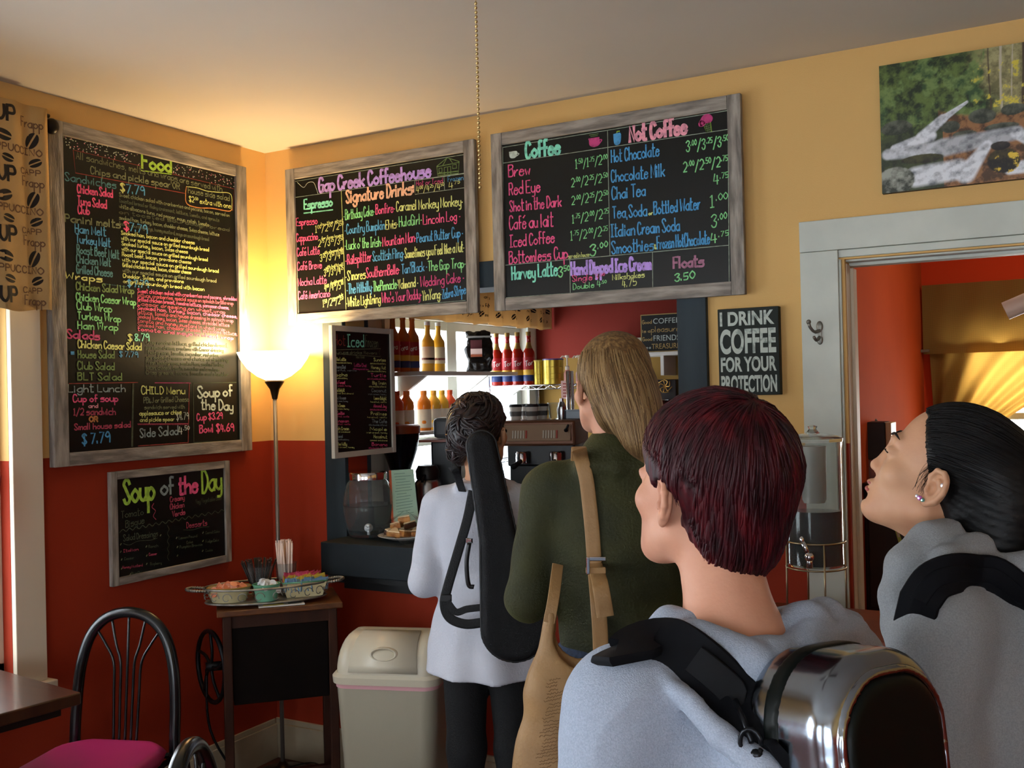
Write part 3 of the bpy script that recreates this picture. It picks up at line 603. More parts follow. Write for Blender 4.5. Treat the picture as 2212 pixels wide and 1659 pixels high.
# ================================================================== implicit-surface modelling (bodies, clothes, bags)
def surf(fn, lo, hi, h):
    """triangulate/quads the zero level of fn on a grid (surface nets)"""
    lo = np.array(lo, float); hi = np.array(hi, float); n = np.ceil((hi-lo)/h).astype(int)+1
    ax = [lo[i]+h*np.arange(n[i]) for i in range(3)]
    X, Y, Z = np.meshgrid(*[a.astype(np.float32) for a in ax], indexing='ij')
    D = np.asarray(fn(X, Y, Z), dtype=np.float32)
    D[0], D[-1], D[:, 0], D[:, -1], D[:, :, 0], D[:, :, -1] = [np.maximum(a, 1e-3) for a in (D[0], D[-1], D[:, 0], D[:, -1], D[:, :, 0], D[:, :, -1])]
    S = D < 0
    c = [S[i:n[0]-1+i, j:n[1]-1+j, k:n[2]-1+k] for i in (0, 1) for j in (0, 1) for k in (0, 1)]
    cnt = sum(a.astype(np.int8) for a in c); act = (cnt > 0) & (cnt < 8)
    I = np.argwhere(act); vid = -np.ones(act.shape, int); vid[tuple(I.T)] = np.arange(len(I))
    acc = np.zeros((len(I), 3)); w = np.zeros(len(I))
    for a in ((0, 0, 0), (0, 0, 1), (0, 1, 0), (0, 1, 1), (1, 0, 0), (1, 0, 1), (1, 1, 0), (1, 1, 1)):
        for d in range(3):
            if a[d]: continue
            b = list(a); b[d] = 1
            va = D[I[:, 0]+a[0], I[:, 1]+a[1], I[:, 2]+a[2]]; vb = D[I[:, 0]+b[0], I[:, 1]+b[1], I[:, 2]+b[2]]
            m = (va < 0) != (vb < 0); t = np.where(m, va/np.where(m, va-vb, 1), 0)
            p = np.tile(np.array(a, float), (len(I), 1)); p[:, d] += t
            acc += p*m[:, None]; w += m
    V = lo+h*(I+acc/w[:, None]); F = []
    for d in range(3):
        e, f = [(1, 2), (2, 0), (0, 1)][d]
        sl = [slice(0, n[k]-1) for k in range(3)]; s0 = list(sl); s1 = list(sl); s1[d] = slice(1, n[d])
        s0[e] = s1[e] = slice(1, n[e]-1); s0[f] = s1[f] = slice(1, n[f]-1)
        A = S[tuple(s0)]; B = S[tuple(s1)]
        for flip, msk in ((0, A & ~B), (1, ~A & B)):
            J = np.argwhere(msk)
            if not len(J): continue
            J[:, e] += 1; J[:, f] += 1
            def g(de, df):
                K = J.copy(); K[:, e] -= de; K[:, f] -= df; return vid[K[:, 0], K[:, 1], K[:, 2]]
            q = np.stack([g(1, 1), g(0, 1), g(0, 0), g(1, 0)], 1)
            F.append(q[:, ::-1] if flip else q)
    return V, np.concatenate(F)
def skin_obj(name, fn, lo, hi, h, mat, parent, label=None, kind=None, smooth_it=1):
    V, F = surf(fn, lo, hi, h)
    off = np.zeros(3); q = parent
    while q is not None: off = off+np.array(q.location); q = q.parent
    me = bpy.data.meshes.new(name); me.vertices.add(len(V)); me.vertices.foreach_set('co', (V-off).astype(np.float32).ravel())
    me.loops.add(F.size); me.loops.foreach_set('vertex_index', F.astype(np.int32).ravel())
    me.polygons.add(len(F)); me.polygons.foreach_set('loop_start', np.arange(0, F.size, 4, dtype=np.int32)); me.polygons.foreach_set('loop_total', np.full(len(F), 4, dtype=np.int32))
    me.update(calc_edges=True); me.validate(); me.polygons.foreach_set('use_smooth', [True]*len(me.polygons))
    o = bpy.data.objects.new(name, me); COL.objects.link(o); me.materials.append(mat)
    if parent is not None: o.parent = parent
    if smooth_it: md = o.modifiers.new('sm', 'SMOOTH'); md.factor = .5; md.iterations = smooth_it
    if label: o['label'] = label
    if kind: o['kind'] = kind
    return o
def smin(a, b, k): h = np.clip(.5+.5*(b-a)/k, 0, 1); return b*(1-h)+a*h-k*h*(1-h)
def smax(a, b, k): return -smin(-a, -b, k)
class Sp:
    """points in a local frame: origin o, axes columns of m"""
    def __init__(s, X, Y, Z, o=(0, 0, 0), m=None):
        a, b, c = X-np.float32(o[0]), Y-np.float32(o[1]), Z-np.float32(o[2])
        if m is not None: a, b, c = [a*m[0][i]+b*m[1][i]+c*m[2][i] for i in range(3)]
        s.x, s.y, s.z = a, b, c
    def ell(s, c, r):
        x, y, z = s.x-c[0], s.y-c[1], s.z-c[2]
        k0 = np.sqrt((x/r[0])**2+(y/r[1])**2+(z/r[2])**2); k1 = np.sqrt((x/r[0]**2)**2+(y/r[1]**2)**2+(z/r[2]**2)**2)
        return k0*(k0-1)/np.maximum(k1, 1e-6)
    def cap(s, a, b, ra, rb=None, sc=(1, 1, 1)):
        rb = ra if rb is None else rb
        a = np.array(a, float); b = np.array(b, float); d = b-a
        x, y, z = s.x-a[0], s.y-a[1], s.z-a[2]
        t = np.clip((x*d[0]+y*d[1]+z*d[2])/max(d@d, 1e-9), 0, 1)
        return np.sqrt(((x-t*d[0])/sc[0])**2+((y-t*d[1])/sc[1])**2+((z-t*d[2])/sc[2])**2)-(ra+(rb-ra)*t)
    def path(s, P, r, k=.01):
        out = None
        for i in range(len(P)-1):
            d = s.cap(P[i], P[i+1], r[i] if hasattr(r, '__len__') else r, r[i+1] if hasattr(r, '__len__') else r)
            out = d if out is None else smin(out, d, k)
        return out
    def tor(s, c, Rr, r, ax=2):
        q = [s.x-c[0], s.y-c[1], s.z-c[2]]; a = q.pop(ax)
        return np.sqrt((np.sqrt(q[0]**2+q[1]**2)-Rr)**2+a**2)-r
    def rbox(s, c, b, r):
        q = [np.abs(v-cc)-bb+r for v, cc, bb in zip((s.x, s.y, s.z), c, b)]
        return np.sqrt(sum(np.maximum(v, 0)**2 for v in q))+np.minimum(np.maximum(np.maximum(q[0], q[1]), q[2]), 0)-r
def frame(bearing, pitch=0, roll=0):
    """columns: right, forward, up; bearing in degrees left of +y, pitch up"""
    m = Matrix.Rotation(R(bearing), 3, 'Z') @ Matrix.Rotation(R(pitch), 3, 'X') @ Matrix.Rotation(R(roll), 3, 'Y')
    return [[m[i][j] for j in range(3)] for i in range(3)]
def loc2w(p, o, m): return np.array([o[i]+sum(m[i][j]*p[j] for j in range(3)) for i in range(3)])
def wob(X, Y, Z, f, a, seed=0):
    """cheap smooth noise for cloth folds"""
    r = np.random.RandomState(seed); o = 0
    for i in range(4):
        d = r.randn(3); d /= np.linalg.norm(d); ph = r.rand()*6.28; ff = f*(1+.6*i)
        o = o+np.sin(X*d[0]*ff+Y*d[1]*ff+Z*d[2]*ff+ph+1.5*np.sin(Y*ff*.4*d[2]+Z*ff*.5*d[0]+ph))/(1+i*.7)
    return o*a
# ------------------------------------------------------------------ a human head in its own frame (x right, y forward, z up; origin between the ears)
def head_sdf(p, nose=1., sides=(1, -1), lips=1., chin=0.):
    d = p.ell((0, -.012, .038), (.074, .094, .082))
    d = smin(d, p.ell((0, .030, -.030), (.058, .062, .078)), .03)
    d = smin(d, p.ell((0, .052, -.072), (.036, .034, .038)), .025)                 # muzzle
    d = smin(d, p.ell((0, .070+chin, -.100), (.017, .017, .015)), .022)                 # chin
    for s in (1, -1):
        d = smin(d, p.cap((s*.054, -.006, -.058), (s*.018, .062+chin*.7, -.098), .017, .013), .03)   # jaw
        d = smin(d, p.ell((s*.040, .058, -.026), (.023, .022, .020)), .02)          # cheekbone
        d = smin(d, p.cap((s*.012, .088, .026), (s*.036, .078, .026), .008, .006), .014)     # brow
        d = smax(d, -p.ell((s*.031, .099, .006), (.019, .014, .012)), .012)        # eye socket
        d = smin(d, p.ell((s*.031, .078, .005), (.014, .0125, .0125)), .004)       # eyeball and lid
        d = smin(d, p.ell((s*.031, .0855, .0085), (.015, .006, .005)), .004)
    d = smin(d, p.cap((0, .089, .014), (0, .108*nose, -.030), .006, .0085), .012)   # nose
    d = smin(d, p.ell((0, .110*nose, -.031), (.0095, .0085, .0085)), .008)
    for s in (1, -1): d = smin(d, p.ell((s*.011, .099*(nose*.7+.3), -.035), (.0065, .008, .0065)), .006)
    d = smax(d, -p.ell((.006, .104*nose, -.0425), (.003, .004, .003)), .003); d = smax(d, -p.ell((-.006, .104*nose, -.0425), (.003, .004, .003)), .003)
    d = smin(d, p.ell((0, .0915+chin*.4, -.0605), (.020, .0085*lips, .0055)), .006)        # lips
    d = smin(d, p.ell((0, .0895+chin*.4, -.0725), (.017, .0085*lips, .0065)), .006)
    d = smax(d, -p.ell((0, .1, -.0665), (.022, .008, .0014)), .003)
    d = smax(d, -p.ell((0, .092, -.0865), (.014, .006, .004)), .008)
    return d
def ear_sdf(p, s):
    """ear on side s; p in head frame"""
    c = (s*.076, -.008, -.012)
    q = Sp(p.x, p.y, p.z, c, [[math.cos(s*.42), -math.sin(s*.42), 0], [math.sin(s*.42), math.cos(s*.42), 0], [0, 0, 1]])
    d = q.ell((s*.002, -.004, 0), (.0070, .018, .031))
    d = smin(d, q.ell((s*.001, .004, -.026), (.0055, .0085, .0105)), .006)          # lobe
    # helix rim
    P = [(s*.003, .010, -.002), (s*.006, .012, .014), (s*.009, .004, .027), (s*.0105, -.009, .028), (s*.011, -.019, .016), (s*.010, -.0205, -.002), (s*.007, -.013, -.018), (s*.004, -.001, -.028)]
    d = smin(d, q.path(P, .0042, .003), .003)
    d = smax(d, -q.ell((s*.0125, .001, -.003), (.0125, .0090, .0130)), .003)         # concha
    d = smax(d, -q.ell((s*.0125, -.005, .0165), (.0085, .0105, .0068)), .002)
    d = smin(d, q.path([(s*.006, -.012, -.012), (s*.0075, -.012, .004), (s*.007, -.004, .014)], .0028, .003), .003)  # antihelix
    d = smin(d, q.ell((s*.006, .010, -.008), (.004, .0035, .006)), .003)            # tragus
    return d
def lock_mesh(mb, paths, r0, n=5, flat=.5, tip=.15):
    """tapered hair locks along 3D paths; normal = away from centre c"""
    for P, c, w in paths:
        k = len(P); rr = [w*(.55+.45*math.sin(math.pi*min(1, (i/(k-1))*1.3+.12)))*(1 if i < k*.55 else max(tip, 1-(i/(k-1)-.55)/.45*(1-tip))) for i in range(k)]
        P = [Vector(p) for p in P]; V = []; F = []
        for i in range(k):
            t = (P[min(i+1, k-1)]-P[max(0, i-1)]); t = t.normalized() if t.length > 1e-9 else Vector((0, 0, -1))
            nn = P[i]-Vector(c); nn = nn-t*nn.dot(t); nn = nn.normalized() if nn.length > 1e-6 else Vector((0, 1, 0)); b = t.cross(nn)
            for j in range(n):
                a = 2*math.pi*j/n; V.append(P[i]+(b*math.cos(a)+nn*math.sin(a)*flat)*rr[i])
        for i in range(k-1):
            for j in range(n): F.append((i*n+j, i*n+(j+1) % n, (i+1)*n+(j+1) % n, (i+1)*n+j))
        mb.add(V, F)
def hair_mat(name, c1, c2, c3, sc=(90, 90, 6), rough=.42, spec=.5, along=None):
    m = bpy.data.materials.new(name); m.use_nodes = True; nt = m.node_tree; N = nt.nodes; L = nt.links; b = N['Principled BSDF']
    b.inputs['Roughness'].default_value = rough; b.inputs['Specular IOR Level'].default_value = spec
    tc = N.new('ShaderNodeTexCoord'); mp = N.new('ShaderNodeMapping'); mp.inputs['Scale'].default_value = sc; L.new(tc.outputs['Object'], mp.inputs[0])
    if along is not None:
        mr = N.new('ShaderNodeMapping'); mr.inputs['Rotation'].default_value = Vector(along).rotation_difference(Vector((0, 0, 1))).to_euler(); L.new(tc.outputs['Object'], mr.inputs[0]); L.new(mr.outputs[0], mp.inputs[0])
    n = N.new('ShaderNodeTexNoise'); n.inputs['Scale'].default_value = 1; n.inputs['Detail'].default_value = 4; L.new(mp.outputs[0], n.inputs['Vector'])
    r = N.new('ShaderNodeValToRGB'); e = r.color_ramp.elements; e[0].position = .3; e[0].color = rgb(c1); e[1].position = .72; e[1].color = rgb(c3); x = e.new(.5); x.color = rgb(c2)
    L.new(n.outputs['Fac'], r.inputs[0]); L.new(r.outputs[0], b.inputs['Base Color'])
    bm = N.new('ShaderNodeBump'); bm.inputs['Strength'].default_value = .4; bm.inputs['Distance'].default_value = .003; L.new(n.outputs['Fac'], bm.inputs['Height']); L.new(bm.outputs[0], b.inputs['Normal'])
    return m
M_SKIN = M('fair_skin', 'CB957A', .55, var=(14, 'BF866C', .4, .7), bump=(160, .05), sss=.08, spec=.35)
M_SKIN2 = M('warm_skin', 'C99A78', .5, var=(14, 'BE8A6A', .4, .7), bump=(160, .05), sss=.08, spec=.4)
M_FLEECE = M('heather_grey_fleece', 'A7B1C1', .95, var=(420, '97A1B1', .35, .65), bump=(600, .35), sheen=.25, spec=.15)
M_FLEECE2 = M('mid_grey_fleece', '95989B', .95, var=(420, '86898C', .35, .65), bump=(600, .35), sheen=.25, spec=.15)
M_STRAP = M('black_webbing', '0A0B0E', .6, bump=(300, .3))
M_BLACKCLOTH = M('black_trousers', '090A0C', .85, bump=(200, .3))
M_METAL = M('brushed_steel', 'B8B8BA', .25, 1.)
M_CHROME = M('chrome', 'D8D8DC', .12, 1.)

# ================================================================== people
from mathutils.bvhtree import BVHTree
def bvh(o): 
    me = o.data; off = Vector((0, 0, 0)); q = o
    while q is not None: off += q.location; q = q.parent
    return BVHTree.FromPolygons([v.co+off for v in me.vertices], [tuple(p.vertices) for p in me.polygons])
def hit(trees, px, py, dflt=None):
    """surface point and normal of a garment that the strap lies on"""
    d = Vector(ray(px, py)); best = None
    for t in trees:
        r = t.ray_cast(Vector(CAM), d)
        if r[0] is not None and (best is None or r[3] < best[3]): best = r
    if best is None:
        p = Vector(dep(px, py, dflt)); return p, -d.normalized()
    return best[0], best[1]
PROF = [(-1, 0), (-.985, .25), (-.93, .42), (-.5, .5), (.5, .5), (.93, .42), (.985, .25), (1, 0), (.95, -.4), (.5, -.5), (-.5, -.5), (-.95, -.4)]
def strap(mb, P, Nn, w, th, n=1, edge=True):
    """flat band through points P with normals Nn (w may be a list)"""
    P = [Vector(p) for p in P]; k = len(P); V = []; F = []
    for i in range(k):
        t = (P[min(i+1, k-1)]-P[max(i-1, 0)]).normalized(); nn = Vector(Nn[i]); nn = (nn-t*nn.dot(t)).normalized(); s = t.cross(nn)
        ww = (w[i] if hasattr(w, '__len__') else w)/2
        for a, b in PROF: V.append(P[i]+s*ww*a+nn*th*b)
    for i in range(k-1):
        for j in range(12): F.append((i*12+j, i*12+(j+1) % 12, (i+1)*12+(j+1) % 12, (i+1)*12+j))
    F += [tuple(range(12))[::-1], tuple(range((k-1)*12, k*12))]
    mb.add(V, F); return mb
def laid(trees, pts, lift, dflt, n=5, smoothn=2):
    H_ = [hit(trees, x, y, dflt) for x, y in pts]
    P = [h[0]+h[1]*lift for h in H_]; Q = [Vector(p) for p in crom([tuple(p) for p in P], n)]
    N0 = [h[1] for h in H_]; Nn = []
    for i in range(len(Q)):
        f = i/(len(Q)-1)*(len(N0)-1); a = int(min(f, len(N0)-2)); Nn.append((N0[a]*(1-(f-a))+N0[a+1]*(f-a)).normalized())
    for _ in range(smoothn): Nn = [(Nn[max(0, i-1)]+Nn[i]*2+Nn[min(len(Nn)-1, i+1)]).normalized() for i in range(len(Nn))]
    return Q, Nn
def legs_sdf(b, h, x0=.085, hip=.50, r=(.085, .058, .042), yo=0):
    d = None
    for s in (1, -1):
        a = b.path([(s*x0, yo, hip*h), (s*(x0+.005), yo+.01, .27*h), (s*(x0+.01), yo-.01, .05*h)], r, .03)
        d = a if d is None else smin(d, a, .02)
    return smin(d, b.ell((0, yo, hip*h+.02), (.16, .105, .11)), .04)
def shoe_mesh(person, bf, o, mat):
    for s in (1, -1):
        c = loc2w((s*.098, .03, 0), o, bf)
        lo = c-np.array([.16, .16, .0]); hi = c+np.array([.16, .16, .12])
        def f(X, Y, Z, s=s):
            p = Sp(X, Y, Z, o, bf)
            d = smin(p.ell((s*.098, .09, .035), (.042, .085, .034)), p.ell((s*.095, -.02, .05), (.038, .06, .05)), .03)
            return smax(d, -(p.z-.002), .004)
        skin_obj('shoe', f, lo-.01, hi, .01, mat, person)
def hair_locks(person, name, sdf, c, pole, fr, o, n, dth, thmax, mat, w=(.0022, .004), start=(.02, 2.2), swirl=.25, lift=.001, seed=1, curl=0, steps=7, tiplift=.003, azr=(0, 6.283)):
    """short locks flowing away from the crown over the hair shell; sdf(P array Nx3 local)->distance"""
    rs = random.Random(seed); pole = Vector(pole).normalized(); e1 = Vector((1, 0, 0)); e1 = (e1-pole*e1.dot(pole)).normalized(); e2 = pole.cross(e1)
    D = []; info = []
    for i in range(n):
        az = rs.uniform(*azr); tm = thmax(az); t0 = math.acos(1-(1-math.cos(min(tm, start[1])))*rs.random()); t0 = max(start[0], min(t0, tm-.12)); dt = dth*rs.uniform(.7, 1.25); sw = rs.uniform(-1, 1)*swirl*.4+swirl
        e_t = min(t0+dt, tm+rs.uniform(-.03, .05)); info.append(rs.uniform(*w)); pts = []; ph = rs.uniform(0, 6.28); lo_ = rs.uniform(0, lift*3)
        for k in range(steps):
            f = k/(steps-1); th = t0+(e_t-t0)*f; a = az+sw*(th-t0)+curl*math.sin(f*5+ph)*.1
            D.append(pole*math.cos(th)+(e1*math.cos(a)+e2*math.sin(a))*math.sin(th)); pts.append(1)
    D = np.array([tuple(d) for d in D]); c = np.array(c); a = np.full(len(D), .02); b = np.full(len(D), .22)
    for _ in range(16):
        m_ = (a+b)/2; P = c+D*m_[:, None]; s = sdf(P[:, 0], P[:, 1], P[:, 2]) < 0; a = np.where(s, m_, a); b = np.where(s, b, m_)
    rad = (a+b)/2; mb = MB(); paths = []
    for i in range(n):
        lf = lift*random.Random(i*7+seed).uniform(0, 2.5)
        pl = []
        for k in range(steps):
            j = i*steps+k; f = k/(steps-1)
            r_ = rad[j]+lf*math.sin(math.pi*min(f*1.2+.1, 1))+tiplift*(max(0, f-.75)*4)*random.Random(i+seed).uniform(-.5, 1)
            pl.append(tuple(loc2w(c+D[j]*r_, o, fr)))
        paths.append((pl, tuple(loc2w(c, o, fr)), info[i]))
    lock_mesh(mb, paths, 1)
    ob = mb.make(name, mat, person, smooth='all', kind='stuff'); return ob

# ------------------------------------------------------------------ red-haired person, foreground
def red_person():
    hb = frame(64, 9, 2); ho = np.array(dep(1520, 1056, 1.40)); bfr = frame(55); bo = loc2w((0, -.035, -.0), ho, frame(55)); bo = np.array([bo[0]+.020, bo[1]-.03, 0]); h = 1.58
    t = thing('person', 'person with short dark red hair in a light grey hoodie, nearest the camera', 'person', (bo[0], bo[1], 0))
    nb = loc2w((0, -.01, 1.265), bo, bfr)                      # neck base
    def f(X, Y, Z):
        p = Sp(X, Y, Z, ho, hb); d = smin(head_sdf(p), ear_sdf(p, 1), .004)
        q = Sp(X, Y, Z); a = loc2w((0, -.028, -.055), ho, hb)
        d = smin(d, q.cap(a, nb, .052, .060), .03)
        g = Sp(X, Y, Z, bo, bfr)
        return smin(d, smin(g.cap((-.13, 0, 1.215), (.13, 0, 1.215), .035), g.ell((0, -.005, 1.16), (.13, .085, .12)), .05), .06)
    skin_obj('body', f, ho-np.array([.24, .24, .42]), ho+np.array([.22, .22, .16]), .0042, M_SKIN, t)
    ce = loc2w((-.080, -.008, -.012), ho, hb); skin_obj('ear', lambda X, Y, Z: ear_sdf(Sp(X, Y, Z, ho, hb), -1), ce-.045, ce+.045, .0016, M_SKIN, t)
    def hair(x, y, z):
        p = Sp(x, y, z)
        top = p.ell((0, -.024, .040), (.094, .118, .102)); nape = p.ell((0, -.070, -.040), (.062, .058, .070))
        d = smin(top, nape, .035)
        face = (y-(.058-.9*np.clip(-z+.045, 0, .2)))             # cut the face free below the fringe
        d2 = smax(d, smin(face, -(z-.040), .01), .010)
        d2 = smax(d2, -Sp(x, y, z).ell((-.088, -.006, -.026), (.035, .030, .040)), .006); d2 = smax(d2, -Sp(x, y, z).ell((.088, -.006, -.026), (.035, .030, .040)), .006)
        burn = 9+smin(Sp(x, y, z).ell((-.070, .034, -.008), (.011, .014, .040)), Sp(x, y, z).ell((.070, .034, -.008), (.011, .014, .040)), .002)
        d2 = smin(d2, burn, .007)
        return smax(d2, -(z+.112+.35*(y+.07)), .01)
    def fh(X, Y, Z):
        p = Sp(X, Y, Z, ho, hb); a = np.arctan2(p.x, p.y+.02)
        return hair(p.x, p.y, p.z)+.0016*np.sin(a*46+p.z*14)+.001*np.sin(a*93-p.z*25)
    HM = hair_mat('dark_red_hair', '1A0508', '330810', '520E15', (60, 60, 10), .5, .22)
    hr = skin_obj('hair', fh, ho-.165, ho+.17, .0042, HM, t, smooth_it=1)
    def tm(az):                                                # az: 0 = right(+x), pi/2 = e2 (back)...
        a = az % 6.283; back = math.sin(a)
        return 1.62+.62*max(0, -math.cos(a-1.5708))*0+.75*max(0, back)**.6*1.0 if back > -.15 else 1.38+.25*(1+back)
    full = lambda x, y, z: np.minimum(hair(x, y, z), 9)
    pole = (0, -.34, 1)
    hair_locks(hr, 'lock', full, (0, -.03, .012), pole, hb, ho, 2900, .62, lambda a: 2.42 if math.sin(a) < -.05 and False else tmred(a), HM, (.0010, .0026), (.03, 2.4), .3, .0014, 5, tiplift=.005)
    # hoodie
    def fc(X, Y, Z):
        g = Sp(X, Y, Z, bo, bfr)
        d = smin(g.ell((0, -.01, 1.08), (.185, .130, .19)), g.ell((0, 0, .86), (.19, .135, .22)), .10)
        d = smin(d, g.cap((-.145, -.012, 1.222), (.145, -.012, 1.222), .064), .07)
        d = smin(d, g.cap((0, -.02, 1.20), (0, -.01, 1.262), .09, .072), .06)
        for s in (1, -1):
            d = smin(d, g.path([(s*.178, -.005, 1.205), (s*.225, -.03, .97), (s*.17, .17, .86), (s*.05, .20, .87)], (.066, .06, .052, .045), .03), .035)
        # hood: thick collar roll around the neck, falling into a pouch on the back
        roll = g.path([(.052, .070, 1.215), (.092, .02, 1.262), (.090, -.045, 1.285), (.045, -.098, 1.262), (0, -.112, 1.238), (-.045, -.098, 1.262), (-.090, -.045, 1.285), (-.092, .02, 1.262), (-.052, .070, 1.215)], (.020, .026, .028, .028, .027, .028, .028, .026, .02), .012)
        d = smin(d, roll, .018)
        pouch = g.ell((0, -.135, 1.165), (.115, .040, .085)); d = smin(d, pouch, .03)
        d = smax(d, -g.cap((0, -.018, 1.20), (0, -.022, 1.45), .060, .088), .014)
        q = Sp(X, Y, Z); px_ = lambda L_: [tuple(dep(a_, b_, c_)) for a_, b_, c_ in L_]
        d = smin(d, q.path(px_([(1418, 1372, 1.34), (1450, 1352, 1.34), (1500, 1362, 1.315), (1560, 1392, 1.29), (1640, 1372, 1.30), (1720, 1350, 1.34), (1785, 1335, 1.38), (1838, 1345, 1.42)]), (.022, .026, .024, .018, .022, .026, .026, .018), .01), .006)
        d = smin(d, q.path(px_([(1500, 1425, 1.27), (1570, 1450, 1.25), (1660, 1440, 1.25), (1750, 1410, 1.29), (1842, 1362, 1.38)]), (.020, .032, .036, .034, .022), .02), .007)
        d = smin(d, q.path(px_([(1395, 1420, 1.235), (1470, 1500, 1.19), (1560, 1590, 1.15), (1650, 1665, 1.12)]), (.008, .014, .018, .020), .01), .008)
        d = d+.0022*wobn(g, 26, 3)+.0035*wobn(g, 11, 8)
        # seam of the sleeve
        return d-.0035*np.exp(-((np.sqrt((g.x+.155)**2+(g.z-1.16)**2)-.085)/.0035)**2)*(g.x < -.1)
    ld = skin_obj('hoodie', fc, (bo[0]-.36, bo[1]-.36, .60), (bo[0]+.36, bo[1]+.36, 1.36), .0065, M_FLEECE, t)
    def fl(X, Y, Z): return legs_sdf(Sp(X, Y, Z, bo, bfr), h)
    skin_obj('jeans', fl, (bo[0]-.24, bo[1]-.24, .03), (bo[0]+.24, bo[1]+.24, 1.0), .012, M('dark_blue_denim', '1F2A3C', .85, var=(120, '2B3850'), bump=(300, .2)), t)
    shoe_mesh(t, bfr, bo, M_BLACKCLOTH)
    # drawn hem of the collar skin edge
    return t, ld, bo, bfr
def wobn(g, f, seed): return wob(g.x, g.y, g.z, f, 1., seed)
def tmred(a):
    """how far from the crown the locks reach, by direction (a=0 right side, +y component = e2)"""
    s = math.sin(a)                                            # e2 = pole x e1 points forward for s>0
    if s > .35: return 1.42                                   # fringe over the forehead
    if s > .02: return 1.42+.45*(.35-s)/.33                    # sideburn
    if s > -.34: return 1.36                                   # over the ear
    return 1.98+.34*min(1, (-s-.34)/.4)
RED, RED_HOOD, RED_O, RED_F = red_person()

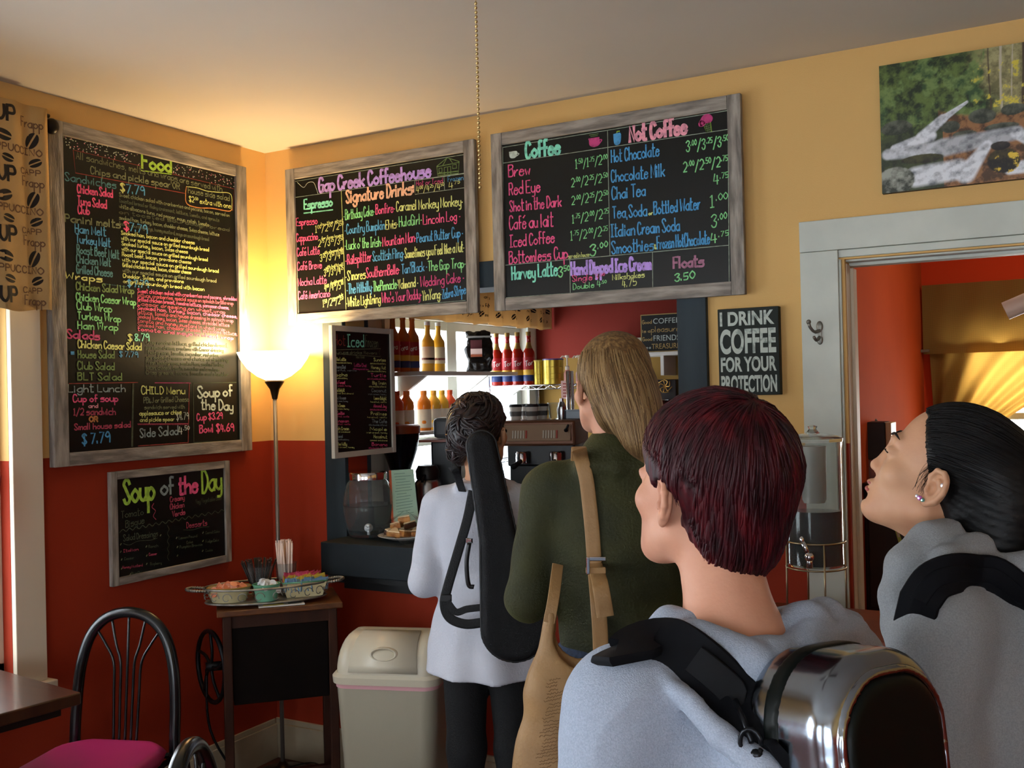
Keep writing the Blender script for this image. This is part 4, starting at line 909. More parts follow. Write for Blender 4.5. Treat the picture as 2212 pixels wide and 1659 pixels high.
# ------------------------------------------------------------------ person at the right edge, profile to the left, looking up
def right_person():
    ear = np.array(dep(2026, 1056, 1.62)); hb = frame(88, 25, 0)
    off = loc2w((-.078, -.012, -.012), (0, 0, 0), hb); ho = ear-off
    bfr = frame(68); bo = np.array([ho[0]+.045, ho[1]-.005, 0]); bo = loc2w((.0, -.03, 0), bo, bfr); h = 1.60; nb = loc2w((0, .0, 1.30), bo, bfr)
    t = thing('person', 'person at the right edge with black hair and earrings, in profile, wearing a grey hoodie', 'person', (bo[0], bo[1], 0))
    def f(X, Y, Z):
        p = Sp(X, Y, Z, ho, hb); d = smin(head_sdf(p, .915, lips=1.05, chin=.007), ear_sdf(p, 1), .004)
        q = Sp(X, Y, Z); a = loc2w((0, -.022, -.060), ho, hb)
        d = smin(d, q.cap(a, nb, .050, .056), .028)
        d = smin(d, q.cap(loc2w((0, .035, -.075), ho, hb), loc2w((0, .045, 1.30), bo, bfr), .030, .030), .03)
        g = Sp(X, Y, Z, bo, bfr)
        return smin(d, g.ell((0, -.005, 1.20), (.13, .08, .09)), .05)
    skin_obj('body', f, ho-np.array([.24, .24, .38]), ho+np.array([.22, .22, .15]), .0040, M_SKIN2, t)
    ce = loc2w((-.080, -.008, -.012), ho, hb); skin_obj('ear', lambda X, Y, Z: ear_sdf(Sp(X, Y, Z, ho, hb), -1), ce-.045, ce+.045, .0016, M_SKIN2, t)
    def hair(x, y, z):
        p = Sp(x, y, z)
        top = p.ell((0, -.024, .040), (.084, .108, .090)); back = p.ell((0, -.105, -.030), (.082, .085, .120)); low = p.ell((0, -.125, -.105), (.078, .075, .085))
        d = smin(smin(top, back, .05), low, .04)
        face = y-(.052-.55*np.clip(.075-z, 0, .085)-.9*np.clip(-.012-z, 0, .2))
        d = smax(d, smin(face, -(z-.085), .01), .008)
        for s in (-1, 1): d = smax(d, -p.ell((s*.092, -.004, -.020), (.030, .030, .046)), .008)
        return d
    def fh(X, Y, Z):
        p = Sp(X, Y, Z, ho, hb); a = np.arctan2(p.z-.02, np.abs(p.x)+.02)
        return hair(p.x, p.y, p.z)+.0010*np.sin(a*60+p.y*12)
    HM = hair_mat('black_hair', '040405', '070708', '110D0B', (40, 8, 60), .48, .22)
    hr = skin_obj('hair', fh, ho-np.array([.24, .28, .24]), ho+np.array([.24, .24, .16]), .0045, HM, t, smooth_it=2)
    # fine combed strands from the hairline backwards
    rs = random.Random(4); D = []; n = 620; K = 8; cc = np.array((0, -.04, .0)); ws = []
    for i in range(n):
        az = rs.uniform(-1.5, 1.5); ph = rs.uniform(0, .35); L_ = rs.uniform(.5, 1.3); ws.append(rs.uniform(.0008, .0020))
        for k in range(K):
            th = .62+ph+L_*k/(K-1)+.14*abs(az); v = Vector((math.sin(az)*math.sin(th+.12), math.cos(th), math.cos(az)*math.sin(th))); D.append(tuple(v))
    D = np.array(D); a = np.full(len(D), .02); b = np.full(len(D), .24)
    for _ in range(16):
        m_ = (a+b)/2; P = cc+D*m_[:, None]; s = hair(P[:, 0], P[:, 1], P[:, 2]) < 0; a = np.where(s, m_, a); b = np.where(s, b, m_)
    paths = [([tuple(loc2w(cc+D[i*K+k]*(a[i*K+k]+.0008), ho, hb)) for k in range(K)], tuple(loc2w(cc, ho, hb)), ws[i]) for i in range(n)]
    mb = MB(); lock_mesh(mb, paths, 1); mb.make('lock', HM, hr, smooth='all', kind='stuff')
    # loose wisps on the temple, cheek and nape
    mb = MB()
    for i in range(34):
        y0 = rs.uniform(.004, .022); z0 = rs.uniform(.0, .03); P = [(-.0745, y0-.012, z0+.012), (-.0745+rs.uniform(-.001, .001), y0, z0-.012), (-.0715, y0+rs.uniform(-.004, .006), z0-.034)]
        mb.tube([loc2w(p, ho, hb) for p in crom(P, 4)], .00022, 4)
    mb.make('wisp', HM, hr, kind='stuff')
    # brow, lashes, lips
    BR = M('dark_brow', '140D0A', .8)
    for s in (-1, 1):
        mb = MB(); mb.tube([loc2w(p, ho, hb) for p in crom([(s*.014, .0955, .030), (s*.030, .0900, .036), (s*.047, .0760, .031)], 5)], [.0015, .0028, .003, .003, .003, .0028, .0026, .0022, .0018, .0012, .0006], 6, .6); mb.make('eyebrow', BR, t, smooth='all')
        mb = MB(); mb.tube([loc2w(p, ho, hb) for p in crom([(s*.018, .0915, .004), (s*.031, .0935, .0045), (s*.046, .0850, .003)], 5)], .0013, 5, .6); mb.make('eyelashes', BR, t, smooth='all')
    LP = M('lip_skin', 'B0605A', .45)
    for z_, r_ in ((-.0605, .0046), (-.0728, .0052)):
        def flp(X, Y, Z, z_=z_, r_=r_):
            p = Sp(X, Y, Z, ho, hb); return p.ell((0, .0945-(.0015 if z_ < -.07 else 0), z_), (.019, .0082, r_))
        c = loc2w((0, .095, z_), ho, hb); skin_obj('lip', flp, c-.03, c+.03, .0016, LP, t)
    for p, r_, cl in (((-.0825, .006, -.037), .0042, ('pink_stone', 'C77BC8')), ((-.082, .001, -.038), .0036, ('green_stone', '6FA89A')), ((-.082, .011, -.036), .003, ('clear_stone', 'D8D8E0')), ((-.0915, -.018, -.002), .0042, ('clear_stone', 'D8D8E0'))):
        mb = MB(); c = loc2w(p, ho, hb); mb.ball(c, r_, 8, 5); mb.make('earring', M(cl[0], cl[1], .15, .3), t, label='small '+cl[0].replace('_', ' ')+' earring')
    def fc(X, Y, Z):
        g = Sp(X, Y, Z, bo, bfr)
        d = smin(g.ell((0, -.01, 1.08), (.195, .135, .19)), g.ell((0, 0, .86), (.19, .135, .22)), .10)
        d = smin(d, g.cap((-.155, -.012, 1.235), (.155, -.012, 1.235), .068), .07)
        d = smin(d, g.cap((0, -.02, 1.20), (0, -.01, 1.27), .09, .074), .06)
        for s in (1, -1): d = smin(d, g.path([(s*.188, -.005, 1.215), (s*.235, -.02, .97), (s*.17, .17, .87), (s*.05, .20, .88)], (.070, .064, .054, .046), .03), .035)
        roll = g.path([(.040, .110, 1.19), (.085, .06, 1.262), (.102, -.03, 1.305), (.060, -.110, 1.312), (0, -.130, 1.30), (-.060, -.110, 1.312), (-.102, -.03, 1.305), (-.085, .06, 1.262), (-.040, .110, 1.19)], (.022, .028, .032, .036, .036, .036, .032, .028, .022), .012)
        d = smin(d, roll, .018); d = smin(d, g.ell((0, -.150, 1.22), (.12, .05, .10)), .035)
        q = Sp(X, Y, Z); px_ = lambda L_: [tuple(dep(a_, b_, c_)) for a_, b_, c_ in L_]
        d = smin(d, q.path(px_([(2085, 1150, 1.62), (2015, 1175, 1.58), (1960, 1228, 1.56), (1938, 1290, 1.55), (1944, 1350, 1.55), (1985, 1410, 1.53)]), (.030, .030, .030, .028, .028, .030), .012), .012)
        d = smin(d, q.path(px_([(2120, 1180, 1.56), (2050, 1215, 1.52), (2000, 1280, 1.50), (1985, 1350, 1.49)]), (.028, .026, .022, .018), .012), .012)
        d = smax(d, -g.cap((0, .012, 1.21), (0, -.01, 1.45), .060, .090), .014)
        return d+.0022*wobn(g, 24, 13)+.004*wobn(g, 11, 18)
    ld = skin_obj('hoodie', fc, (bo[0]-.37, bo[1]-.37, .60), (bo[0]+.37, bo[1]+.37, 1.38), .0068, M_FLEECE2, t)
    skin_obj('jeans', lambda X, Y, Z: legs_sdf(Sp(X, Y, Z, bo, bfr), h), (bo[0]-.24, bo[1]-.24, .03), (bo[0]+.24, bo[1]+.24, 1.0), .012, M('dark_blue_denim', '1F2A3C'), t)
    shoe_mesh(t, bfr, bo, M_BLACKCLOTH)
    return t, ld, bo, bfr
RIGHT, RIGHT_HOOD, RT_O, RT_F = right_person()

# ------------------------------------------------------------------ blonde person in olive velvet jacket
M_OLIVE = M('olive_velvet', '35350F', .8, var=(5, '212309', .35, .65), bump=(160, .35), sheen=.8)
def hand_sdf(g, w, s, d0=(0, 1, 0)):
    """relaxed hand: palm and five bent fingers from wrist w towards d0 (body frame), side s"""
    w = np.array(w, float); f = np.array(d0, float); f /= np.linalg.norm(f); up = np.array((0, 0, 1.)); r = np.cross(f, up); r /= np.linalg.norm(r); up = np.cross(r, f)
    pm = w+f*.045; d = g.path([w, w+f*.03, w+f*.075], (.024, .030, .028), .01); d = smin(d, g.cap(w+f*.05-r*.022, w+f*.05+r*.022, .014), .015)
    for i, (o_, L_) in enumerate(((-.030, .062), (-.010, .074), (.010, .070), (.029, .056))):
        b = w+f*.082+r*o_; m_ = b+f*L_*.5-up*.010; e = m_+f*L_*.35-up*.028
        d = smin(d, g.path([b, m_, e], (.0095, .0085, .007), .004), .006)
    b = w+f*.03-r*s*.030; d = smin(d, g.path([b, b+f*.030-r*s*.022-up*.006, b+f*.058-r*s*.020-up*.018], (.012, .010, .008), .005), .010)
    return d
def blonde():
    bc = np.array(dep(1332, 1000, 2.60)); bfr = frame(24); bo = np.array([bc[0], bc[1], 0]); h = 1.67
    ho = np.array(dep(1312, 838, 2.62)); hb = frame(50, 3, 3)
    t = thing('person', 'person with long blonde hair in an olive velvet jacket standing back to the camera', 'person', (bo[0], bo[1], 0))
    nb = loc2w((0, 0, 1.42), bo, bfr)
    def f(X, Y, Z):
        p = Sp(X, Y, Z, ho, hb); d = smin(head_sdf(p), ear_sdf(p, -1), .005)
        q = Sp(X, Y, Z); d = smin(d, q.cap(loc2w((0, -.028, -.055), ho, hb), nb, .05, .058), .03)
        g = Sp(X, Y, Z, bo, bfr); return smin(d, g.ell((0, 0, 1.32), (.13, .08, .09)), .05)
    skin_obj('body', f, ho-np.array([.2, .2, .36]), ho+np.array([.2, .2, .15]), .006, M_SKIN, t)
    for s in (1, -1):
        w = (s*.10, .275, 1.13); c = loc2w((s*.10, .34, 1.12), bo, bfr)
        skin_obj('hand', lambda X, Y, Z: hand_sdf(Sp(X, Y, Z, bo, bfr), w, s, (-s*.25, 1, -.05)), c-.13, c+.13, .005, M_SKIN, t)
    HM = hair_mat('blonde_hair', '4A3520', '6E5232', '947548', (160, 160, 7), .5, .3, along=tuple(CR*.34-CU*.94))
    tip = dep(1392, 965, 2.46)
    tipl = Vector(tip)
    def hair(x, y, z):
        p = Sp(x, y, z); d = p.ell((0, -.022, .040), (.086, .106, .092))
        d = smax(d, smin(y-(.050-.8*np.clip(.03-z, 0, .2)), -(z-.055), .01), .01)
        return smax(d, -p.ell((-.09, .0, -.03), (.03, .022, .04)), .006)
    # mass of hair falling to the right shoulder, world space path
    path = [loc2w((0, -.045, .06), ho, hb), dep(1352, 850, 2.50), dep(1374, 900, 2.47), dep(1392, 950, 2.45), dep(1408, 985, 2.45)]
    def fh(X, Y, Z):
        p = Sp(X, Y, Z, ho, hb); d = hair(p.x, p.y, p.z); q = Sp(X, Y, Z)
        a = np.arctan2(p.x, p.y+.02)
        m_ = q.path([tuple(v) for v in path], (.085, .074, .058, .040, .022), .04)
        back = p.ell((.0, -.075, -.04), (.07, .05, .08))
        return smin(smin(d, m_, .03), back, .03)
    hr = skin_obj('hair', fh, ho-np.array([.2, .22, .3]), ho+np.array([.22, .2, .16]), .0055, HM, t, smooth_it=1)
    bt = bvh(hr)
    rs = random.Random(8); paths = []
    for i in range(2600):
        x, y = rs.uniform(1236, 1412), rs.uniform(752, 940); pts = []; n_ = rs.randint(7, 13); lf = rs.uniform(0, .0016)
        for k in range(n_):
            hp = bt.ray_cast(Vector(CAM), Vector(ray(x, y)))
            if hp[0] is None: break
            pts.append(tuple(hp[0]+hp[1]*lf)); g_ = min(1, max(0, (y-760)/190)); dx, dy = (1398-x)*(.10+.45*g_)*.11+(x-1315)*.06*(1-g_), 9
            x += dx; y += dy
        if len(pts) > 4: paths.append((pts, tuple(loc2w((0, 0, .02), ho, hb)), rs.uniform(.0007, .0016)))
    for q_, cl in enumerate(('5C452A', '7A5E3C', '967A52')):
        mb = MB(); lock_mesh(mb, paths[q_::3], 1); mb.make('lock', M('hair_strand_'+cl, cl, .5, spec=.3), hr, smooth='all', kind='stuff')
    def fc(X, Y, Z):
        g = Sp(X, Y, Z, bo, bfr)
        d = smin(g.ell((0, -.005, 1.21), (.190, .125, .20)), g.ell((0, 0, 1.00), (.165, .115, .20)), .08)
        d = smin(d, g.cap((-.150, -.01, 1.352), (.150, -.01, 1.352), .058), .06); d = smin(d, g.cap((0, -.01, 1.33), (0, -.005, 1.44), .085, .070), .05)
        d = smin(d, g.tor((0, -.012, 1.435), .060, .022), .03); d = smin(d, g.path([(-.10, .02, 1.39), (-.07, -.075, 1.405), (0, -.09, 1.40), (.07, -.075, 1.405), (.10, .02, 1.39)], .026, .01), .015)
        d = smax(d, -(g.z-(.905+.01*np.sin(g.x*30))), .01)
        for s in (1, -1): d = smin(d, g.path([(s*.185, -.005, 1.335), (s*.235, -.03, 1.06), (s*.11, .25, 1.12)], (.062, .056, .045), .03), .03)
        d = smax(d, -g.cap((0, 0, 1.38), (0, -.01, 1.6), .055, .062), .01)
        return d+.0025*wobn(g, 24, 21)+.004*wobn(g, 10, 22)
    jk = skin_obj('jacket', fc, (bo[0]-.36, bo[1]-.36, .86), (bo[0]+.36, bo[1]+.36, 1.50), .007, M_OLIVE, t)
    skin_obj('jeans', lambda X, Y, Z: legs_sdf(Sp(X, Y, Z, bo, bfr), h, hip=.53), (bo[0]-.26, bo[1]-.26, .03), (bo[0]+.26, bo[1]+.26, 1.08), .011, M('dark_blue_denim', '1F2A3C'), t)
    shoe_mesh(t, bfr, bo, M_BLACKCLOTH)
    return t, jk, bo, bfr
BLON, JACKET, BL_O, BL_F = blonde()

# ------------------------------------------------------------------ person in the white coat at the counter
M_COAT = M('off_white_coat', 'C3C4CC', .85, var=(4, 'B6B8C2'), bump=(150, .25))
def white_coat():
    bc = np.array(dep(1046, 1100, 3.34)); bfr = frame(20); bo = np.array([bc[0], bc[1], 0]); h = 1.56
    ho = np.array(dep(1040, 934, 3.33)); hb = frame(5, 5, 0)
    t = thing('person', 'person with pinned-up dark hair in a belted white coat standing at the counter', 'person', (bo[0], bo[1], 0))
    nb = loc2w((0, 0, 1.30), bo, bfr)
    def f(X, Y, Z):
        p = Sp(X, Y, Z, ho, hb); d = smin(head_sdf(p), ear_sdf(p, -1), .005); d = smin(d, ear_sdf(p, 1), .005)
        q = Sp(X, Y, Z); d = smin(d, q.cap(loc2w((0, -.028, -.055), ho, hb), nb, .05, .056), .03)
        g = Sp(X, Y, Z, bo, bfr); return smin(d, g.ell((0, 0, 1.22), (.12, .08, .08)), .05)
    skin_obj('body', f, ho-np.array([.2, .2, .34]), ho+np.array([.2, .2, .15]), .006, M_SKIN2, t)
    for s in (1, -1):
        w = (s*.09, .235, 1.06); c = loc2w((s*.09, .30, 1.05), bo, bfr)
        skin_obj('hand', lambda X, Y, Z: hand_sdf(Sp(X, Y, Z, bo, bfr), w, s, (-s*.25, 1, 0)), c-.12, c+.12, .005, M_SKIN2, t)
    HM = hair_mat('dark_brown_hair', '0E0809', '1C1012', '38201E', (50, 50, 20), .4)
    def hair(x, y, z):
        p = Sp(x, y, z); d = smin(p.ell((0, -.026, .042), (.088, .108, .090)), p.ell((0, -.095, .012), (.070, .050, .066)), .02)
        d = smin(d, p.ell((-.055, -.07, -.045), (.035, .035, .055)), .02); d = smax(d, smin(y-.03, -(z-.06), .01), .01)
        return smax(d, -p.ell((.09, .0, -.02), (.03, .024, .04)), .006)
    hr = skin_obj('hair', lambda X, Y, Z: (lambda p: hair(p.x, p.y, p.z)+wob(p.x, p.y, p.z, 110, .003, 3))(Sp(X, Y, Z, ho, hb)), ho-.20, ho+.19, .006, HM, t)
    hair_locks(hr, 'lock', hair, (0, -.04, .02), (0, -.9, .5), hb, ho, 420, .8, lambda a: 1.7, HM, (.003, .006), (.05, 1.7), .9, .003, 9, curl=3, steps=9, tiplift=.006)
    def fc(X, Y, Z):
        g = Sp(X, Y, Z, bo, bfr)
        d = smin(g.ell((0, -.005, 1.14), (.172, .118, .17)), g.ell((0, 0, .98), (.142, .105, .16)), .06)
        d = smin(d, g.cap((-.125, -.01, 1.240), (.125, -.01, 1.240), .052), .05); d = smin(d, g.cap((0, -.01, 1.22), (0, 0, 1.30), .075, .062), .04)
        t_ = np.clip((.96-g.z)/.33, 0, 1); a = np.arctan2(g.x, g.y); rx = .145+.075*t_+.010*np.sin(a*7+1)*t_; ry = .108+.075*t_+.010*np.sin(a*7+1)*t_
        sk = (np.sqrt((g.x/rx)**2+(g.y/ry)**2)-1)*.11; sk = smax(smax(sk, g.z-.99, .02), .675-g.z, .004)
        d = smin(d, sk, .03); d = smax(d, .675-g.z, .004)
        bl = np.abs(g.z-.985)-.022; d = smin(d, smax((np.sqrt((g.x/.150)**2+(g.y/.112)**2)-1)*.12, bl, .004), .004)
        for s in (1, -1): d = smin(d, g.path([(s*.158, -.005, 1.225), (s*.195, -.03, .98), (s*.10, .22, 1.05)], (.055, .050, .040), .03), .025)
        d = smin(d, g.path([(-.09, .03, 1.28), (-.065, -.065, 1.29), (0, -.08, 1.285), (.065, -.065, 1.29), (.09, .03, 1.28)], .022, .01), .012)
        d = smax(d, -g.cap((0, 0, 1.24), (0, -.01, 1.5), .05, .06), .01)
        return d+.0018*wobn(g, 26, 31)+.003*wobn(g, 12, 32)
    ct = skin_obj('coat', fc, (bo[0]-.34, bo[1]-.34, .60), (bo[0]+.34, bo[1]+.34, 1.36), .007, M_COAT, t)
    skin_obj('trousers', lambda X, Y, Z: legs_sdf(Sp(X, Y, Z, bo, bfr), h, .075, r=(.08, .062, .05)), (bo[0]-.24, bo[1]-.24, .03), (bo[0]+.24, bo[1]+.24, 1.0), .011, M_BLACKCLOTH, t)
    shoe_mesh(t, bfr, bo, M_BLACKCLOTH)
    return t, ct, bo, bfr
WHITE, COAT, WC_O, WC_F = white_coat()

# ================================================================== bags, cases and straps that people carry
tr = [bvh(RED_HOOD)]
M_PAD = M('black_padded_strap', '06070C', .8, spec=.2)
# ---- hard shell case on the back of the red-haired person
CO = np.array(dep(1866, 1594, 1.14)); CB = 62
cf = frame(CB, -7, 2); CO = CO-np.array([0, 0, .265])
CASE = thing('instrument_case', 'shiny silver and black hard-shell case with rounded top on the nearest back', 'case', tuple(CO))
def shell2(g, hx, hz, r, y0, y1, e):
    qx = np.abs(g.x)-hx+r; qz = np.abs(g.z)-hz+r
    d2 = np.sqrt(np.maximum(qx, 0)**2+np.maximum(qz, 0)**2)+np.minimum(np.maximum(qx, qz), 0)-r
    qy = np.abs(g.y-(y0+y1)/2)-(y1-y0)/2
    a = d2+e; b = qy+e
    return np.minimum(np.maximum(a, b), 0)+np.sqrt(np.maximum(a, 0)**2+np.maximum(b, 0)**2)-e
M_SHELL = M('polished_silver_shell', '9AA2AC', .17, 1., var=(3, '828A94'), bump=(5, .05))
M_BLK = M('gloss_black_shell', '080D0B', .42, spec=.18)
def cfn(hx, hz, r, y0, y1, e): return lambda X, Y, Z: shell2(Sp(X, Y, Z, CO, cf), hx, hz, r, y0, y1, e)
e3 = np.array([.24, .24, .40])
skin_obj('shell', cfn(.104, .36, .085, -.068, .068, .030), CO-e3, CO+e3, .005, M_SHELL, CASE)
skin_obj('rubber_band', cfn(.1065, .3625, .087, .004, .028, .004), CO-e3, CO+e3, .004, M_BLK, CASE, label='glossy black band around the shell')
skin_obj('face_panel', cfn(.082, .335, .070, -.075, -.05, .012), CO-e3, CO+e3, .004, M_BLK, CASE, label='glossy black panel on the outer face')
skin_obj('edge_trim', lambda X, Y, Z: (lambda g: smax(shell2(g, .090, .344, .076, -.0715, -.05, .006), -shell2(g, .080, .333, .068, -.2, .0, .004), .002))(Sp(X, Y, Z, CO, cf)), CO-e3, CO+e3, .004, M_SHELL, CASE)
mb = MB()
for z in (.10, -.12): 
    c = loc2w((-.107, .016, z), CO, cf); mb.box(c, (.012, .03, .045), mat=Matrix(cf))
mb.make('latch', M_CHROME, CASE, bevel=.002, kind='stuff')
# ---- padded shoulder strap of that case
ST = [(1352, 1418), (1400, 1392), (1455, 1396), (1525, 1440), (1585, 1510), (1635, 1575), (1668, 1622), (1685, 1650)]
P, Nn = laid(tr, ST, .008, 1.15, smoothn=16)
# continue over the front of the shoulder, out of sight
bod = np.array(RED_O)
fr1 = [Vector(loc2w((-.128, .06, 1.235), RED_O, RED_F)), Vector(loc2w((-.125, .115, 1.17), RED_O, RED_F)), Vector(loc2w((-.125, .135, 1.05), RED_O, RED_F))]
fr1 = [Vector(p) for p in crom([tuple(P[0]+Vector(a)) for a in (CF*.022-CR*.010-CU*.006, CF*.045-CR*.010-CU*.035, CF*.055-CU*.09, CF*.055-CU*.16)], 4)]
Z_ = Vector((0, 0, 1)); P = fr1[::-1]+P; Nn = [(Vector(CF)*(1-.06*i)+Z_*.08*i-Vector(CR)*.4).normalized() for i in range(len(fr1))]+Nn
for _ in range(5): Nn = [(Nn[max(0, i-1)]+Nn[i]*2+Nn[min(len(Nn)-1, i+1)]).normalized() for i in range(len(Nn))]
SG = thing('shoulder_strap', 'wide black padded strap over the light grey hoodie, nearest the camera', 'strap', tuple(P[8]))
kk = len(P); strap(MB(), P, Nn, [.066 if i < kk-8 else .066-.030*(i-kk+8)/8 for i in range(kk)], .014).make('pad', M_PAD, SG, smooth=True)
Pq, Nq = laid(tr, [(1505, 1415), (1545, 1448), (1580, 1490), (1600, 1520)], .020, 1.15, smoothn=4)
strap(MB(), Pq, Nq, .036, .006).make('stitched_patch', M('black_leather_patch', '0C0D10', .7, spec=.2), SG, smooth=True)
mb = MB(); q = hit(tr, 1600, 1530, 1.1)[0]+Vector((0, -.02, .015)); q2 = hit(tr, 1650, 1610, 1.05)[0]+Vector((-.005, -.03, .012))
mb.tube([q, q+(q2-q)*.5+Vector((0, 0, .002)), q2], .0035, 8); mb.tube([q2+Vector((math.cos(a)*.012, -.004, math.sin(a)*.016)) for a in np.linspace(0, 6.0, 14)], .0028, 6)
mb.make('clip', M('black_steel_clip', '26282C', .3, .8), SG, smooth='all')
mb = MB()
for k in range(5): mb.ball(q2+Vector((.006+k*.004, -.004, -.012-.012*k)), (.008, .006, .007), 8, 6)
mb.make('swivel', M('black_steel_clip', '26282C', .3, .8), SG, smooth='all')
# ---- strap of the person at the right edge
P, Nn = laid([bvh(RIGHT_HOOD)], [(1990, 1296), (2015, 1262), (2055, 1238), (2100, 1232), (2150, 1243), (2205, 1275), (2245, 1320)], .008, 1.5, smoothn=14)
P = [P[0]+Vector(CF)*.03-Vector((0, 0, .05))]+P; Nn = [Nn[0]]+Nn
sr = thing('backpack_strap', 'black strap over the shoulder of the dark-haired person at the right edge', 'strap', tuple(P[4]))
strap(MB(), P, Nn, .058, .012).make('pad', M_PAD, sr, smooth=True)
strap(MB(), [p+n*.0065 for p, n in zip(P, Nn)], Nn, .024, .003).make('webbing', M_PAD, sr, smooth=True)
# ---- violin case on the white coat
A = np.array(dep(1040, 962, 3.12)); B = np.array(dep(1112, 1352, 3.10))
cx = B-A; Lc = np.linalg.norm(cx); up = -cx/Lc; back = -np.array(ray(1080, 1200)); back = back-up*(back@up); back /= np.linalg.norm(back); rt = np.cross(up, back); cm = [[rt[i], back[i], up[i]] for i in range(3)]
VC = thing('violin_case', 'long black soft violin case hanging on the back of the white coat', 'case', tuple(B))
def vc(X, Y, Z):
    g = Sp(X, Y, Z, A, cm); t_ = np.clip(-g.z/Lc, 0, 1); w = .044+.022*t_+.036*np.clip((t_-.5)/.5, 0, 1)**1.0
    z = g.z+t_*Lc
    return np.sqrt(g.x**2+z**2+np.minimum(0, 0)*z)-w, g
def vcase(X, Y, Z):
    d, g = vc(X, Y, Z); q = np.abs(g.y)-.044; a = d+.02; b = q+.02
    return np.minimum(np.maximum(a, b), 0)+np.sqrt(np.maximum(a, 0)**2+np.maximum(b, 0)**2)-.02
lo = np.minimum(A, B)-.16; hi = np.maximum(A, B)+.16
M_CASE = M('black_nylon_case', '0B0B0D', .7, bump=(260, .3), spec=.35)
skin_obj('case_body', vcase, lo, hi, .0055, M_CASE, VC)
def vz(X, Y, Z):
    d, g = vc(X, Y, Z); return np.sqrt((d-.001)**2+(g.y-.022)**2)-.0045
skin_obj('piping', vz, lo, hi, .0045, M('black_piping', '17171A', .45), VC)
def free(pts, D, n=6): return [Vector(p) for p in crom([tuple(dep(x, y, D_)) for (x, y), D_ in zip(pts, D)], n)]
mb = MB(); P = free([(1022, 1060), (1010, 1120), (990, 1190), (968, 1265), (960, 1305), (972, 1335), (1005, 1348), (1042, 1345)], [3.14]*8)
strap(mb, P, [Vector(-CF)]*len(P), .030, .004); mb.make('hanging_strap', M_STRAP, VC, smooth=True)
mb = MB(); P = free([(966, 1300), (985, 1322), (1008, 1316), (1040, 1312)], [3.12]*4); strap(mb, P, [Vector(-CF)]*len(P), .022, .004); mb.make('hanging_strap', M_STRAP, VC, smooth=True)
mb = MB(); mb.box(dep(964, 1292, 3.13), (.034, .01, .022), mat=Matrix([[CR[i], CF[i], CU[i]] for i in range(3)])); mb.make('buckle', M('black_plastic', '101012', .35), VC, bevel=.002)
mb = MB(); P = free([(1014, 1172), (1008, 1215), (1012, 1262), (1024, 1268)], [3.08]*4); mb.tube(P, .007, 8); mb.make('carry_handle', M('black_plastic', '101012', .35), VC, smooth='all')
mb = MB(); mb.box(dep(1014, 1168, 3.09), (.02, .01, .015)); mb.make('handle_ring', M_CHROME, VC, bevel=.002)
# strap over the left shoulder of the coat, with camera-style buckle dangling
P, Nn = laid([bvh(COAT)], [(1000, 1060), (985, 1020), (975, 1005)], .005, 3.2, smoothn=3)
strap(MB(), P, Nn, .026, .004).make('shoulder_strap', M_STRAP, VC, smooth=True)
# ---- tan tote with long strap
JT = [bvh(JACKET)]
M_TAN = M('tan_leather', 'A07C50', .6, var=(8, '8C6A42'), bump=(120, .15))
TT = thing('tote_bag', 'slouchy tan tote bag with long buckled strap on the olive jacket', 'bag', tuple(dep(1225, 1600, 2.40)))
P, Nn = laid(JT, [(1252, 972), (1259, 995), (1268, 1030), (1276, 1090), (1282, 1150), (1287, 1215)], .012, 2.45, smoothn=5)
E0 = P[-1]; P2 = [Vector(p) for p in crom([tuple(E0), tuple(dep(1291, 1290, 2.36)), tuple(dep(1296, 1360, 2.35)), tuple(dep(1298, 1420, 2.36))], 5)][1:]
Nn = [(n_+Vector(-CF)*2).normalized() for n_ in Nn]; pf = P[0]; P = [pf+Vector(CF)*.07-Vector((0, 0, .03)), pf+Vector(CF)*.035+Vector((0, 0, .004))]+P; Nn = [Vector((0, 0, 1)), (Vector((0, 0, 1))-Vector(CF)).normalized()]+Nn
strap(MB(), P+P2, Nn+[Vector(-CF)]*len(P2), .036, .005).make('strap', M_TAN, TT, smooth=True)
P3 = [Vector(p) for p in crom([tuple(E0+Vector(-CF)*.012), tuple(dep(1297, 1265, 2.34)), tuple(dep(1308, 1332, 2.33))], 5)]
strap(MB(), P3, [Vector(-CF)]*len(P3), [.036+.004*i/len(P3) for i in range(len(P3))], .004).make('strap_end', M_TAN, TT, smooth=True)
CM3 = Matrix([[CR[i], CF[i], CU[i]] for i in range(3)])
for yy, m_, nm in ((1207, M_CHROME, 'buckle'), (1232, M_TAN, 'strap_loop')):
    mb = MB(); c = dep(1287, yy, 2.345); mb.box(c, (.046, .010, .010 if m_ is M_CHROME else .014), mat=CM3); mb.make(nm, m_, TT, bevel=.002)
mb = MB(); mb.box(dep(1270, 1222, 2.34), (.008, .010, .040), mat=CM3); mb.make('buckle', M_CHROME, TT, bevel=.002)
BC = np.array(dep(1232, 1640, 2.42)); bm3 = [[CR[i], CF[i], CU[i]] for i in range(3)]
def tote(X, Y, Z):
    g = Sp(X, Y, Z, BC, bm3)
    d = g.ell((0, 0, -.02), (.135, .062, .20)); d = smin(d, g.ell((.02, 0, -.10), (.15, .066, .15)), .05); d = smin(d, g.ell((.005, 0, .12), (.095, .048, .13)), .04)
    left = g.cap((-.045, .005, .34), (-.070, 0, .16), .010, .035); right = g.cap((.068, 0, .26), (.05, 0, .13), .010, .05)
    d = smin(smin(d, left, .05), right, .05)
    d = smax(d, -(g.ell((.008, .0, .285), (.058, .032, .085))), .008); d = smax(d, -(g.ell((.012, -.03, .300), (.050, .05, .070))), .008)
    return d+.002*np.sin(g.x*70+g.z*25)+.003*wobn(g, 16, 41)
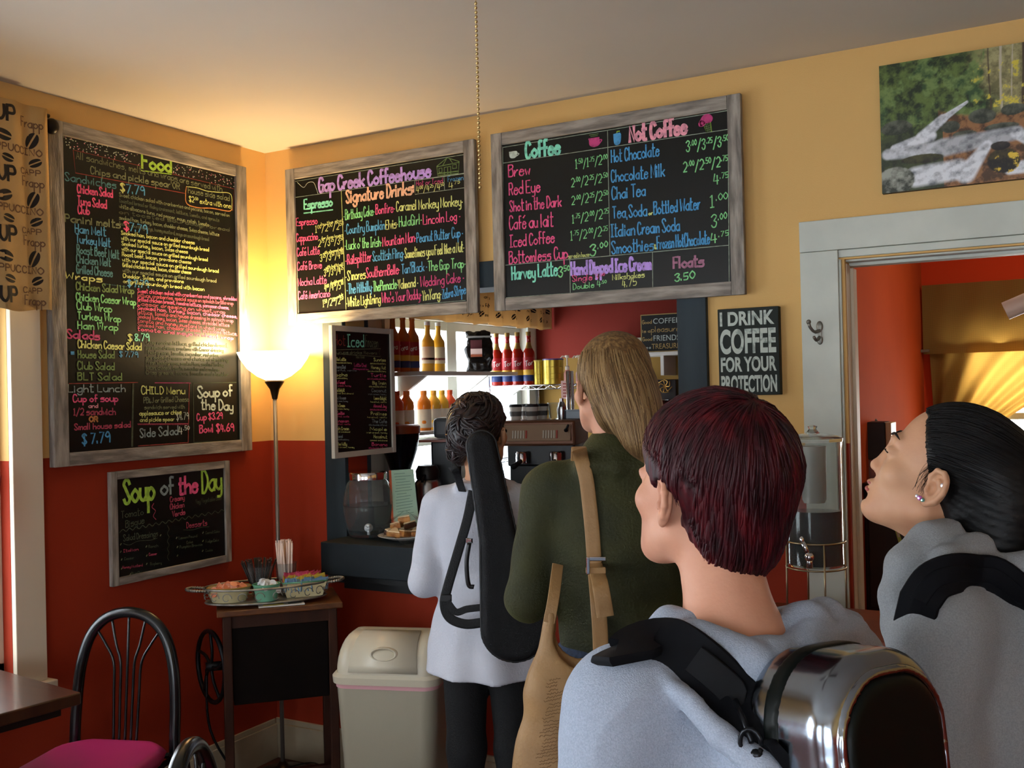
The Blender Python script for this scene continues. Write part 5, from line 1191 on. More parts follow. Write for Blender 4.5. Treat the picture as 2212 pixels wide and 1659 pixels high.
skin_obj('bag_body', tote, BC-np.array([.24, .24, .34]), BC+np.array([.24, .24, .42]), .006, M_TAN, TT)
P = [Vector(p) for p in crom([tuple(dep(1186, 1345, 2.41)), tuple(dep(1196, 1290, 2.43)), tuple(dep(1205, 1220, 2.52))], 4)]
strap(MB(), P, [Vector(-CF)]*len(P), .028, .005).make('strap', M_TAN, TT, smooth=True)
# worn ink script on the tote
tb = bvh([o for o in TT.children if o.name.startswith('bag_body')][0]); random.seed(9); mb = MB()
for k in range(26):
    y = 1470+k*7.6; x0 = 1180-(y-1470)*.14+random.uniform(0, 14); x1 = x0+random.uniform(20, 38+(y-1470)*.3); pts = []
    for j in range(int((x1-x0)/2)):
        r_ = tb.ray_cast(Vector(CAM), Vector(ray(x0+j*2, y-j*.4+random.uniform(-2.2, 2.2))))
        if r_[0] is not None: pts.append(r_[0]-Vector(ray(x0, y)).normalized()*.0015)
    if len(pts) > 2: ribbon(mb, pts, .0014, -CF)
mb.make('printed_script', M('faded_brown_ink', '6E5030', .8), TT, kind='stuff')

# ================================================================== furniture and things in the cafe
M_DWOOD = M('dark_polished_wood', '402414', .3, var=(6, '301A10'), stretch=(1, 8, 1), coat=.3)
M_OLDWOOD = M('old_brown_wood', '3C1E10', .6, spec=.25, var=(7, '2E160B'), stretch=(4, 4, 1))
M_BLACKTUBE = M('black_enamel_tube', '0D1012', .22, spec=.6)
# ---- table by the left window
TB = thing('cafe_table', 'dark wooden table top with squared edge by the left window', 'table', (.30, -1.85, 0))
a = R(-7); u = Vector((math.cos(a), math.sin(a), 0)); v = Vector((-math.sin(a), math.cos(a), 0)); K = Vector((.591, -1.46, 0))
rot = Matrix.Rotation(a, 3, 'Z'); cc = K-u*.275-v*.38
MB().box((cc.x, cc.y, .732), (.55, .76, .035), mat=rot).make('tabletop', M_DWOOD, TB, bevel=.004)
MB().box((cc.x, cc.y, .700), (.47, .68, .03), mat=rot).make('apron', M('black_edge', '140D0A', .4), TB)
MB().lathe([(0, .02), (.03, .02), (.03, .69), (0, .69)], (cc.x, cc.y, 0), 16).make('pedestal', M_BLACKTUBE, TB, smooth=True)
mb = MB(); mb.box((cc.x, cc.y, .02), (.5, .06, .03), mat=rot); mb.box((cc.x, cc.y, .02), (.06, .5, .03), mat=rot); mb.make('foot', M_BLACKTUBE, TB, bevel=.004)
# ---- arched metal chair
def make_chair(label):
    t = thing('cafe_chair', label, 'chair', (0, 0, 0), None)
    # local: seat faces +y? back at y=-.19, x across
    bk = lambda x, z: (x, -.19-.10*max(0, z-.45), z)
    arch = [bk(-.175, .0), bk(-.178, .25), bk(-.178, .46), bk(-.176, .60), bk(-.165, .72), bk(-.135, .815), bk(-.08, .873), bk(0, .893), bk(.08, .873), bk(.135, .815), bk(.165, .72), bk(.176, .60), bk(.178, .46), bk(.178, .25), bk(.175, .0)]
    MB().tube(crom(arch, 5), .0178, 14).make('back_hoop', M_BLACKTUBE, t, smooth='all')
    for x0, xt, zt in ((-.052, -.115, .835), (-.027, -.062, .872), (-.002, -.002, .885), (.023, .060, .872), (.048, .112, .835)):
        MB().tube(crom([bk(x0*.8, .45), bk(x0*.9, .62), bk(x0, .73), bk((x0+xt)/2, .79), bk(xt, zt)], 5), .0045, 8).make('spindle', M_BLACKTUBE, t, smooth='all')
    MB().tube([bk(-.176, .44), bk(.176, .44)], .010, 8).make('back_rail', M_BLACKTUBE, t, smooth='all')
    for s in (-1, 1):
        MB().tube(crom([(s*.165, .16, .44), (s*.175, .185, .38), (s*.185, .20, .0)], 5), .0125, 10).make('front_leg', M_BLACKTUBE, t, smooth='all')
        MB().tube([(s*.178, -.19, .20), (s*.180, .19, .20)], .008, 8).make('stretcher', M_BLACKTUBE, t, smooth='all')
        MB().tube([(s*.176, -.19, .435), (s*.165, .16, .435)], .010, 8).make('seat_rail', M_BLACKTUBE, t, smooth='all')
    def seat(X, Y, Z):
        g = Sp(X, Y, Z); return g.rbox((0, .0, .466), (.195, .195, .026), .026)+np.maximum(0, np.sqrt(g.x**2+g.y**2)-.205)*.9
    skin_obj('seat_cushion', seat, (-.24, -.24, .42), (.24, .24, .51), .009, M('magenta_vinyl', 'A8245A', .4, var=(3, '98204F')), t)
    return t
ch = make_chair('black arched-back chair with a magenta seat beside the left table')
ch.location = (.455, -1.33, 0); ch.rotation_euler = (0, 0, R(184+15))
p2 = dep(432, 1700, 2.15)
rz2 = R(184+118); tp = Vector(dep(402, 1632, 2.04)); bo2 = Matrix.Rotation(rz2, 3, 'Z') @ Vector((0, -.234, 0))
c2 = dup(ch, (tp.x-bo2.x, tp.y-bo2.y, 0), rz2, 'black arched-back chair of which only the hoop top shows at the bottom edge')
# ---- sewing-machine cabinet used as a side table
A = Vector((.336, -.648, 0)); B = Vector((.633, -.344, 0)); u = (B-A).normalized(); v = Vector((-u.y, u.x, 0)); Lw = (B-A).length; DP = .30; ZT = .80
SW = thing('sewing_cabinet', 'old dark wooden sewing cabinet with an iron wheel, standing in the corner', 'cabinet', tuple(A+u*Lw/2+v*DP/2))
sm3 = Matrix(((u.x, v.x, 0), (u.y, v.y, 0), (0, 0, 1)))
def sb(mb, a0, a1, b0, b1, z0, z1): c = A+u*(a0+a1)/2+v*(b0+b1)/2; return mb.box((c.x, c.y, (z0+z1)/2), (abs(a1-a0), abs(b1-b0), z1-z0), mat=sm3)
sb(MB(), -.02, Lw+.02, -.015, DP+.015, ZT-.022, ZT).make('top_board', M('worn_brown_top', '6B4020', .35, var=(8, '4A2A14'), stretch=(2, 2, 6)), SW, bevel=.004)
M_DK = M('near_black_wood', '0C0706', .8, var=(8, '130C08'), spec=.1)
sb(MB(), .03, Lw-.03, .008, DP-.02, ZT-.07, ZT-.022).make('apron', M_OLDWOOD, SW)
sb(MB(), .035, Lw-.035, .012, DP-.03, .44, ZT-.07).make('drop_cabinet', M_DK, SW, bevel=.003)
for a0 in (.0, Lw-.034):
    for b0 in (.0, DP-.034): sb(MB(), a0, a0+.034, b0, b0+.034, 0, ZT-.022).make('leg', M_OLDWOOD, SW, bevel=.004)
for zz in (.10,): sb(MB(), .01, Lw-.01, DP/2-.012, DP/2+.012, zz, zz+.03).make('stretcher', M_OLDWOOD, SW)
M_IRON = M('dull_black_iron', '15171A', .45, .6)
wc = A-u*.045+v*.15+Vector((0, 0, .56)); vo = v; v = (v*math.cos(.38)-u*math.sin(.38)).normalized(); wm_ = Matrix(((v.x, 0, u.x), (v.y, 0, u.y), (0, 1, 0)))
mb = MB(); mb.tube([wc+v*math.cos(t)*.135+Vector((0, 0, math.sin(t)*.135)) for t in np.linspace(0, 2*math.pi, 32)[:-1]], .009, 8, closed=True, up=tuple(u)); W_ = mb.make('flywheel', M_IRON, SW, smooth='all')
mb = MB(); mb.tube([wc-u*.02, wc+u*.05], .018, 10)
for k in range(5):
    t_ = k*2*math.pi/5+.3; mb.tube(crom([wc, wc+v*math.cos(t_+.25)*.06+Vector((0, 0, math.sin(t_+.25)*.06)), wc+v*math.cos(t_)*.132+Vector((0, 0, math.sin(t_)*.132))], 4), .006, 6)
mb.make('spokes', M_IRON, SW, smooth='all')
mb = MB(); mb.tube(crom([wc+v*.05-Vector((0, 0, .02)), wc+v*.02-Vector((0, 0, .25)), wc+u*.10-Vector((0, 0, .46))], 6), .005, 6); mb.make('pitman_rod', M_IRON, SW, smooth='all')
v = vo
sb(MB(), .08, Lw-.08, .06, DP-.06, .085, .10).make('treadle', M_IRON, SW)
# ---- galvanised oval tray with scroll sides
TC = Vector(onz(577, 1296, ZT+.012)); TC = TC+v*.02; uu, vv = u, v
TR = thing('wire_tray', 'oval galvanised wire tray with loop handles on the sewing cabinet', 'tray', tuple(TC))
M_GALV = M('galvanised_metal', 'A9A79E', .42, .75, var=(20, '77756E'))
ov = lambda t, a, b, z: TC+uu*math.cos(t)*a+vv*math.sin(t)*b+Vector((0, 0, z))
TA, TBb = .228, .105
mb = MB(); n = 40
mb.add([ov(2*math.pi*i/n, TA, TBb, 0) for i in range(n)]+[ov(2*math.pi*i/n, TA, TBb, .003) for i in range(n)], [tuple(range(n))[::-1], tuple(range(n, 2*n))]+[(i, (i+1) % n, n+(i+1) % n, n+i) for i in range(n)])
mb.make('tray_floor', M_GALV, TR)
for z, r_, nm in ((.004, .0036, 'lower_rim'), (.058, .0042, 'upper_rim')):
    MB().tube([ov(t, TA+z*.1, TBb+z*.1, z) for t in np.linspace(0, 2*math.pi, 41)[:-1]], r_, 6, closed=True).make(nm, M_GALV, TR, smooth='all')
for k in range(22):
    t0 = 2*math.pi*k/22; c = ov(t0, TA+.003, TBb+.003, .028); tg = (ov(t0+.05, TA, TBb, 0)-ov(t0-.05, TA, TBb, 0)).normalized()
    pts = [c+tg*math.cos(a_)*(.021-.0022*a_)+Vector((0, 0, math.sin(a_)*(.021-.0022*a_))) for a_ in np.linspace(0, 5.6, 16)]
    MB().tube(pts, .0018, 5).make('scroll', M_GALV, TR, smooth='all')
for s in (-1, 1):
    pts = crom([ov(math.pi/2*(1-s)-s*.32*1, TA, TBb, .052), TC+uu*s*(TA+.045)-vv*.035+Vector((0, 0, .058)), TC+uu*s*(TA+.068)+Vector((0, 0, .060)), TC+uu*s*(TA+.045)+vv*.035+Vector((0, 0, .058)), ov(math.pi/2*(1-s)+s*.32, TA, TBb, .052)], 6)
    mb = MB(); mb.tube(pts, .0045, 8)
    for i in range(len(pts)-1): mb.ball(tuple(pts[i]), .0062, 6, 4)
    mb.make('handle', M_GALV, TR, smooth='all', label='twisted wire loop handle')
def at(x, y, z): p = onz(x, y, z); return Vector(p)
TZ = TC.z+.003
M_CREAM = M('cream_enamel', 'C9BE94', .35); M_GREEN = M('green_enamel', '6FA88C', .35); M_GRIM = M('green_rim', '5C9A78', .35)
# oval cream tin with orange-pink creamers
def bowl(name, label, c, rx, ry, h, mat, rim, rb=.75):
    t = thing(name, label, 'bowl', tuple(c)); m3 = sm3
    n = 28; ring = lambda k, z: [c+m3 @ Vector((math.cos(2*math.pi*i/n)*rx*k, math.sin(2*math.pi*i/n)*ry*k, z)) for i in range(n)]
    L_ = [ring(.01, .0), ring(rb, 0), ring((1+rb)/2, h*.5), ring(1, h), ring(.95, h), ring(rb-.03, .006), ring(.01, .006)]
    mb = MB(); mb.add(sum(L_, []), [(k*n+i, k*n+(i+1) % n, (k+1)*n+(i+1) % n, (k+1)*n+i) for k in range(len(L_)-1) for i in range(n)]); mb.make('vessel', mat, t, smooth=True)
    MB().tube(ring(.985, h), .0028, 6, closed=True).make('rim', rim, t, smooth='all'); return t
c1 = TC-uu*.140-vv*.005+Vector((0, 0, .004)); bowl('oval_tin', 'oval cream enamel tin heaped with peach creamers at the left of the tray', c1, .083, .058, .055, M_CREAM, M('mustard_rim', 'A8873E', .4))
c2_ = TC-uu*.002-vv*.045+Vector((0, 0, .004)); bowl('bowl', 'small green enamel bowl of white creamers in the middle of the tray', c2_, .052, .046, .062, M_GREEN, M_GRIM, .72)
random.seed(21)
def creamer(par_label, cat, grp, mat, lid):
    t = thing('creamer_cup', par_label, cat, (0, 0, 0), grp)
    MB().lathe([(0, 0), (.0085, 0), (.0115, .017), (.0135, .018), (.0135, .0195), (0, .0195)], (0, 0, 0), 12).make('cup', mat, t, smooth=True)
    MB().lathe([(0, .0196), (.0138, .0196), (.014, .0205), (0, .0208)], (0, 0, 0), 12).make('foil_lid', lid, t); return t
M_PEACH = M('peach_foil', 'E08A66', .45); M_WHITEP = M('white_plastic', 'D8DCDC', .4)
cp0 = creamer('small peach-lidded creamer cup heaped in the cream oval tin', 'creamer', 'peach creamers in the oval tin', M('peach_plastic', 'E8A98C', .4), M_PEACH)
cw0 = creamer('small white creamer cup heaped in the green bowl', 'creamer', 'white creamers in the green bowl', M_WHITEP, M('white_foil', 'E2E6E8', .35))
def heap(src, c, rx, ry, z0, n):
    for i in range(n):
        o = src if i == 0 else dup(src); lay = i/n; rr = math.sqrt(random.random())*(1-lay*.45); a_ = random.uniform(0, 6.28)
        p = c+sm3 @ Vector((math.cos(a_)*rx*rr, math.sin(a_)*ry*rr, z0+lay*.026)); o.location = p; o.rotation_euler = (random.uniform(-1.2, 1.2), random.uniform(-1.2, 1.2), random.uniform(0, 6))
heap(cp0, c1, .064, .042, .028, 46); heap(cw0, c2_, .036, .030, .036, 26)
# rectangular tin with sweetener packets
c3 = TC+uu*.142-vv*.002+Vector((0, 0, .004))
TN = thing('packet_tin', 'long cream and green tin filled with sweetener packets at the right of the tray', 'tin', tuple(c3))
def slant(z, k): return [c3+sm3 @ Vector((sx*.085*k, sy*.042*k, z)) for sx, sy in ((-1, -1), (1, -1), (1, 1), (-1, 1))]
mb = MB(); a_, b_, c_, d_ = slant(0, .8), slant(.058, 1), slant(.058, .96), slant(.004, .78)
mb.add(a_+b_+c_+d_, [(3, 2, 1, 0)]+[(i, (i+1) % 4, 4+(i+1) % 4, 4+i) for i in range(4)]+[(4+i, 4+(i+1) % 4, 8+(i+1) % 4, 8+i) for i in range(4)]+[(8+i, 8+(i+1) % 4, 12+(i+1) % 4, 12+i) for i in range(4)]+[(12, 13, 14, 15)])
mb.make('vessel', M_CREAM, TN); MB().tube(slant(.058, 1)+[], .003, 6, closed=True).make('rim', M_GRIM, TN, smooth='all')
pk = {}
for nm, col in (('pink', 'D8587E'), ('yellow', 'DCC24E'), ('blue', '7FA6C8')):
    t = thing('sweetener_packet', nm+' paper sweetener packet standing in the long tin', 'packet', (0, 0, 0), nm+' packets in the long tin')
    MB().add([(-.027, -.001, 0), (.027, -.001, 0), (.027, -.0005, .048), (-.027, -.0005, .048), (-.027, .0012, 0), (.027, .0012, 0), (.027, .0005, .048), (-.027, .0005, .048), (0, -.004, .024), (0, .004, .024)],
        [(0, 1, 8), (1, 2, 8), (2, 3, 8), (3, 0, 8), (5, 4, 9), (6, 5, 9), (7, 6, 9), (4, 7, 9), (0, 4, 5, 1), (2, 6, 7, 3), (1, 5, 6, 2), (3, 7, 4, 0)]).make('paper', M(nm+'_packet_paper', col, .6), t)
    MB().span((-.018, -.0052, .018), (.018, -.0042, .034)).make('printed_band', M(nm+'_packet_print', 'E2DED2', .6), t); pk[nm] = [t, 0]
for i in range(44):
    row = i % 3; nm = ('blue', 'yellow', 'pink')[row]; s_ = pk[nm]; o = s_[0] if s_[1] == 0 else dup(s_[0]); s_[1] += 1
    q = (i//3)/14.
    p = c3+sm3 @ Vector((-.068+q*.136, (-.022, .002, .024)[row], .020+.008*row+random.uniform(0, .006))); o.location = p; o.rotation_euler = (random.uniform(-.25, .2), random.uniform(-.25, .25), math.atan2(u.y, u.x)+random.uniform(-.5, .5)+.9)
# stirrer glass and straws
M_CLEAR = M('clear_glass', 'E6EAE8', .04, trans=.955, ior=1.15, spec=1.)
def cupthing(name, label, c, r0, r1, h, mat): 
    t = thing(name, label, 'cup', tuple(c)); MB().lathe([(0, 0), (r0, 0), (r1, h), (r1+.003, h+.001), (r1-.002, h), (r0-.002, .004), (0, .004)], c, 20).make('vessel', mat, t, smooth=True); return t
cs = TC-uu*.022+vv*.058+Vector((0, 0, .004)); cupthing('stirrer_cup', 'tapered clear cup packed with brown stirrers behind the green bowl', cs, .030, .054, .118, M_CLEAR)
cl = TC+uu*.080+vv*.070+Vector((0, 0, .004)); cupthing('straw_cup', 'clear cup packed with paper-wrapped straws at the back of the tray', cl, .034, .042, .12, M_CLEAR)
t = thing('stirrer', 'thin dark brown stirrer in the tapered clear cup', 'stirrer', (0, 0, 0), 'stirrers in the tapered cup')
MB().tube([(0, 0, 0), (0, 0, .140)], .0024, 5).make('stick', M('brown_stirrer', '1B0F0C', .4), t, smooth='all'); MB().tube([(0, 0, .1401), (0, 0, .143)], .0026, 5).make('tip', M('brown_stirrer_tip', '5A4238', .4), t)
for i in range(48):
    o = t if i == 0 else dup(t); a_ = random.uniform(0, 6.28); rr = math.sqrt(random.random())*.020
    o.location = cs+Vector((math.cos(a_)*rr, math.sin(a_)*rr, .005)); tl = rr/.020*.40; o.rotation_euler = (-math.sin(a_)*tl, math.cos(a_)*tl, 0)
t = thing('paper_straw', 'straight straw in white paper wrapper in the clear cup behind the tray', 'straw', (0, 0, 0), 'paper-wrapped straws in the clear cup')
MB().tube([(0, 0, 0), (0, 0, .196)], .0036, 6).make('wrapper', M('straw_paper', 'E6CDBE', .7), t, smooth='all'); MB().span((-.0036, -.0006, .1961), (.0036, .0006, .205)).make('wrapper_tip', M('straw_paper', 'E6CDBE', .7), t)
for i in range(42):
    o = t if i == 0 else dup(t); a_ = random.uniform(0, 6.28); rr = math.sqrt(random.random())*.028
    o.location = cl+Vector((math.cos(a_)*rr, math.sin(a_)*rr, .005)); o.rotation_euler = (random.uniform(-.06, .06), random.uniform(-.06, .06), random.uniform(0, 3))
# folded white card lying under the tray
c4 = at(608, 1306, ZT+.004); FC = thing('leaflet', 'white folded leaflet with yellow print lying under the front of the tray', 'leaflet', tuple(c4))
MB().box(c4, (.17, .045, .004), mat=sm3).make('sheet', M('leaflet_paper', 'D0CCC2', .6), FC)
MB().box(c4-u*.03+Vector((0, 0, .0028)), (.075, .018, .001), mat=sm3).make('yellow_print', M('yellow_print', 'C8B23E', .6), FC); MB().box(c4+u*.05+Vector((0, 0, .0028)), (.05, .022, .001), mat=sm3).make('grey_print', M('grey_print', '55524E', .6), FC)
for f_ in (-1, 1):
    for b_ in (-1, 1): pass
# ---- torchiere lamp
LX, LY = .20, -.19
LM = thing('floor_lamp', 'lit torchiere floor lamp with a white glass bowl in the corner', 'lamp', (LX, LY, 0))
M_BRZ = M('antique_bronze', '3A2A1E', .35, .8)
MB().lathe([(0, 0), (.125, 0), (.128, .012), (.11, .026), (.06, .040), (.025, .052), (.014, .07), (0, .07)], (LX, LY, 0), 32).make('base', M_BRZ, LM, smooth=True)
MB().tube([(LX, LY, .05), (LX, LY, 1.60)], .0088, 12).make('pole', M('aged_grey_metal', '857A72', .4, .6), LM, smooth='all')
MB().lathe([(0, 1.585), (.011, 1.585), (.014, 1.60), (.020, 1.625), (.038, 1.652), (.041, 1.658), (.038, 1.662), (0, 1.662)], (LX, LY, 0), 24).make('shade_holder', M_BRZ, LM, smooth=True)
GS = M('lit_white_glass', 'FFE2A8', .4, emit=6.0)
MB().lathe([(.036, 1.664), (.070, 1.680), (.110, 1.712), (.138, 1.752), (.150, 1.778), (.152, 1.782), (.147, 1.779), (.133, 1.752), (.105, 1.715), (.066, 1.684), (.033, 1.668)], (LX, LY, 0), 36).make('glass_bowl', GS, LM, smooth='all')
MB().ball((LX, LY, 1.735), (.03, .03, .035), 12, 8).make('bulb', M('lit_bulb', 'FFE9BE', .4, emit=60), LM, smooth='all')
l = bpy.data.lights.new('torchiere_light', 'POINT'); l.energy = 29; l.color = (1., .74, .38); l.shadow_soft_size = .05
o = bpy.data.objects.new('torchiere_light', l); COL.objects.link(o); o.location = (0, 0, 1.80); o.parent = LM
mb = MB(); mb.tube(crom([(LX+.03, LY, .05), (LX+.12, LY+.06, .06), (LX+.22, LY+.10, .004), (LX+.5, LY+.12, .004)], 6), .003, 6); mb.make('cord', M_STRAP, LM, smooth='all')
# ---- swing-lid bin
BCN = Vector((.975, -.440, 0)); br = R(18)
BN = thing('waste_bin', 'tall beige plastic bin with a swing lid below the serving ledge', 'bin', tuple(BCN))
bmx = Matrix.Rotation(br, 3, 'Z')
def rr(rx, ry, rad, z, n=8):
    P = []
    for qx, qy, a0 in ((1, 1, 0), (-1, 1, 90), (-1, -1, 180), (1, -1, 270)):
        for k in range(n): a_ = R(a0+90*k/(n-1)); P.append(BCN+bmx @ Vector((qx*(rx-rad)+math.cos(a_)*rad, qy*(ry-rad)+math.sin(a_)*rad, z)))
    return P
def loft(L_, cap0=True, cap1=True):
    n = len(L_[0]); mb = MB(); mb.add(sum(L_, []), [(k*n+i, k*n+(i+1) % n, (k+1)*n+(i+1) % n, (k+1)*n+i) for k in range(len(L_)-1) for i in range(n)]+([tuple(range(n))[::-1]] if cap0 else [])+([tuple(range((len(L_)-1)*n, len(L_)*n))] if cap1 else [])); return mb
M_BEIGE = M('beige_plastic', 'A09986', .42, bump=(200, .06)); M_BEIGE2 = M('beige_lid_plastic', 'C2B9A3', .35)
loft([rr(.150, .118, .05, 0), rr(.155, .122, .05, .02), rr(.185, .145, .05, .585)]).make('body', M_BEIGE, BN, smooth=True)
loft([rr(.187, .147, .05, .572), rr(.188, .148, .05, .586)], False, False).make('liner_edge', M('pink_bag_liner', 'D4A0A4', .5), BN, smooth=True, label='pinkish liner edge folded over the rim')
loft([rr(.196, .156, .055, .588), rr(.198, .158, .055, .612), rr(.190, .150, .055, .622)]).make('lid_collar', M_BEIGE2, BN, smooth=True)
L_ = []
for k in range(9): t_ = k/8*math.pi/2; L_.append(rr(.183*(1-.22*(1-math.cos(t_))), .146*math.cos(t_*.93)+.004, .05*math.cos(t_*.9)+.003, .622+.125*math.sin(t_)))
loft(L_).make('lid_dome', M_BEIGE2, BN, smooth=True)
L2 = []
for k in range(9): t_ = k/8*math.pi/2*.96+.06; L2.append([BCN+bmx @ Vector((x_, -(.148*math.cos(t_*.93)+.0065)+.0, .624+.1265*math.sin(t_))) for x_ in (-.125+.02*k/8, .125-.02*k/8)])
mb = MB(); V_ = sum(L2, []); mb.add(V_, [(2*i, 2*i+1, 2*i+3, 2*i+2) for i in range(8)]); mb.make('flap', M_BEIGE2, BN, smooth='all', solid=.003)
def dimple(X, Y, Z):
    c = BCN+bmx @ Vector((.0, -.128, .690)); g = Sp(X, Y, Z, tuple(c), [[bmx[i][j] for j in range(3)] for i in range(3)])
    d = g.ell((0, 0, 0), (.054, .028, .026)); return smax(d, -g.ell((0, -.018, .004), (.044, .024, .019)), .003)
c = BCN+bmx @ Vector((.0, -.128, .690)); skin_obj('finger_grip', dimple, np.array(c)-.07, np.array(c)+.07, .003, M_BEIGE2, BN)
# ---- barrel water jar on the ledge
JC = Vector((.515, .02, 1.0)); JR = thing('water_jar', 'barrel-shaped glass water dispenser with steel lid at the left end of the ledge', 'dispenser', tuple(JC))
pr = [(0, 0), (.078, 0), (.084, .006), (.090, .03), (.096, .045), (.094, .05), (.100, .065), (.1045, .10), (.1065, .125), (.1045, .13), (.1065, .135), (.104, .165), (.098, .195), (.093, .20), (.094, .205), (.086, .225), (.076, .236), (.074, .24)]
MB().lathe(pr+[(r_-.0035, z) for r_, z in pr[::-1] if r_ > 0 and z > .01]+[(0, .010)], JC, 40).make('glass', M_CLEAR, JR, smooth=True)
M_WATER = M('water', '9FB0AE', .0, trans=1, ior=1.12)
MB().lathe([(0, .0105), (.078, .0105), (.088, .04), (.0955, .07), (.1005, .10), (.1025, .128), (.1015, .132), (0, .132)], JC, 36).make('water', M_WATER, JR, smooth=True)
MB().lathe([(0, .238), (.080, .238), (.081, .262), (.078, .268), (.03, .272), (0, .272)], JC, 36).make('lid', M_CHROME, JR, smooth=True)
vd = Vector((.60, -.80, 0)); sp = JC+vd*.098+Vector((0, 0, .045)); mb = MB()
mb.tube([sp-vd*.01, sp+vd*.035], .008, 10); mb.tube([sp+vd*.028, sp+vd*.028-Vector((0, 0, .025))], .006, 8); mb.ball(sp+vd*.028+Vector((0, 0, .012)), (.012, .012, .008), 10, 6); mb.lathe([(0, 0), (.018, 0), (.018, .004), (0, .004)], sp-vd*.002, 14, mat=vd.to_track_quat('Z', 'Y').to_matrix())
mb.make('spigot', M('clear_plastic_tap', 'BFC6C8', .2, .2), JR, smooth='all')
# ---- pastries under film, card, can
PC = Vector((.735, -.025, 1.0)); PL = thing('pastry_plate', 'white plate stacked with wrapped pastries beside the water jar', 'plate', tuple(PC))
MB().lathe([(0, .004), (.06, .004), (.10, .016), (.112, .020), (.113, .022), (.10, .019), (.06, .008), (0, .008)], PC, 36).make('dish', M('white_china', 'D6CFC4', .3), PL, smooth=True)
random.seed(2); M_BRN = M('baked_brown', '8A5228', .6, var=(30, 'B98448'), bump=(60, .4)); M_CHOC = M('chocolate', '3A1C10', .5, var=(25, '54301A'), bump=(60, .4))
past = thing('pastry', 'golden brown pastry wedge under clear film on the white plate', 'pastry', (0, 0, 0), 'pastries under film on the plate'); mb = MB()
mb.prism([(-.030, -.022, 0), (.030, -.022, 0), (0, .034, 0)], (0, 0, 0), (0, 0, .022)); mb.make('crumb', M_BRN, past, bevel=.005); MB().prism([(-.028, -.020, .0222), (.028, -.020, .0222), (0, .030, .0222)], (0, 0, 0), (0, 0, .005)).make('glaze', M('pale_glaze', 'E0C9A0', .35), past, bevel=.002)
choc = dup(past, None, None, 'dark chocolate wedge under clear film on the white plate'); choc['group'] = 'chocolate wedges on the plate'
choc.children[0].data = choc.children[0].data.copy(); choc.children[0].data.materials[0] = M_CHOC
for i, (x_, y_, z_, k_) in enumerate(((-.055, -.02, .02, 1), (-.02, -.045, .02, 0), (.03, -.05, .02, 0), (.06, -.01, .02, 0), (0, 0, .022, 1), (-.04, .03, .022, 0), (.03, .035, .022, 0), (-.025, -.015, .048, 0), (.025, -.01, .048, 1), (0, .01, .072, 0))):
    src = choc if k_ else past; o = src if not src.get('used') else dup(src); src['used'] = 1
    o.location = PC+Vector((x_, y_, z_)); o.rotation_euler = (random.uniform(-.3, .3), random.uniform(-.3, .3), random.uniform(0, 6))
for o in (past, choc): del o['used']
M_FILM = M('clear_film', 'FFFFFF', .12, trans=1, ior=1.06, alpha=.35, bump=(40, .8))
def film(a_, t_): rr_ = .108*math.sin(t_*1.57)*(1+.06*math.sin(a_*9+t_*5)); return Vector((PC.x+math.cos(a_)*rr_, PC.y+math.sin(a_)*rr_, PC.z+.020+.100*(1-t_)**1.1+.008*math.sin(a_*7+t_*8)*t_))
tag(MB().grid(lambda a_, t_: film(a_*6.2832, t_), 40, 8).make('plastic_film', M_FILM, None, smooth='all'), 'crinkled clear film draped over the pastries', 'film')
TP = thing('foil_tray', 'clear crinkled plastic tray at the ledge front beside the white coat', 'tray', (.83, -.10, 1.001))
MB().grid(lambda a_, t_: Vector((.83, -.10, 1.002))+Vector((math.cos(a_*6.283)*(.055+.03*t_)*(1+.03*math.sin(a_*60)), math.sin(a_*6.283)*(.05+.02*t_)*(1+.03*math.sin(a_*60)), .025*t_)), 48, 3).make('wall', M_FILM, TP, smooth='all'); MB().lathe([(0, 0), (.056, 0), (.056, .002), (0, .002)], (.83, -.10, 1.0012), 24).make('base', M_FILM, TP)
q = [Vector(ony(x, y, yy)) for x, y, yy in ((845, 1016, .09), (893, 1013, .16), (905, 1128, .12), (851, 1140, .04))]
GC = thing('menu_card', 'pale green printed card with an orange edge leaning behind the pastries', 'card', tuple((q[2]+q[3])/2)); nn_ = (q[1]-q[0]).cross(q[3]-q[0]).normalized(); nn_ = nn_ if nn_.y < 0 else -nn_
MB().prism([tuple(p) for p in q], (0, 0, 0), tuple(-nn_*.003)).make('sheet', M('pale_green_paper', 'A9CBB4', .6), GC)
MB().prism([tuple(q[0]-(q[1]-q[0])*.10), tuple(q[0]), tuple(q[3]), tuple(q[3]-(q[2]-q[3])*.10)], (0, 0, 0), tuple(-nn_*.004)).make('edge', M('orange_edge', 'C8603A', .6), GC)
mb = MB()
for k in range(17):
    f_ = .07+k*.052; a_ = q[0]+(q[3]-q[0])*f_; b_ = q[1]+(q[2]-q[1])*f_; s0 = random.uniform(.08, .2); s1 = random.uniform(.55, .85); ribbon(mb, [a_+(b_-a_)*s0+nn_*.0006, a_+(b_-a_)*s1+nn_*.0006], .0022, nn_)
mb.make('printed_lines', M('grey_green_ink', '6F8F80', .7), GC, kind='stuff')
cn = Vector(ony(930, 1090, .08)); cn.z = 1.0
CN = thing('beverage_can', 'red and silver can beside the sleeve of the white coat', 'can', tuple(cn))
MB().lathe([(0, 0), (.026, 0), (.033, .008), (.033, .15), (.027, .16), (.027, .165), (0, .163)], cn, 20).make('tin', M_METAL, CN, smooth=True); MB().lathe([(.0334, .03), (.0334, .135)], cn, 20).make('red_print', M('red_can_print', 'B5302A', .4), CN, smooth=True)
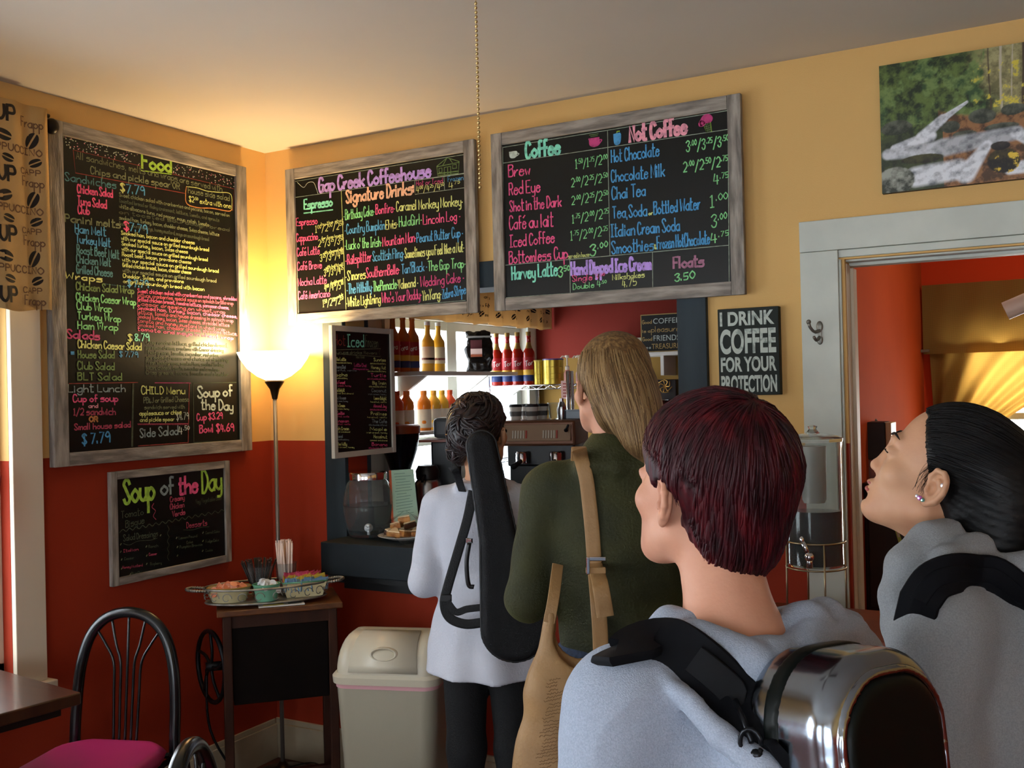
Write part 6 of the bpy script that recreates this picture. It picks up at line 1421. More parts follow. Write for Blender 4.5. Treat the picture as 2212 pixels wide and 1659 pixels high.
# ---- iced tea dispenser on a small brown stand beside the doorway
ST = thing('side_stand', 'terracotta-brown stand top carrying the iced tea jar beside the doorway', 'stand', (2.46, -.42, 0))
M_TERRA = M('terracotta_wood', '7E3A1C', .4, var=(6, '66301A'))
MB().span((2.20, -.62, .885), (2.86, -.24, .915)).make('top', M_TERRA, ST, bevel=.004); MB().span((2.23, -.60, .80), (2.83, -.26, .885)).make('apron', M_OLDWOOD, ST)
for x_ in (2.23, 2.79):
    for y_ in (-.60, -.30): MB().span((x_, y_, 0), (x_+.04, y_+.04, .80)).make('leg', M_OLDWOOD, ST, bevel=.003)
DC = Vector(dep(1762, 1200, 2.90)); DC.z = .915
DS = thing('tea_dispenser', 'tall clear jar of dark iced tea with a chrome tap on a wire stand', 'dispenser', tuple(DC))
M_WIRE = M('pale_gold_wire', 'A89878', .3, .9)
mb = MB(); zt = .165
for k in range(4): a_ = k*1.5708+.5; mb.tube([DC+Vector((math.cos(a_)*.085, math.sin(a_)*.085, 0)), DC+Vector((math.cos(a_)*.082, math.sin(a_)*.082, zt+.07))], .0028, 6)
for z_ in (.02, zt-.004, zt+.07): mb.tube([DC+Vector((math.cos(a_)*.082, math.sin(a_)*.082, z_)) for a_ in np.linspace(0, 6.283, 33)[:-1]], .0028, 6, closed=True)
mb.make('wire_stand', M_WIRE, DS, smooth='all')
MB().lathe([(0, zt), (.074, zt), (.078, zt+.006), (.078, zt+.335), (.080, zt+.34), (.080, zt+.352), (.076, zt+.352), (.0745, zt+.33), (.0745, zt+.008), (0, zt+.006)], DC, 36).make('jar', M_CLEAR, DS, smooth=True)
MB().lathe([(0, zt+.0065), (.0738, zt+.0065), (.0738, zt+.158), (0, zt+.158)], DC, 32).make('tea', M('dark_tea', '160806', .08), DS, smooth=True, label='dark brown tea in the lower half')
MB().lathe([(0, zt+.353), (.082, zt+.353), (.083, zt+.362), (.06, zt+.372), (.02, zt+.376), (.01, zt+.388), (.014, zt+.396), (0, zt+.400)], DC, 32).make('lid', M_CLEAR, DS, smooth=True)
MB().lathe([(0, zt+.18), (.028, zt+.18), (.033, zt+.19), (.036, zt+.34), (.033, zt+.34), (.030, zt+.195), (0, zt+.19)], DC, 24).make('ice_core', M('frosted_plastic', 'D2CFC6', .5, trans=.5), DS, smooth=True)
vd = Vector((.25, -.97, 0)); sp = DC+vd*.078+Vector((-.02, 0, zt+.04)); mb = MB(); mb.tube([sp, sp+vd*.03], .009, 10); mb.ball(sp+vd*.032, .014, 10, 8); mb.tube([sp+vd*.032, sp+vd*.034-Vector((0, 0, .03))], .009, 10); mb.tube([sp+vd*.032, sp+vd*.04+Vector((-.018, 0, .042))], [.005, .008], 8); mb.ball(sp+vd*.04+Vector((-.02, 0, .046)), (.007, .007, .012), 8, 6)
mb.make('tap', M_CHROME, DS, smooth='all')
# ---- coat hook on the door casing
hk = Vector((2.401, -.021, 1.762)); HK = thing('coat_hook', 'grey metal double coat hook on the white door casing', 'hook', tuple(hk)); M_PEW = M('pewter', '7C7A72', .4, .7)
mb = MB(); mb.ball(hk+Vector((.006, 0, .022)), (.011, .004, .018), 12, 8); mb.ball(hk+Vector((.006, 0, -.022)), (.010, .004, .016), 12, 8); mb.box(hk+Vector((.006, -.002, 0)), (.012, .006, .04)); mb.make('plate', M_PEW, HK, smooth=True)
MB().tube(crom([hk+Vector((.006, -.004, .008)), hk+Vector((-.004, -.030, .004)), hk+Vector((-.014, -.045, .018)), hk+Vector((-.018, -.048, .034))], 5), [.006]*5+[.005]*5+[.005]*6, 8).make('hook_arm', M_PEW, HK, smooth='all')
mb = MB(); mb.ball(hk+Vector((-.018, -.048, .036)), .008, 10, 8); mb.make('knob', M_PEW, HK, smooth='all')
MB().tube(crom([hk+Vector((.006, -.004, -.012)), hk+Vector((.0, -.022, -.024)), hk+Vector((-.006, -.034, -.012))], 5), .005, 8).make('hook_arm', M_PEW, HK, smooth='all')

# ================================================================== printed coffee curtains
def translucent(name, col, f):
    m = M(name, col, .85, bump=(300, .2)); nt = m.node_tree; N = nt.nodes; t_ = N.new('ShaderNodeBsdfTranslucent'); t_.inputs[0].default_value = rgb(col); mx = N.new('ShaderNodeMixShader'); mx.inputs[0].default_value = f
    nt.links.new(N['Principled BSDF'].outputs[0], mx.inputs[1]); nt.links.new(t_.outputs[0], mx.inputs[2]); nt.links.new(mx.outputs[0], N['Material Output'].inputs[0]); return m
M_CLOTH = M('cream_printed_cotton', 'B99762', .85, var=(5, 'AE8B58'), bump=(300, .2))
M_CLOTHK = translucent('cream_printed_cotton_thin', 'D6B88A', .5)
INK = M('dark_brown_print', '1C1512', .8); INK2 = M('soft_brown_print', '6A4A30', .8)
def valance(name, label, xf, y0, y1, z0, z1, mat, wave, sc):
    t = thing(name, label, 'curtain', (xf, (y0+y1)/2, z0))
    W_ = lambda y, z: xf+wave*math.sin(y*38+1)+wave*.6*math.sin(y*71+z*4)
    MB().grid(lambda a, b: Vector((W_(y0+(y1-y0)*a, z0+(z1-z0)*b), y0+(y1-y0)*a, z0+(z1-z0)*b+(.006*math.sin(a*40) if b < .01 else 0))), 90, 10).make('fabric', mat, t, smooth='all', solid=.002)
    P = lambda y, z: Vector((W_(y, z)+.0018, y, z))
    def word(mb, s, y, z, h, w, wd):
        P0, P1 = Vector((0, y, z)), Vector((0, y+wd, z)); tmp = MB(); write(tmp, s, P0, P1, Vector((0, 0, h)), w, (1, 0, 0), .02)
        mb.add([P(v[1], v[2]) for v in tmp.v], tmp.f)
    def bean(mb, y, z, r_, rot):
        n = 14; c, s = math.cos(rot), math.sin(rot)
        for sg in (1, -1):
            pts = [(0, sg*.10)]+[(math.cos(a)*1.0, sg*(.10+math.sin(a)*.55)) for a in np.linspace(.0, math.pi, n)]
            Q = [P(y+(px*c-pz*s)*r_, z+(px*s+pz*c)*r_) for px, pz in pts]; mb.add(Q, [(0, i, i+1) if sg > 0 else (0, i+1, i) for i in range(1, n)])
    return t, word, bean
t, word, bean = valance('curtain', 'cream valance printed with coffee beans and words at the left window', .075, -2.45, -1.155, 1.905, 2.60, M_CLOTH, .006, 1)
mk = MB(); mk2 = MB()
for r_ in range(4):
    for c_ in range(3):
        z = 2.53-r_*.200; y = -1.285-c_*.40
        word(mk, 'UP', y-.055, z, .048, .010, .060); word(mk2, 'Frapp', y+.035, z-.006, .032, .004, .075)
        (r_ < 3) and bean(mk, y-.035, z-.050, .029, .3 if r_ % 2 else -.2); (r_ < 3) and bean(mk, y+.075, z-.050, .029, 1.1); (r_ < 3) and word(mk2, 'CAPPUCCINO', y-.105, z-.100, .022, .0042, .21)
        if r_ < 3: bean(mk, y-.02, z-.124, .021, -.25); bean(mk, y+.085, z-.124, .021, .5); word(mk2, 'ing', y-.12, z-.168, .018, .003, .045); word(mk2, 'CAPP', y+.03, z-.166, .018, .0036, .070)
mk.make('print', INK, t, kind='stuff'); mk2.make('print', INK2, t, kind='stuff')
mb = MB(); mb.tube([(.055, -2.5, 2.585), (.055, -1.13, 2.585)], .007, 8); tag(mb.make('curtain_rod', M('dark_iron_knob', '1A1512', .4, .6), smooth='all'), 'thin dark curtain rod above the left window', 'rod')
t, word, bean = valance('curtain', 'pale valance with coffee words above the bright kitchen window', .13, .80, 2.53, 1.985, 2.20, M_CLOTHK, .010, 1)
mk = MB(); random.seed(4)
for k in range(9):
    y = .86+k*.185; bean(mk, y+.03, 2.045, .022, .6); bean(mk, y+.12, 2.10, .020, -.5); word(mk, ('mocha', 'latte', 'demi', 'java')[k % 4], y+.055, 2.03, .022, .003, .06); word(mk, ('espresso', 'no foam', 'to go')[k % 3], y+.02, 2.085, .020, .003, .09); word(mk, ('arabica', 'wake up')[k % 2], y+.05, 2.135, .020, .003, .09)
mk.make('print', INK, t, kind='stuff')
mb = MB(); rc = Vector(onx(-8, 1090, .14)); mb.grid(lambda a, b: Vector((rc.x+.01*math.sin(a*9), rc.y-.12+.135*a*(1-.15*b), rc.z+.09-.20*b+.04*a*b*0+.05*(1-a)*b)), 14, 14)
tag(mb.make('red_cloth', M('red_cotton', 'A5323A', .9), None, smooth='all', solid=.004), 'corner of red cloth hanging by the left window casing', 'cloth')

# ================================================================== framed-less forest photograph on the back wall (flat print, painted per point)
def painting():
    x0, x1, z0, z1 = 2.613, 3.225, 2.196, 2.602
    t = thing('canvas_print', 'unframed colour print of an autumn forest stream above the doorway', 'picture', (2.92, 0, z0))
    MB().span((x0, -.024, z0), (x1, -.002, z1)).make('stretcher', M('dark_canvas_edge', '2A2420', .6), t)
    nx, nz = 300, 200; rs = np.random.RandomState(3)
    u_, v_ = np.meshgrid(np.linspace(0, 1, nx+1), np.linspace(0, 1, nz+1)); u_ = u_*1.5   # u in units of .41 m, v up
    def vn(sx, sz, seed):
        r = np.random.RandomState(seed); g = r.rand(int(sz)+3, int(sx*1.5)+3); X = u_*sx; Z = v_*sz; i = X.astype(int); j = Z.astype(int); fx = X-i; fz = Z-j; fx = fx*fx*(3-2*fx); fz = fz*fz*(3-2*fz)
        return (g[j, i]*(1-fx)+g[j, i+1]*fx)*(1-fz)+(g[j+1, i]*(1-fx)+g[j+1, i+1]*fx)*fz
    fb = lambda s, k: (vn(s, s, k)+.5*vn(s*2, s*2, k+1)+.35*vn(s*4.3, s*4.3, k+2)+.3*vn(s*9, s*9, k+3))/2.15
    C_ = np.zeros(u_.shape+(3,)); col = lambda h: np.array(rgb(h)[:3])
    def put(m, c): m = np.clip(m, 0, 1)[..., None]; C_[:] = C_*(1-m)+(c if hasattr(c, 'ndim') and c.ndim == 3 else np.array(c))*m
    mixc = lambda a, b, f: col(a)*(1-np.clip(f, 0, 1)[..., None])+col(b)*np.clip(f, 0, 1)[..., None]
    f1 = fb(9, 1); f2 = fb(22, 5); f3 = fb(5, 9)
    put(np.ones(u_.shape), mixc('1E2C14', '5F7436', (f2-.35)*3))                       # foliage
    put((u_-.55-.35*(1-v_)+.25*(f3-.5))*5, mixc('6F6A44', 'A8A070', (f2-.3)*3))          # pale distance on the right
    for k, tx in enumerate((.78, .86, .93, 1.0, 1.08, 1.2, 1.27, 1.33, 1.42, 1.48)):
        wd = (.006, .010, .005, .012, .006, .009, .014, .007, .012, .008)[k]; put((wd-np.abs(u_-tx-.01*np.sin(v_*5+k)))*400*(v_ > .52), col('B9B09A' if k % 3 else '4A3C2C')*np.ones(u_.shape+(3,)))
    put((f2-.56)*14*(v_ > .55)*(u_ > .65)*(v_ < .88), mixc('C6B83A', 'DFCB48', f1)); put((f1-.5)*9*(u_ < .75)*(v_ > .5), mixc('33502A', '71884A', (f2-.3)*3))
    lf = .56+.04*np.sin(u_*6)+.06*(f3-.5); put((lf-v_)*30*(u_ > .42), mixc('4E3420', '9A6A40', (f2-.35)*4)); put((.47-v_+.1*(f3-.5))*20*(u_ < .45), mixc('202818', '3F4A2A', (f2-.3)*3))
    def rock(cx, cz, rx, rz, c1='2B3026', c2='5E6354'):
        d = ((u_-cx)/rx)**2+((v_-cz)/rz)**2+.5*(f1-.5); put((1-d)*6, mixc(c1, c2, (v_-cz)/rz*.5+.4+(f2-.5)*2.4))
    for q in ((.50, .45, .07, .05), (.72, .50, .10, .06), (.93, .52, .09, .045), (1.1, .47, .08, .04), (.60, .38, .09, .03), (.12, .50, .12, .06), (1.28, .55, .1, .05), (.85, .40, .12, .03)): rock(*q)
    wv = np.sin((v_+.12*np.sin(u_*4+1)+.02*f1)*95)*.5+.5
    def water(cx0, cz0, cx1, cz1, w0, w1, tone=1.):
        d = np.array([cx1-cx0, cz1-cz0]); t_ = np.clip(((u_-cx0)*d[0]+(v_-cz0)*d[1])/(d@d), 0, 1); dist = np.sqrt((u_-cx0-t_*d[0])**2+((v_-cz0-t_*d[1]))**2); w_ = w0+(w1-w0)*t_
        put((w_-dist)/w_*3, mixc('70747E', 'E6EAF0', .40+wv*.35+(f2-.4)*1.8)*tone)
    water(.62, .62, .42, .50, .012, .035); water(.45, .52, .30, .40, .04, .05); water(.36, .40, .10, .34, .05, .035)
    water(.05, .30, .45, .30, .05, .07, .8); water(.45, .30, .95, .34, .08, .06, .6); water(.25, .10, .55, .12, .09, .09); water(.60, .08, .75, .28, .08, .04); water(.95, .34, 1.12, .20, .05, .04); water(.9, .08, 1.5, .12, .05, .09)
    rock(.30, .235, .16, .035, '231C14', '4A4A28'); rock(.10, .09, .14, .11, '2E3228', 'A2A69A'); rock(.86, .15, .12, .10, '17130F', '4F421E'); rock(.84, .26, .07, .035, '181412', '3A3430'); rock(1.22, .30, .18, .14, '20241E', '565C50')
    put((f2-.60)*20*(((u_-.86)/.11)**2+((v_-.14)/.09)**2 < 1), mixc('D8B02C', 'E8C848', f1)); put((f2-.56)*20*(((u_-1.2)/.16)**2+((v_-.34)/.10)**2 < 1), mixc('C9CCC8', 'E4E4E0', f1))
    me = bpy.data.meshes.new('print'); V = [(x0+(x1-x0)*a/1.5, -.0246, z0+(z1-z0)*b) for a, b in zip(u_.ravel(), v_.ravel())]
    F = [(j*(nx+1)+i, j*(nx+1)+i+1, (j+1)*(nx+1)+i+1, (j+1)*(nx+1)+i) for j in range(nz) for i in range(nx)]
    off = t.location; me.from_pydata([(a-off[0], b-off[1], c-off[2]) for a, b, c in V], [], F)
    at_ = me.color_attributes.new('Col', 'FLOAT_COLOR', 'POINT'); at_.data.foreach_set('color', np.concatenate([C_.reshape(-1, 3), np.ones((C_.shape[0]*C_.shape[1], 1))], 1).astype(np.float32).ravel())
    m_ = bpy.data.materials.new('forest_print'); m_.use_nodes = True; nt = m_.node_tree; a_ = nt.nodes.new('ShaderNodeAttribute'); a_.attribute_name = 'Col'; nt.links.new(a_.outputs['Color'], nt.nodes['Principled BSDF'].inputs['Base Color']); nt.nodes['Principled BSDF'].inputs['Roughness'].default_value = .45
    o = bpy.data.objects.new('print', me); COL.objects.link(o); me.materials.append(m_); o.parent = t
painting()

# ================================================================== ceiling fan overhead with its pull chain
FX, FY = [float(v) for v in dep(1037, 405, 1.5)[:2]]
FN = thing('ceiling_fan', 'ceiling fan above the frame whose beaded pull chain hangs into view', 'fan', (FX-.05, FY-.05, H)); fx, fy = FX-.05, FY-.05
MB().lathe([(0, H-.001), (.07, H-.001), (.06, H-.05), (.018, H-.06), (.018, H-.14), (0, H-.14)], (fx, fy, 0), 24).make('canopy', M_BRZ, FN, smooth=True)
MB().lathe([(0, H-.13), (.09, H-.14), (.115, H-.17), (.115, H-.24), (.08, H-.27), (0, H-.27)], (fx, fy, 0), 28).make('motor', M_BRZ, FN, smooth=True)
MB().lathe([(0, H-.27), (.05, H-.27), (.05, H-.30), (.10, H-.31), (.105, H-.35), (.07, H-.385), (0, H-.395)], (fx, fy, 0), 28).make('light_globe', M('frosted_globe', 'E8E4DA', .4), FN, smooth=True)
for k in range(4):
    a_ = R(29+45)+k*1.5708; m3 = Matrix.Rotation(a_, 3, 'Z') @ Matrix.Rotation(R(10), 3, 'X'); c = Vector((fx, fy, H-.20))+Matrix.Rotation(a_, 3, 'Z') @ Vector((.36, 0, 0)); MB().box(c, (.42, .12, .008), mat=m3).make('blade', M_DWOOD, FN, bevel=.003)
    c = Vector((fx, fy, H-.20))+Matrix.Rotation(a_, 3, 'Z') @ Vector((.13, 0, 0)); MB().box(c, (.09, .03, .006), mat=m3).make('blade_arm', M_BRZ, FN)
mb = MB(); z = H-.26
zs = np.arange(1.90, z, .0068)
for z_ in zs: mb.ball((FX, FY, float(z_)), .0026, 6, 4)
mb.tube([(FX, FY, 1.90), (FX, FY, z)], .0006, 4); mb.make('pull_chain', M('brass_bead', 'C9AE74', .3, .8), FN, smooth='all', kind='stuff')
MB().tube([(FX, FY, z), (fx+.02, fy+.02, z)], .003, 6).make('chain_arm', M_BRZ, FN)

# ================================================================== kitchen
KS = thing('wall_shelf', 'long white shelf across the bright kitchen window', 'shelf', (.13, 1.55, 1.70)); SZ = 1.706
MB().span((.02, .86, SZ-.022), (.23, 2.23, SZ)).make('board', M('white_shelf_paint', 'D8D4CC', .5), KS, bevel=.002)
for y in (.95, 1.57, 2.18): MB().add([(.02, y-.01, SZ-.022), (.02, y+.01, SZ-.022), (.20, y+.01, SZ-.022), (.20, y-.01, SZ-.022), (.02, y-.01, SZ-.14), (.02, y+.01, SZ-.14)], [(0, 1, 2, 3), (0, 3, 4), (1, 5, 2), (4, 3, 2, 5), (0, 4, 5, 1)]).make('bracket', M('white_shelf_paint', 'D8D4CC', .5), KS)
KL = thing('wall_shelf', 'low white ledge carrying juice bottles in the bright kitchen window', 'shelf', (.12, 1.2, 1.36)); LZ = 1.395
MB().span((.02, .80, LZ-.018), (.20, 1.75, LZ)).make('board', M('white_shelf_paint', 'D8D4CC', .5), KL, bevel=.002)
for y in (.84, 1.7): MB().span((.02, y, .905), (.05, y+.03, LZ-.018)).make('support', M('white_shelf_paint', 'D8D4CC', .5), KL)
def bottle(label, grp, glass, lab, neck, script, capm, h=.30):
    t = thing('syrup_bottle', label, 'bottle', (0, 0, 0), grp); k = h/.30
    MB().lathe([(0, 0), (.034, 0), (.036, .004), (.036, .165*k), (.034, .185*k), (.022, .205*k), (.0145, .225*k), (.0130, .265*k), (.0150, .27*k), (.0150, .278*k), (0, .278*k)], (0, 0, 0), 20).make('glass', glass, t, smooth=True)
    MB().lathe([(0, .278*k), (.0155, .278*k), (.0155, .300*k), (0, .301*k)], (0, 0, 0), 14).make('cap', capm, t, smooth=True)
    for m_, a, b in lab: MB().lathe([(.0364, a*k), (.0368, a*k+.001), (.0368, b*k-.001), (.0364, b*k)], (0, 0, 0), 24).make('label_band', m_, t, smooth=True)
    if script:
        tmp = MB(); write(tmp, script, (-.022, 0, .104*k), (.024, 0, .114*k), (0, 0, .030), .0042, (0, -1, 0), .02)
        for ang in (.0,):
            mb = MB(); mb.add([(math.sin(v[0]/.0375+ang)*.0375, -math.cos(v[0]/.0375+ang)*.0375, v[2]) for v in tmp.v], tmp.f); mb.make('script', M('white_label_ink', 'E8E2DC', .5), t)
    if neck: MB().lathe([(.0228, .205*k), (.0155, .225*k), (.0142, .24*k)], (0, 0, 0), 16).make('neck_label', neck, t, smooth=True)
    return t
M_RED = M('red_label', 'A81E22', .4); M_YEL = M('yellow_label', 'D8A838', .4); M_BLU = M('navy_label', '20346A', .4); M_GOLD = M('gold_cap', '8A6A34', .35, .6)
amber = M('amber_syrup', 'B86018', .1, spec=.6); red_s = M('red_syrup', '9A1E0E', .1, spec=.6); dred = M('brown_red_syrup', '5A140C', .1, spec=.6); orange = M('orange_juice_glass', 'E8862A', .15); coral = M('coral_juice_glass', 'E05A34', .15); yell = M('yellow_juice_glass', 'E8B23A', .15)
labs = [(M_RED, .085, .155), (M_YEL, .055, .085), (M_BLU, .02, .055)]
def aimed(o, p): o.location = p; o.rotation_euler = (0, 0, math.atan2(CAM[1]-p[1], CAM[0]-p[0])+math.pi/2)
s1 = bottle('amber syrup bottle with red and blue label at the left end of the shelf', 'amber syrup bottles on the window shelf', amber, labs, None, 'Tora', M_GOLD)
for i, px in enumerate((850, 872, 892)):
    p = onx(px, 797, .10); p[2] = SZ; o = s1 if i == 0 else dup(s1, label='amber syrup bottle, '+('middle', 'rightmost')[i-1]+' of three at the left end of the shelf'); aimed(o, p)
s1['label'] = 'amber syrup bottle, leftmost of three at the left end of the shelf'
s2 = bottle('pale orange syrup bottle with white label right of the amber ones', None, yell, [(M('cream_label', 'E6D8B8', .5), .05, .15), (M_RED, .07, .085)], None, None, M('white_cap', 'DDDDDD', .5), .27)

for i, px in enumerate((925, 948)):
    p = onx(px, 799, .10); p[2] = SZ; o = s2 if i == 0 else dup(s2); aimed(o, p); o['label'] = ('pale yellow syrup bottle, nearer the amber bottles', 'pale yellow syrup bottle, nearer the coffee bag')[i]; o['group'] = 'pale syrup bottles on the window shelf'
# juice bottles on the low ledge
jb = {}
for nm, m_ in (('coral', coral), ('orange', orange), ('yellow', yell)):
    t = thing('juice_bottle', nm, 'bottle', (0, 0, 0), 'juice bottles on the low window ledge')
    MB().lathe([(0, 0), (.036, 0), (.039, .01), (.039, .10), (.037, .115), (.039, .13), (.036, .155), (.020, .178), (.016, .19), (0, .19)], (0, 0, 0), 18).make('bottle', m_, t, smooth=True)
    MB().lathe([(0, .19), (.018, .19), (.018, .212), (0, .213)], (0, 0, 0), 14).make('cap', m_, t, smooth=True)
    MB().lathe([(.0394, .015), (.0398, .016), (.0398, .112), (.0394, .113)], (0, 0, 0), 20).make('label_band', M('white_fruit_label', 'E6DCC8', .5), t, smooth=True)
    mb = MB(); mb.ball((-.0, -.034, .045), (.014, .008, .014), 10, 6); mb.make('fruit_print', m_, t, smooth='all'); jb[nm] = t
used = set()
for px, nm, w in ((857, 'coral', 'first'), (879, 'orange', 'second'), (916, 'orange', 'third'), (937, 'yellow', 'fourth'), (955, 'yellow', 'fifth'), (972, 'coral', 'last')):
    p = onx(px, 905, .10); p[2] = LZ; o = jb[nm] if nm not in used else dup(jb[nm]); used.add(nm); aimed(o, p); o['label'] = nm+' juice bottle on the low window ledge, '+w+' of six from the left'
# coffee bag on the shelf
bp = onx(1036, 800, .11); bp[2] = SZ
BG = thing('coffee_bag', 'large dark foil coffee bag with red and white label on the shelf', 'bag', tuple(bp)); ba = math.atan2(CAM[1]-bp[1], CAM[0]-bp[0])+math.pi/2; bf = frame(math.degrees(ba)+180-360)
bf = [[math.cos(ba), -math.sin(ba), 0], [math.sin(ba), math.cos(ba), 0], [0, 0, 1]]
def bag(X, Y, Z):
    g = Sp(X, Y, Z, bp, bf); t_ = np.clip(g.z/.24, 0, 1); return smax(smax(np.abs(g.x)-.075+.006*np.sin(g.z*40), np.abs(g.y)-(.055*(1-t_**2)+.004), .02), np.abs(g.z-.122)-.120, .012)+.0035*wobn(g, 60, 51)
skin_obj('foil', bag, bp+np.array([-.12, -.12, -.01]), bp+np.array([.12, .12, .27]), .0055, M('dark_foil', '1A1614', .22, .35), BG)
fm = Matrix(bf)
MB().box(loc2w((-.016, -.049, .160), bp, bf), (.066, .006, .052), mat=fm @ Matrix.Rotation(.28, 3, 'X')).make('label_top', M('maroon_label', '4A1218', .5), BG); MB().box(loc2w((-.016, -.058, .118), bp, bf), (.066, .006, .034), mat=fm @ Matrix.Rotation(.16, 3, 'X')).make('label_middle', M('pale_label', 'D8B8B0', .5), BG); MB().box(loc2w((-.016, -.061, .095), bp, bf), (.066, .006, .014), mat=fm).make('label_foot', M('rust_label', '9A4A2A', .5), BG)
MB().box(loc2w((0, -.018, .205), bp, bf), (.150, .012, .012), mat=fm).make('fold_clip', M('silver_seal', '8E8C88', .4, .5), BG, bevel=.002)
# chrome wire rack in the kitchen corner
RK = thing('wire_rack', 'chrome wire shelving rack in the kitchen corner beside the bright window', 'rack', (.25, 2.28, 0)); RZ = 1.625
rx0, rx1, ry0, ry1 = .03, .78, 1.86, 2.50
for x_, y_ in ((rx0, ry0), (rx1, ry0), (rx0, ry1), (rx1, ry1), (.575, ry0-.024), (.602, ry0-.024)):
    MB().tube([(x_, y_, .921), (x_, y_, 1.70)], .011, 10).make('post', M_CHROME, RK, smooth='all')
for z_ in (RZ, 1.40, 1.18):
    mb = MB()
    for x_ in np.linspace(rx0, rx1, 14): mb.tube([(x_, ry0, z_), (x_, ry1, z_)], .0025, 5)
    for (a, b) in (((rx0, ry0), (rx1, ry0)), ((rx0, ry1), (rx1, ry1)), ((rx0, ry0), (rx0, ry1)), ((rx1, ry0), (rx1, ry1))):
        mb.tube([(a[0], a[1], z_), (b[0], b[1], z_)], .0035, 6); mb.tube([(a[0], a[1], z_-.024), (b[0], b[1], z_-.024)], .0035, 6)
        P = [(a[0]+(b[0]-a[0])*k/16, a[1]+(b[1]-a[1])*k/16, z_-(.024 if k % 2 else 0)) for k in range(17)]; mb.tube(P, .002, 5)
    mb.make('wire_shelf', M_CHROME, RK, smooth='all')
RS = RZ+.0035
s3 = bottle('red syrup bottle', None, red_s, labs, M('gold_neck', 'A07A3C', .35, .5), 'Tor', M_GOLD, .315)
s3['group'] = 'red syrup bottles on the wire rack'
for i, px in enumerate((1074, 1096, 1118, 1139)):
    p = np.array([.069+.0725*i, 1.90+.006*(i % 2), RS])
    o = s3 if i == 0 else dup(s3); aimed(o, p); o['label'] = 'red syrup bottle with navy label, '+('leftmost, half behind the coffee bag', 'left of the middle pair', 'right of the middle pair', 'beside the gold tins')[i]
xs = [float(ony(px, 820, 2.12)[0]) for px in (1074, 1096, 1118, 1139)]
for i, (px, r_, h_, lidc, lb) in enumerate(((1160, .032, .135, 'B8A040', 'narrow gold tin beside the red syrup bottles'), (1193, .060, .140, '3A2A7A', 'wide gold tin with a purple lid on the wire rack'))):
    p = np.array([(.352, .446)[i], 1.91, RS]); t = thing('gold_tin', lb, 'tin', tuple(p)); MB().lathe([(0, 0), (r_, 0), (r_, h_), (0, h_)], p, 24).make('can', M('gold_tin_metal', 'B0963A', .3, .7), t, smooth=True)
    for z_ in (.03, .06, .10): MB().tube([Vector(p)+Vector((math.cos(a)*(r_+.0005), math.sin(a)*(r_+.0005), z_)) for a in np.linspace(0, 6.283, 25)[:-1]], .0012, 5, closed=True).make('rib', M('gold_tin_metal', 'B0963A', .3, .7), t, smooth='all')
    MB().lathe([(0, h_), (r_+.002, h_), (r_+.002, h_+.008), (0, h_+.009)], p, 24).make('lid', M('tin_lid_'+lidc, lidc, .4), t, smooth=True)
# pump dispensers on the rack
t = thing('pump_bottle', 'x', 'bottle', (0, 0, 0), 'white pump bottles on the wire rack')
MB().lathe([(0, 0), (.020, 0), (.021, .01), (.021, .06), (.012, .08), (0, .08)], (0, 0, 0), 14).make('bottle', M('pink_syrup_glass', 'C88A80', .2), t, smooth=True)
MB().lathe([(0, .08), (.013, .08), (.013, .10), (.005, .105), (.005, .150), (.012, .152), (.012, .165), (0, .166)], (0, 0, 0), 12).make('pump', M('ivory_pump', 'E4D6C2', .35), t, smooth=True)
MB().tube([(0, 0, .158), (-.030, -.004, .160), (-.038, -.005, .148)], .0045, 6).make('spout', M('ivory_pump', 'E4D6C2', .35), t, smooth='all')
for i in range(5):
    p = np.array([.540+.048*i, 1.905 if i % 2 == 0 else 1.965, RS]); o = t if i == 0 else dup(t); o.location = tuple(p); o['label'] = 'ivory pump bottle on the wire rack, '+('first', 'second', 'third', 'fourth', 'fifth')[i]+' from the gold tins'
pn = Vector(ony(1226, 842, 1.845)); NT = thing('paper_note', 'pink printed note hanging from the wire rack edge', 'note', tuple(pn)); MB().box(pn, (.075, .002, .105), rz=.3).make('sheet', M('pink_note_paper', 'D8AFA4', .7), NT)
for k in range(5): MB().box(pn+Vector((0, -.004, .035-.018*k)), (.05, .002, .006), rz=.3).make('red_line', M('red_note_ink', 'A0403A', .7), NT)
# espresso machine on the window counter
EC = Vector((.66, 1.40, .92)); EM = thing('espresso_machine', 'wide espresso machine with copper-brown control panel and black body', 'coffee machine', tuple(EC)); er = R(14); em = Matrix.Rotation(er, 3, 'Z')
eb = lambda c, s, m=None: MB().box(EC+em @ Vector(c), s, mat=em @ m if m else em)
M_EB = M('black_machine_body', '141416', .35, spec=.5); M_COP = M('copper_brown_panel', '7A5038', .4, .3)
eb((0, .05, .20), (.36, .34, .20)).make('body', M_EB, EM, bevel=.01); eb((0, -.02, .05), (.38, .46, .09)).make('drip_base', M_EB, EM, bevel=.008)
tilt = Matrix.Rotation(R(-12), 3, 'X')
eb((0, -.06, .455), (.40, .36, .13)).make('top_housing', M_COP, EM, bevel=.012); eb((0, .0, .34), (.36, .32, .12)).make('shoulder', M_EB, EM, bevel=.01)
eb((0, -.246, .458), (.36, .012, .085), tilt).make('control_panel', M('tan_panel', 'A88A6C', .4), EM, bevel=.003)
for x0 in (-.085, .075):
    for k in range(6): eb((x0+k*.014-.035, -.256, .450), (.007, .008, .040), tilt).make('button', M('ivory_button' if k < 5 else 'red_button', 'D8D0BE' if k < 5 else 'B83A2A', .4), EM)
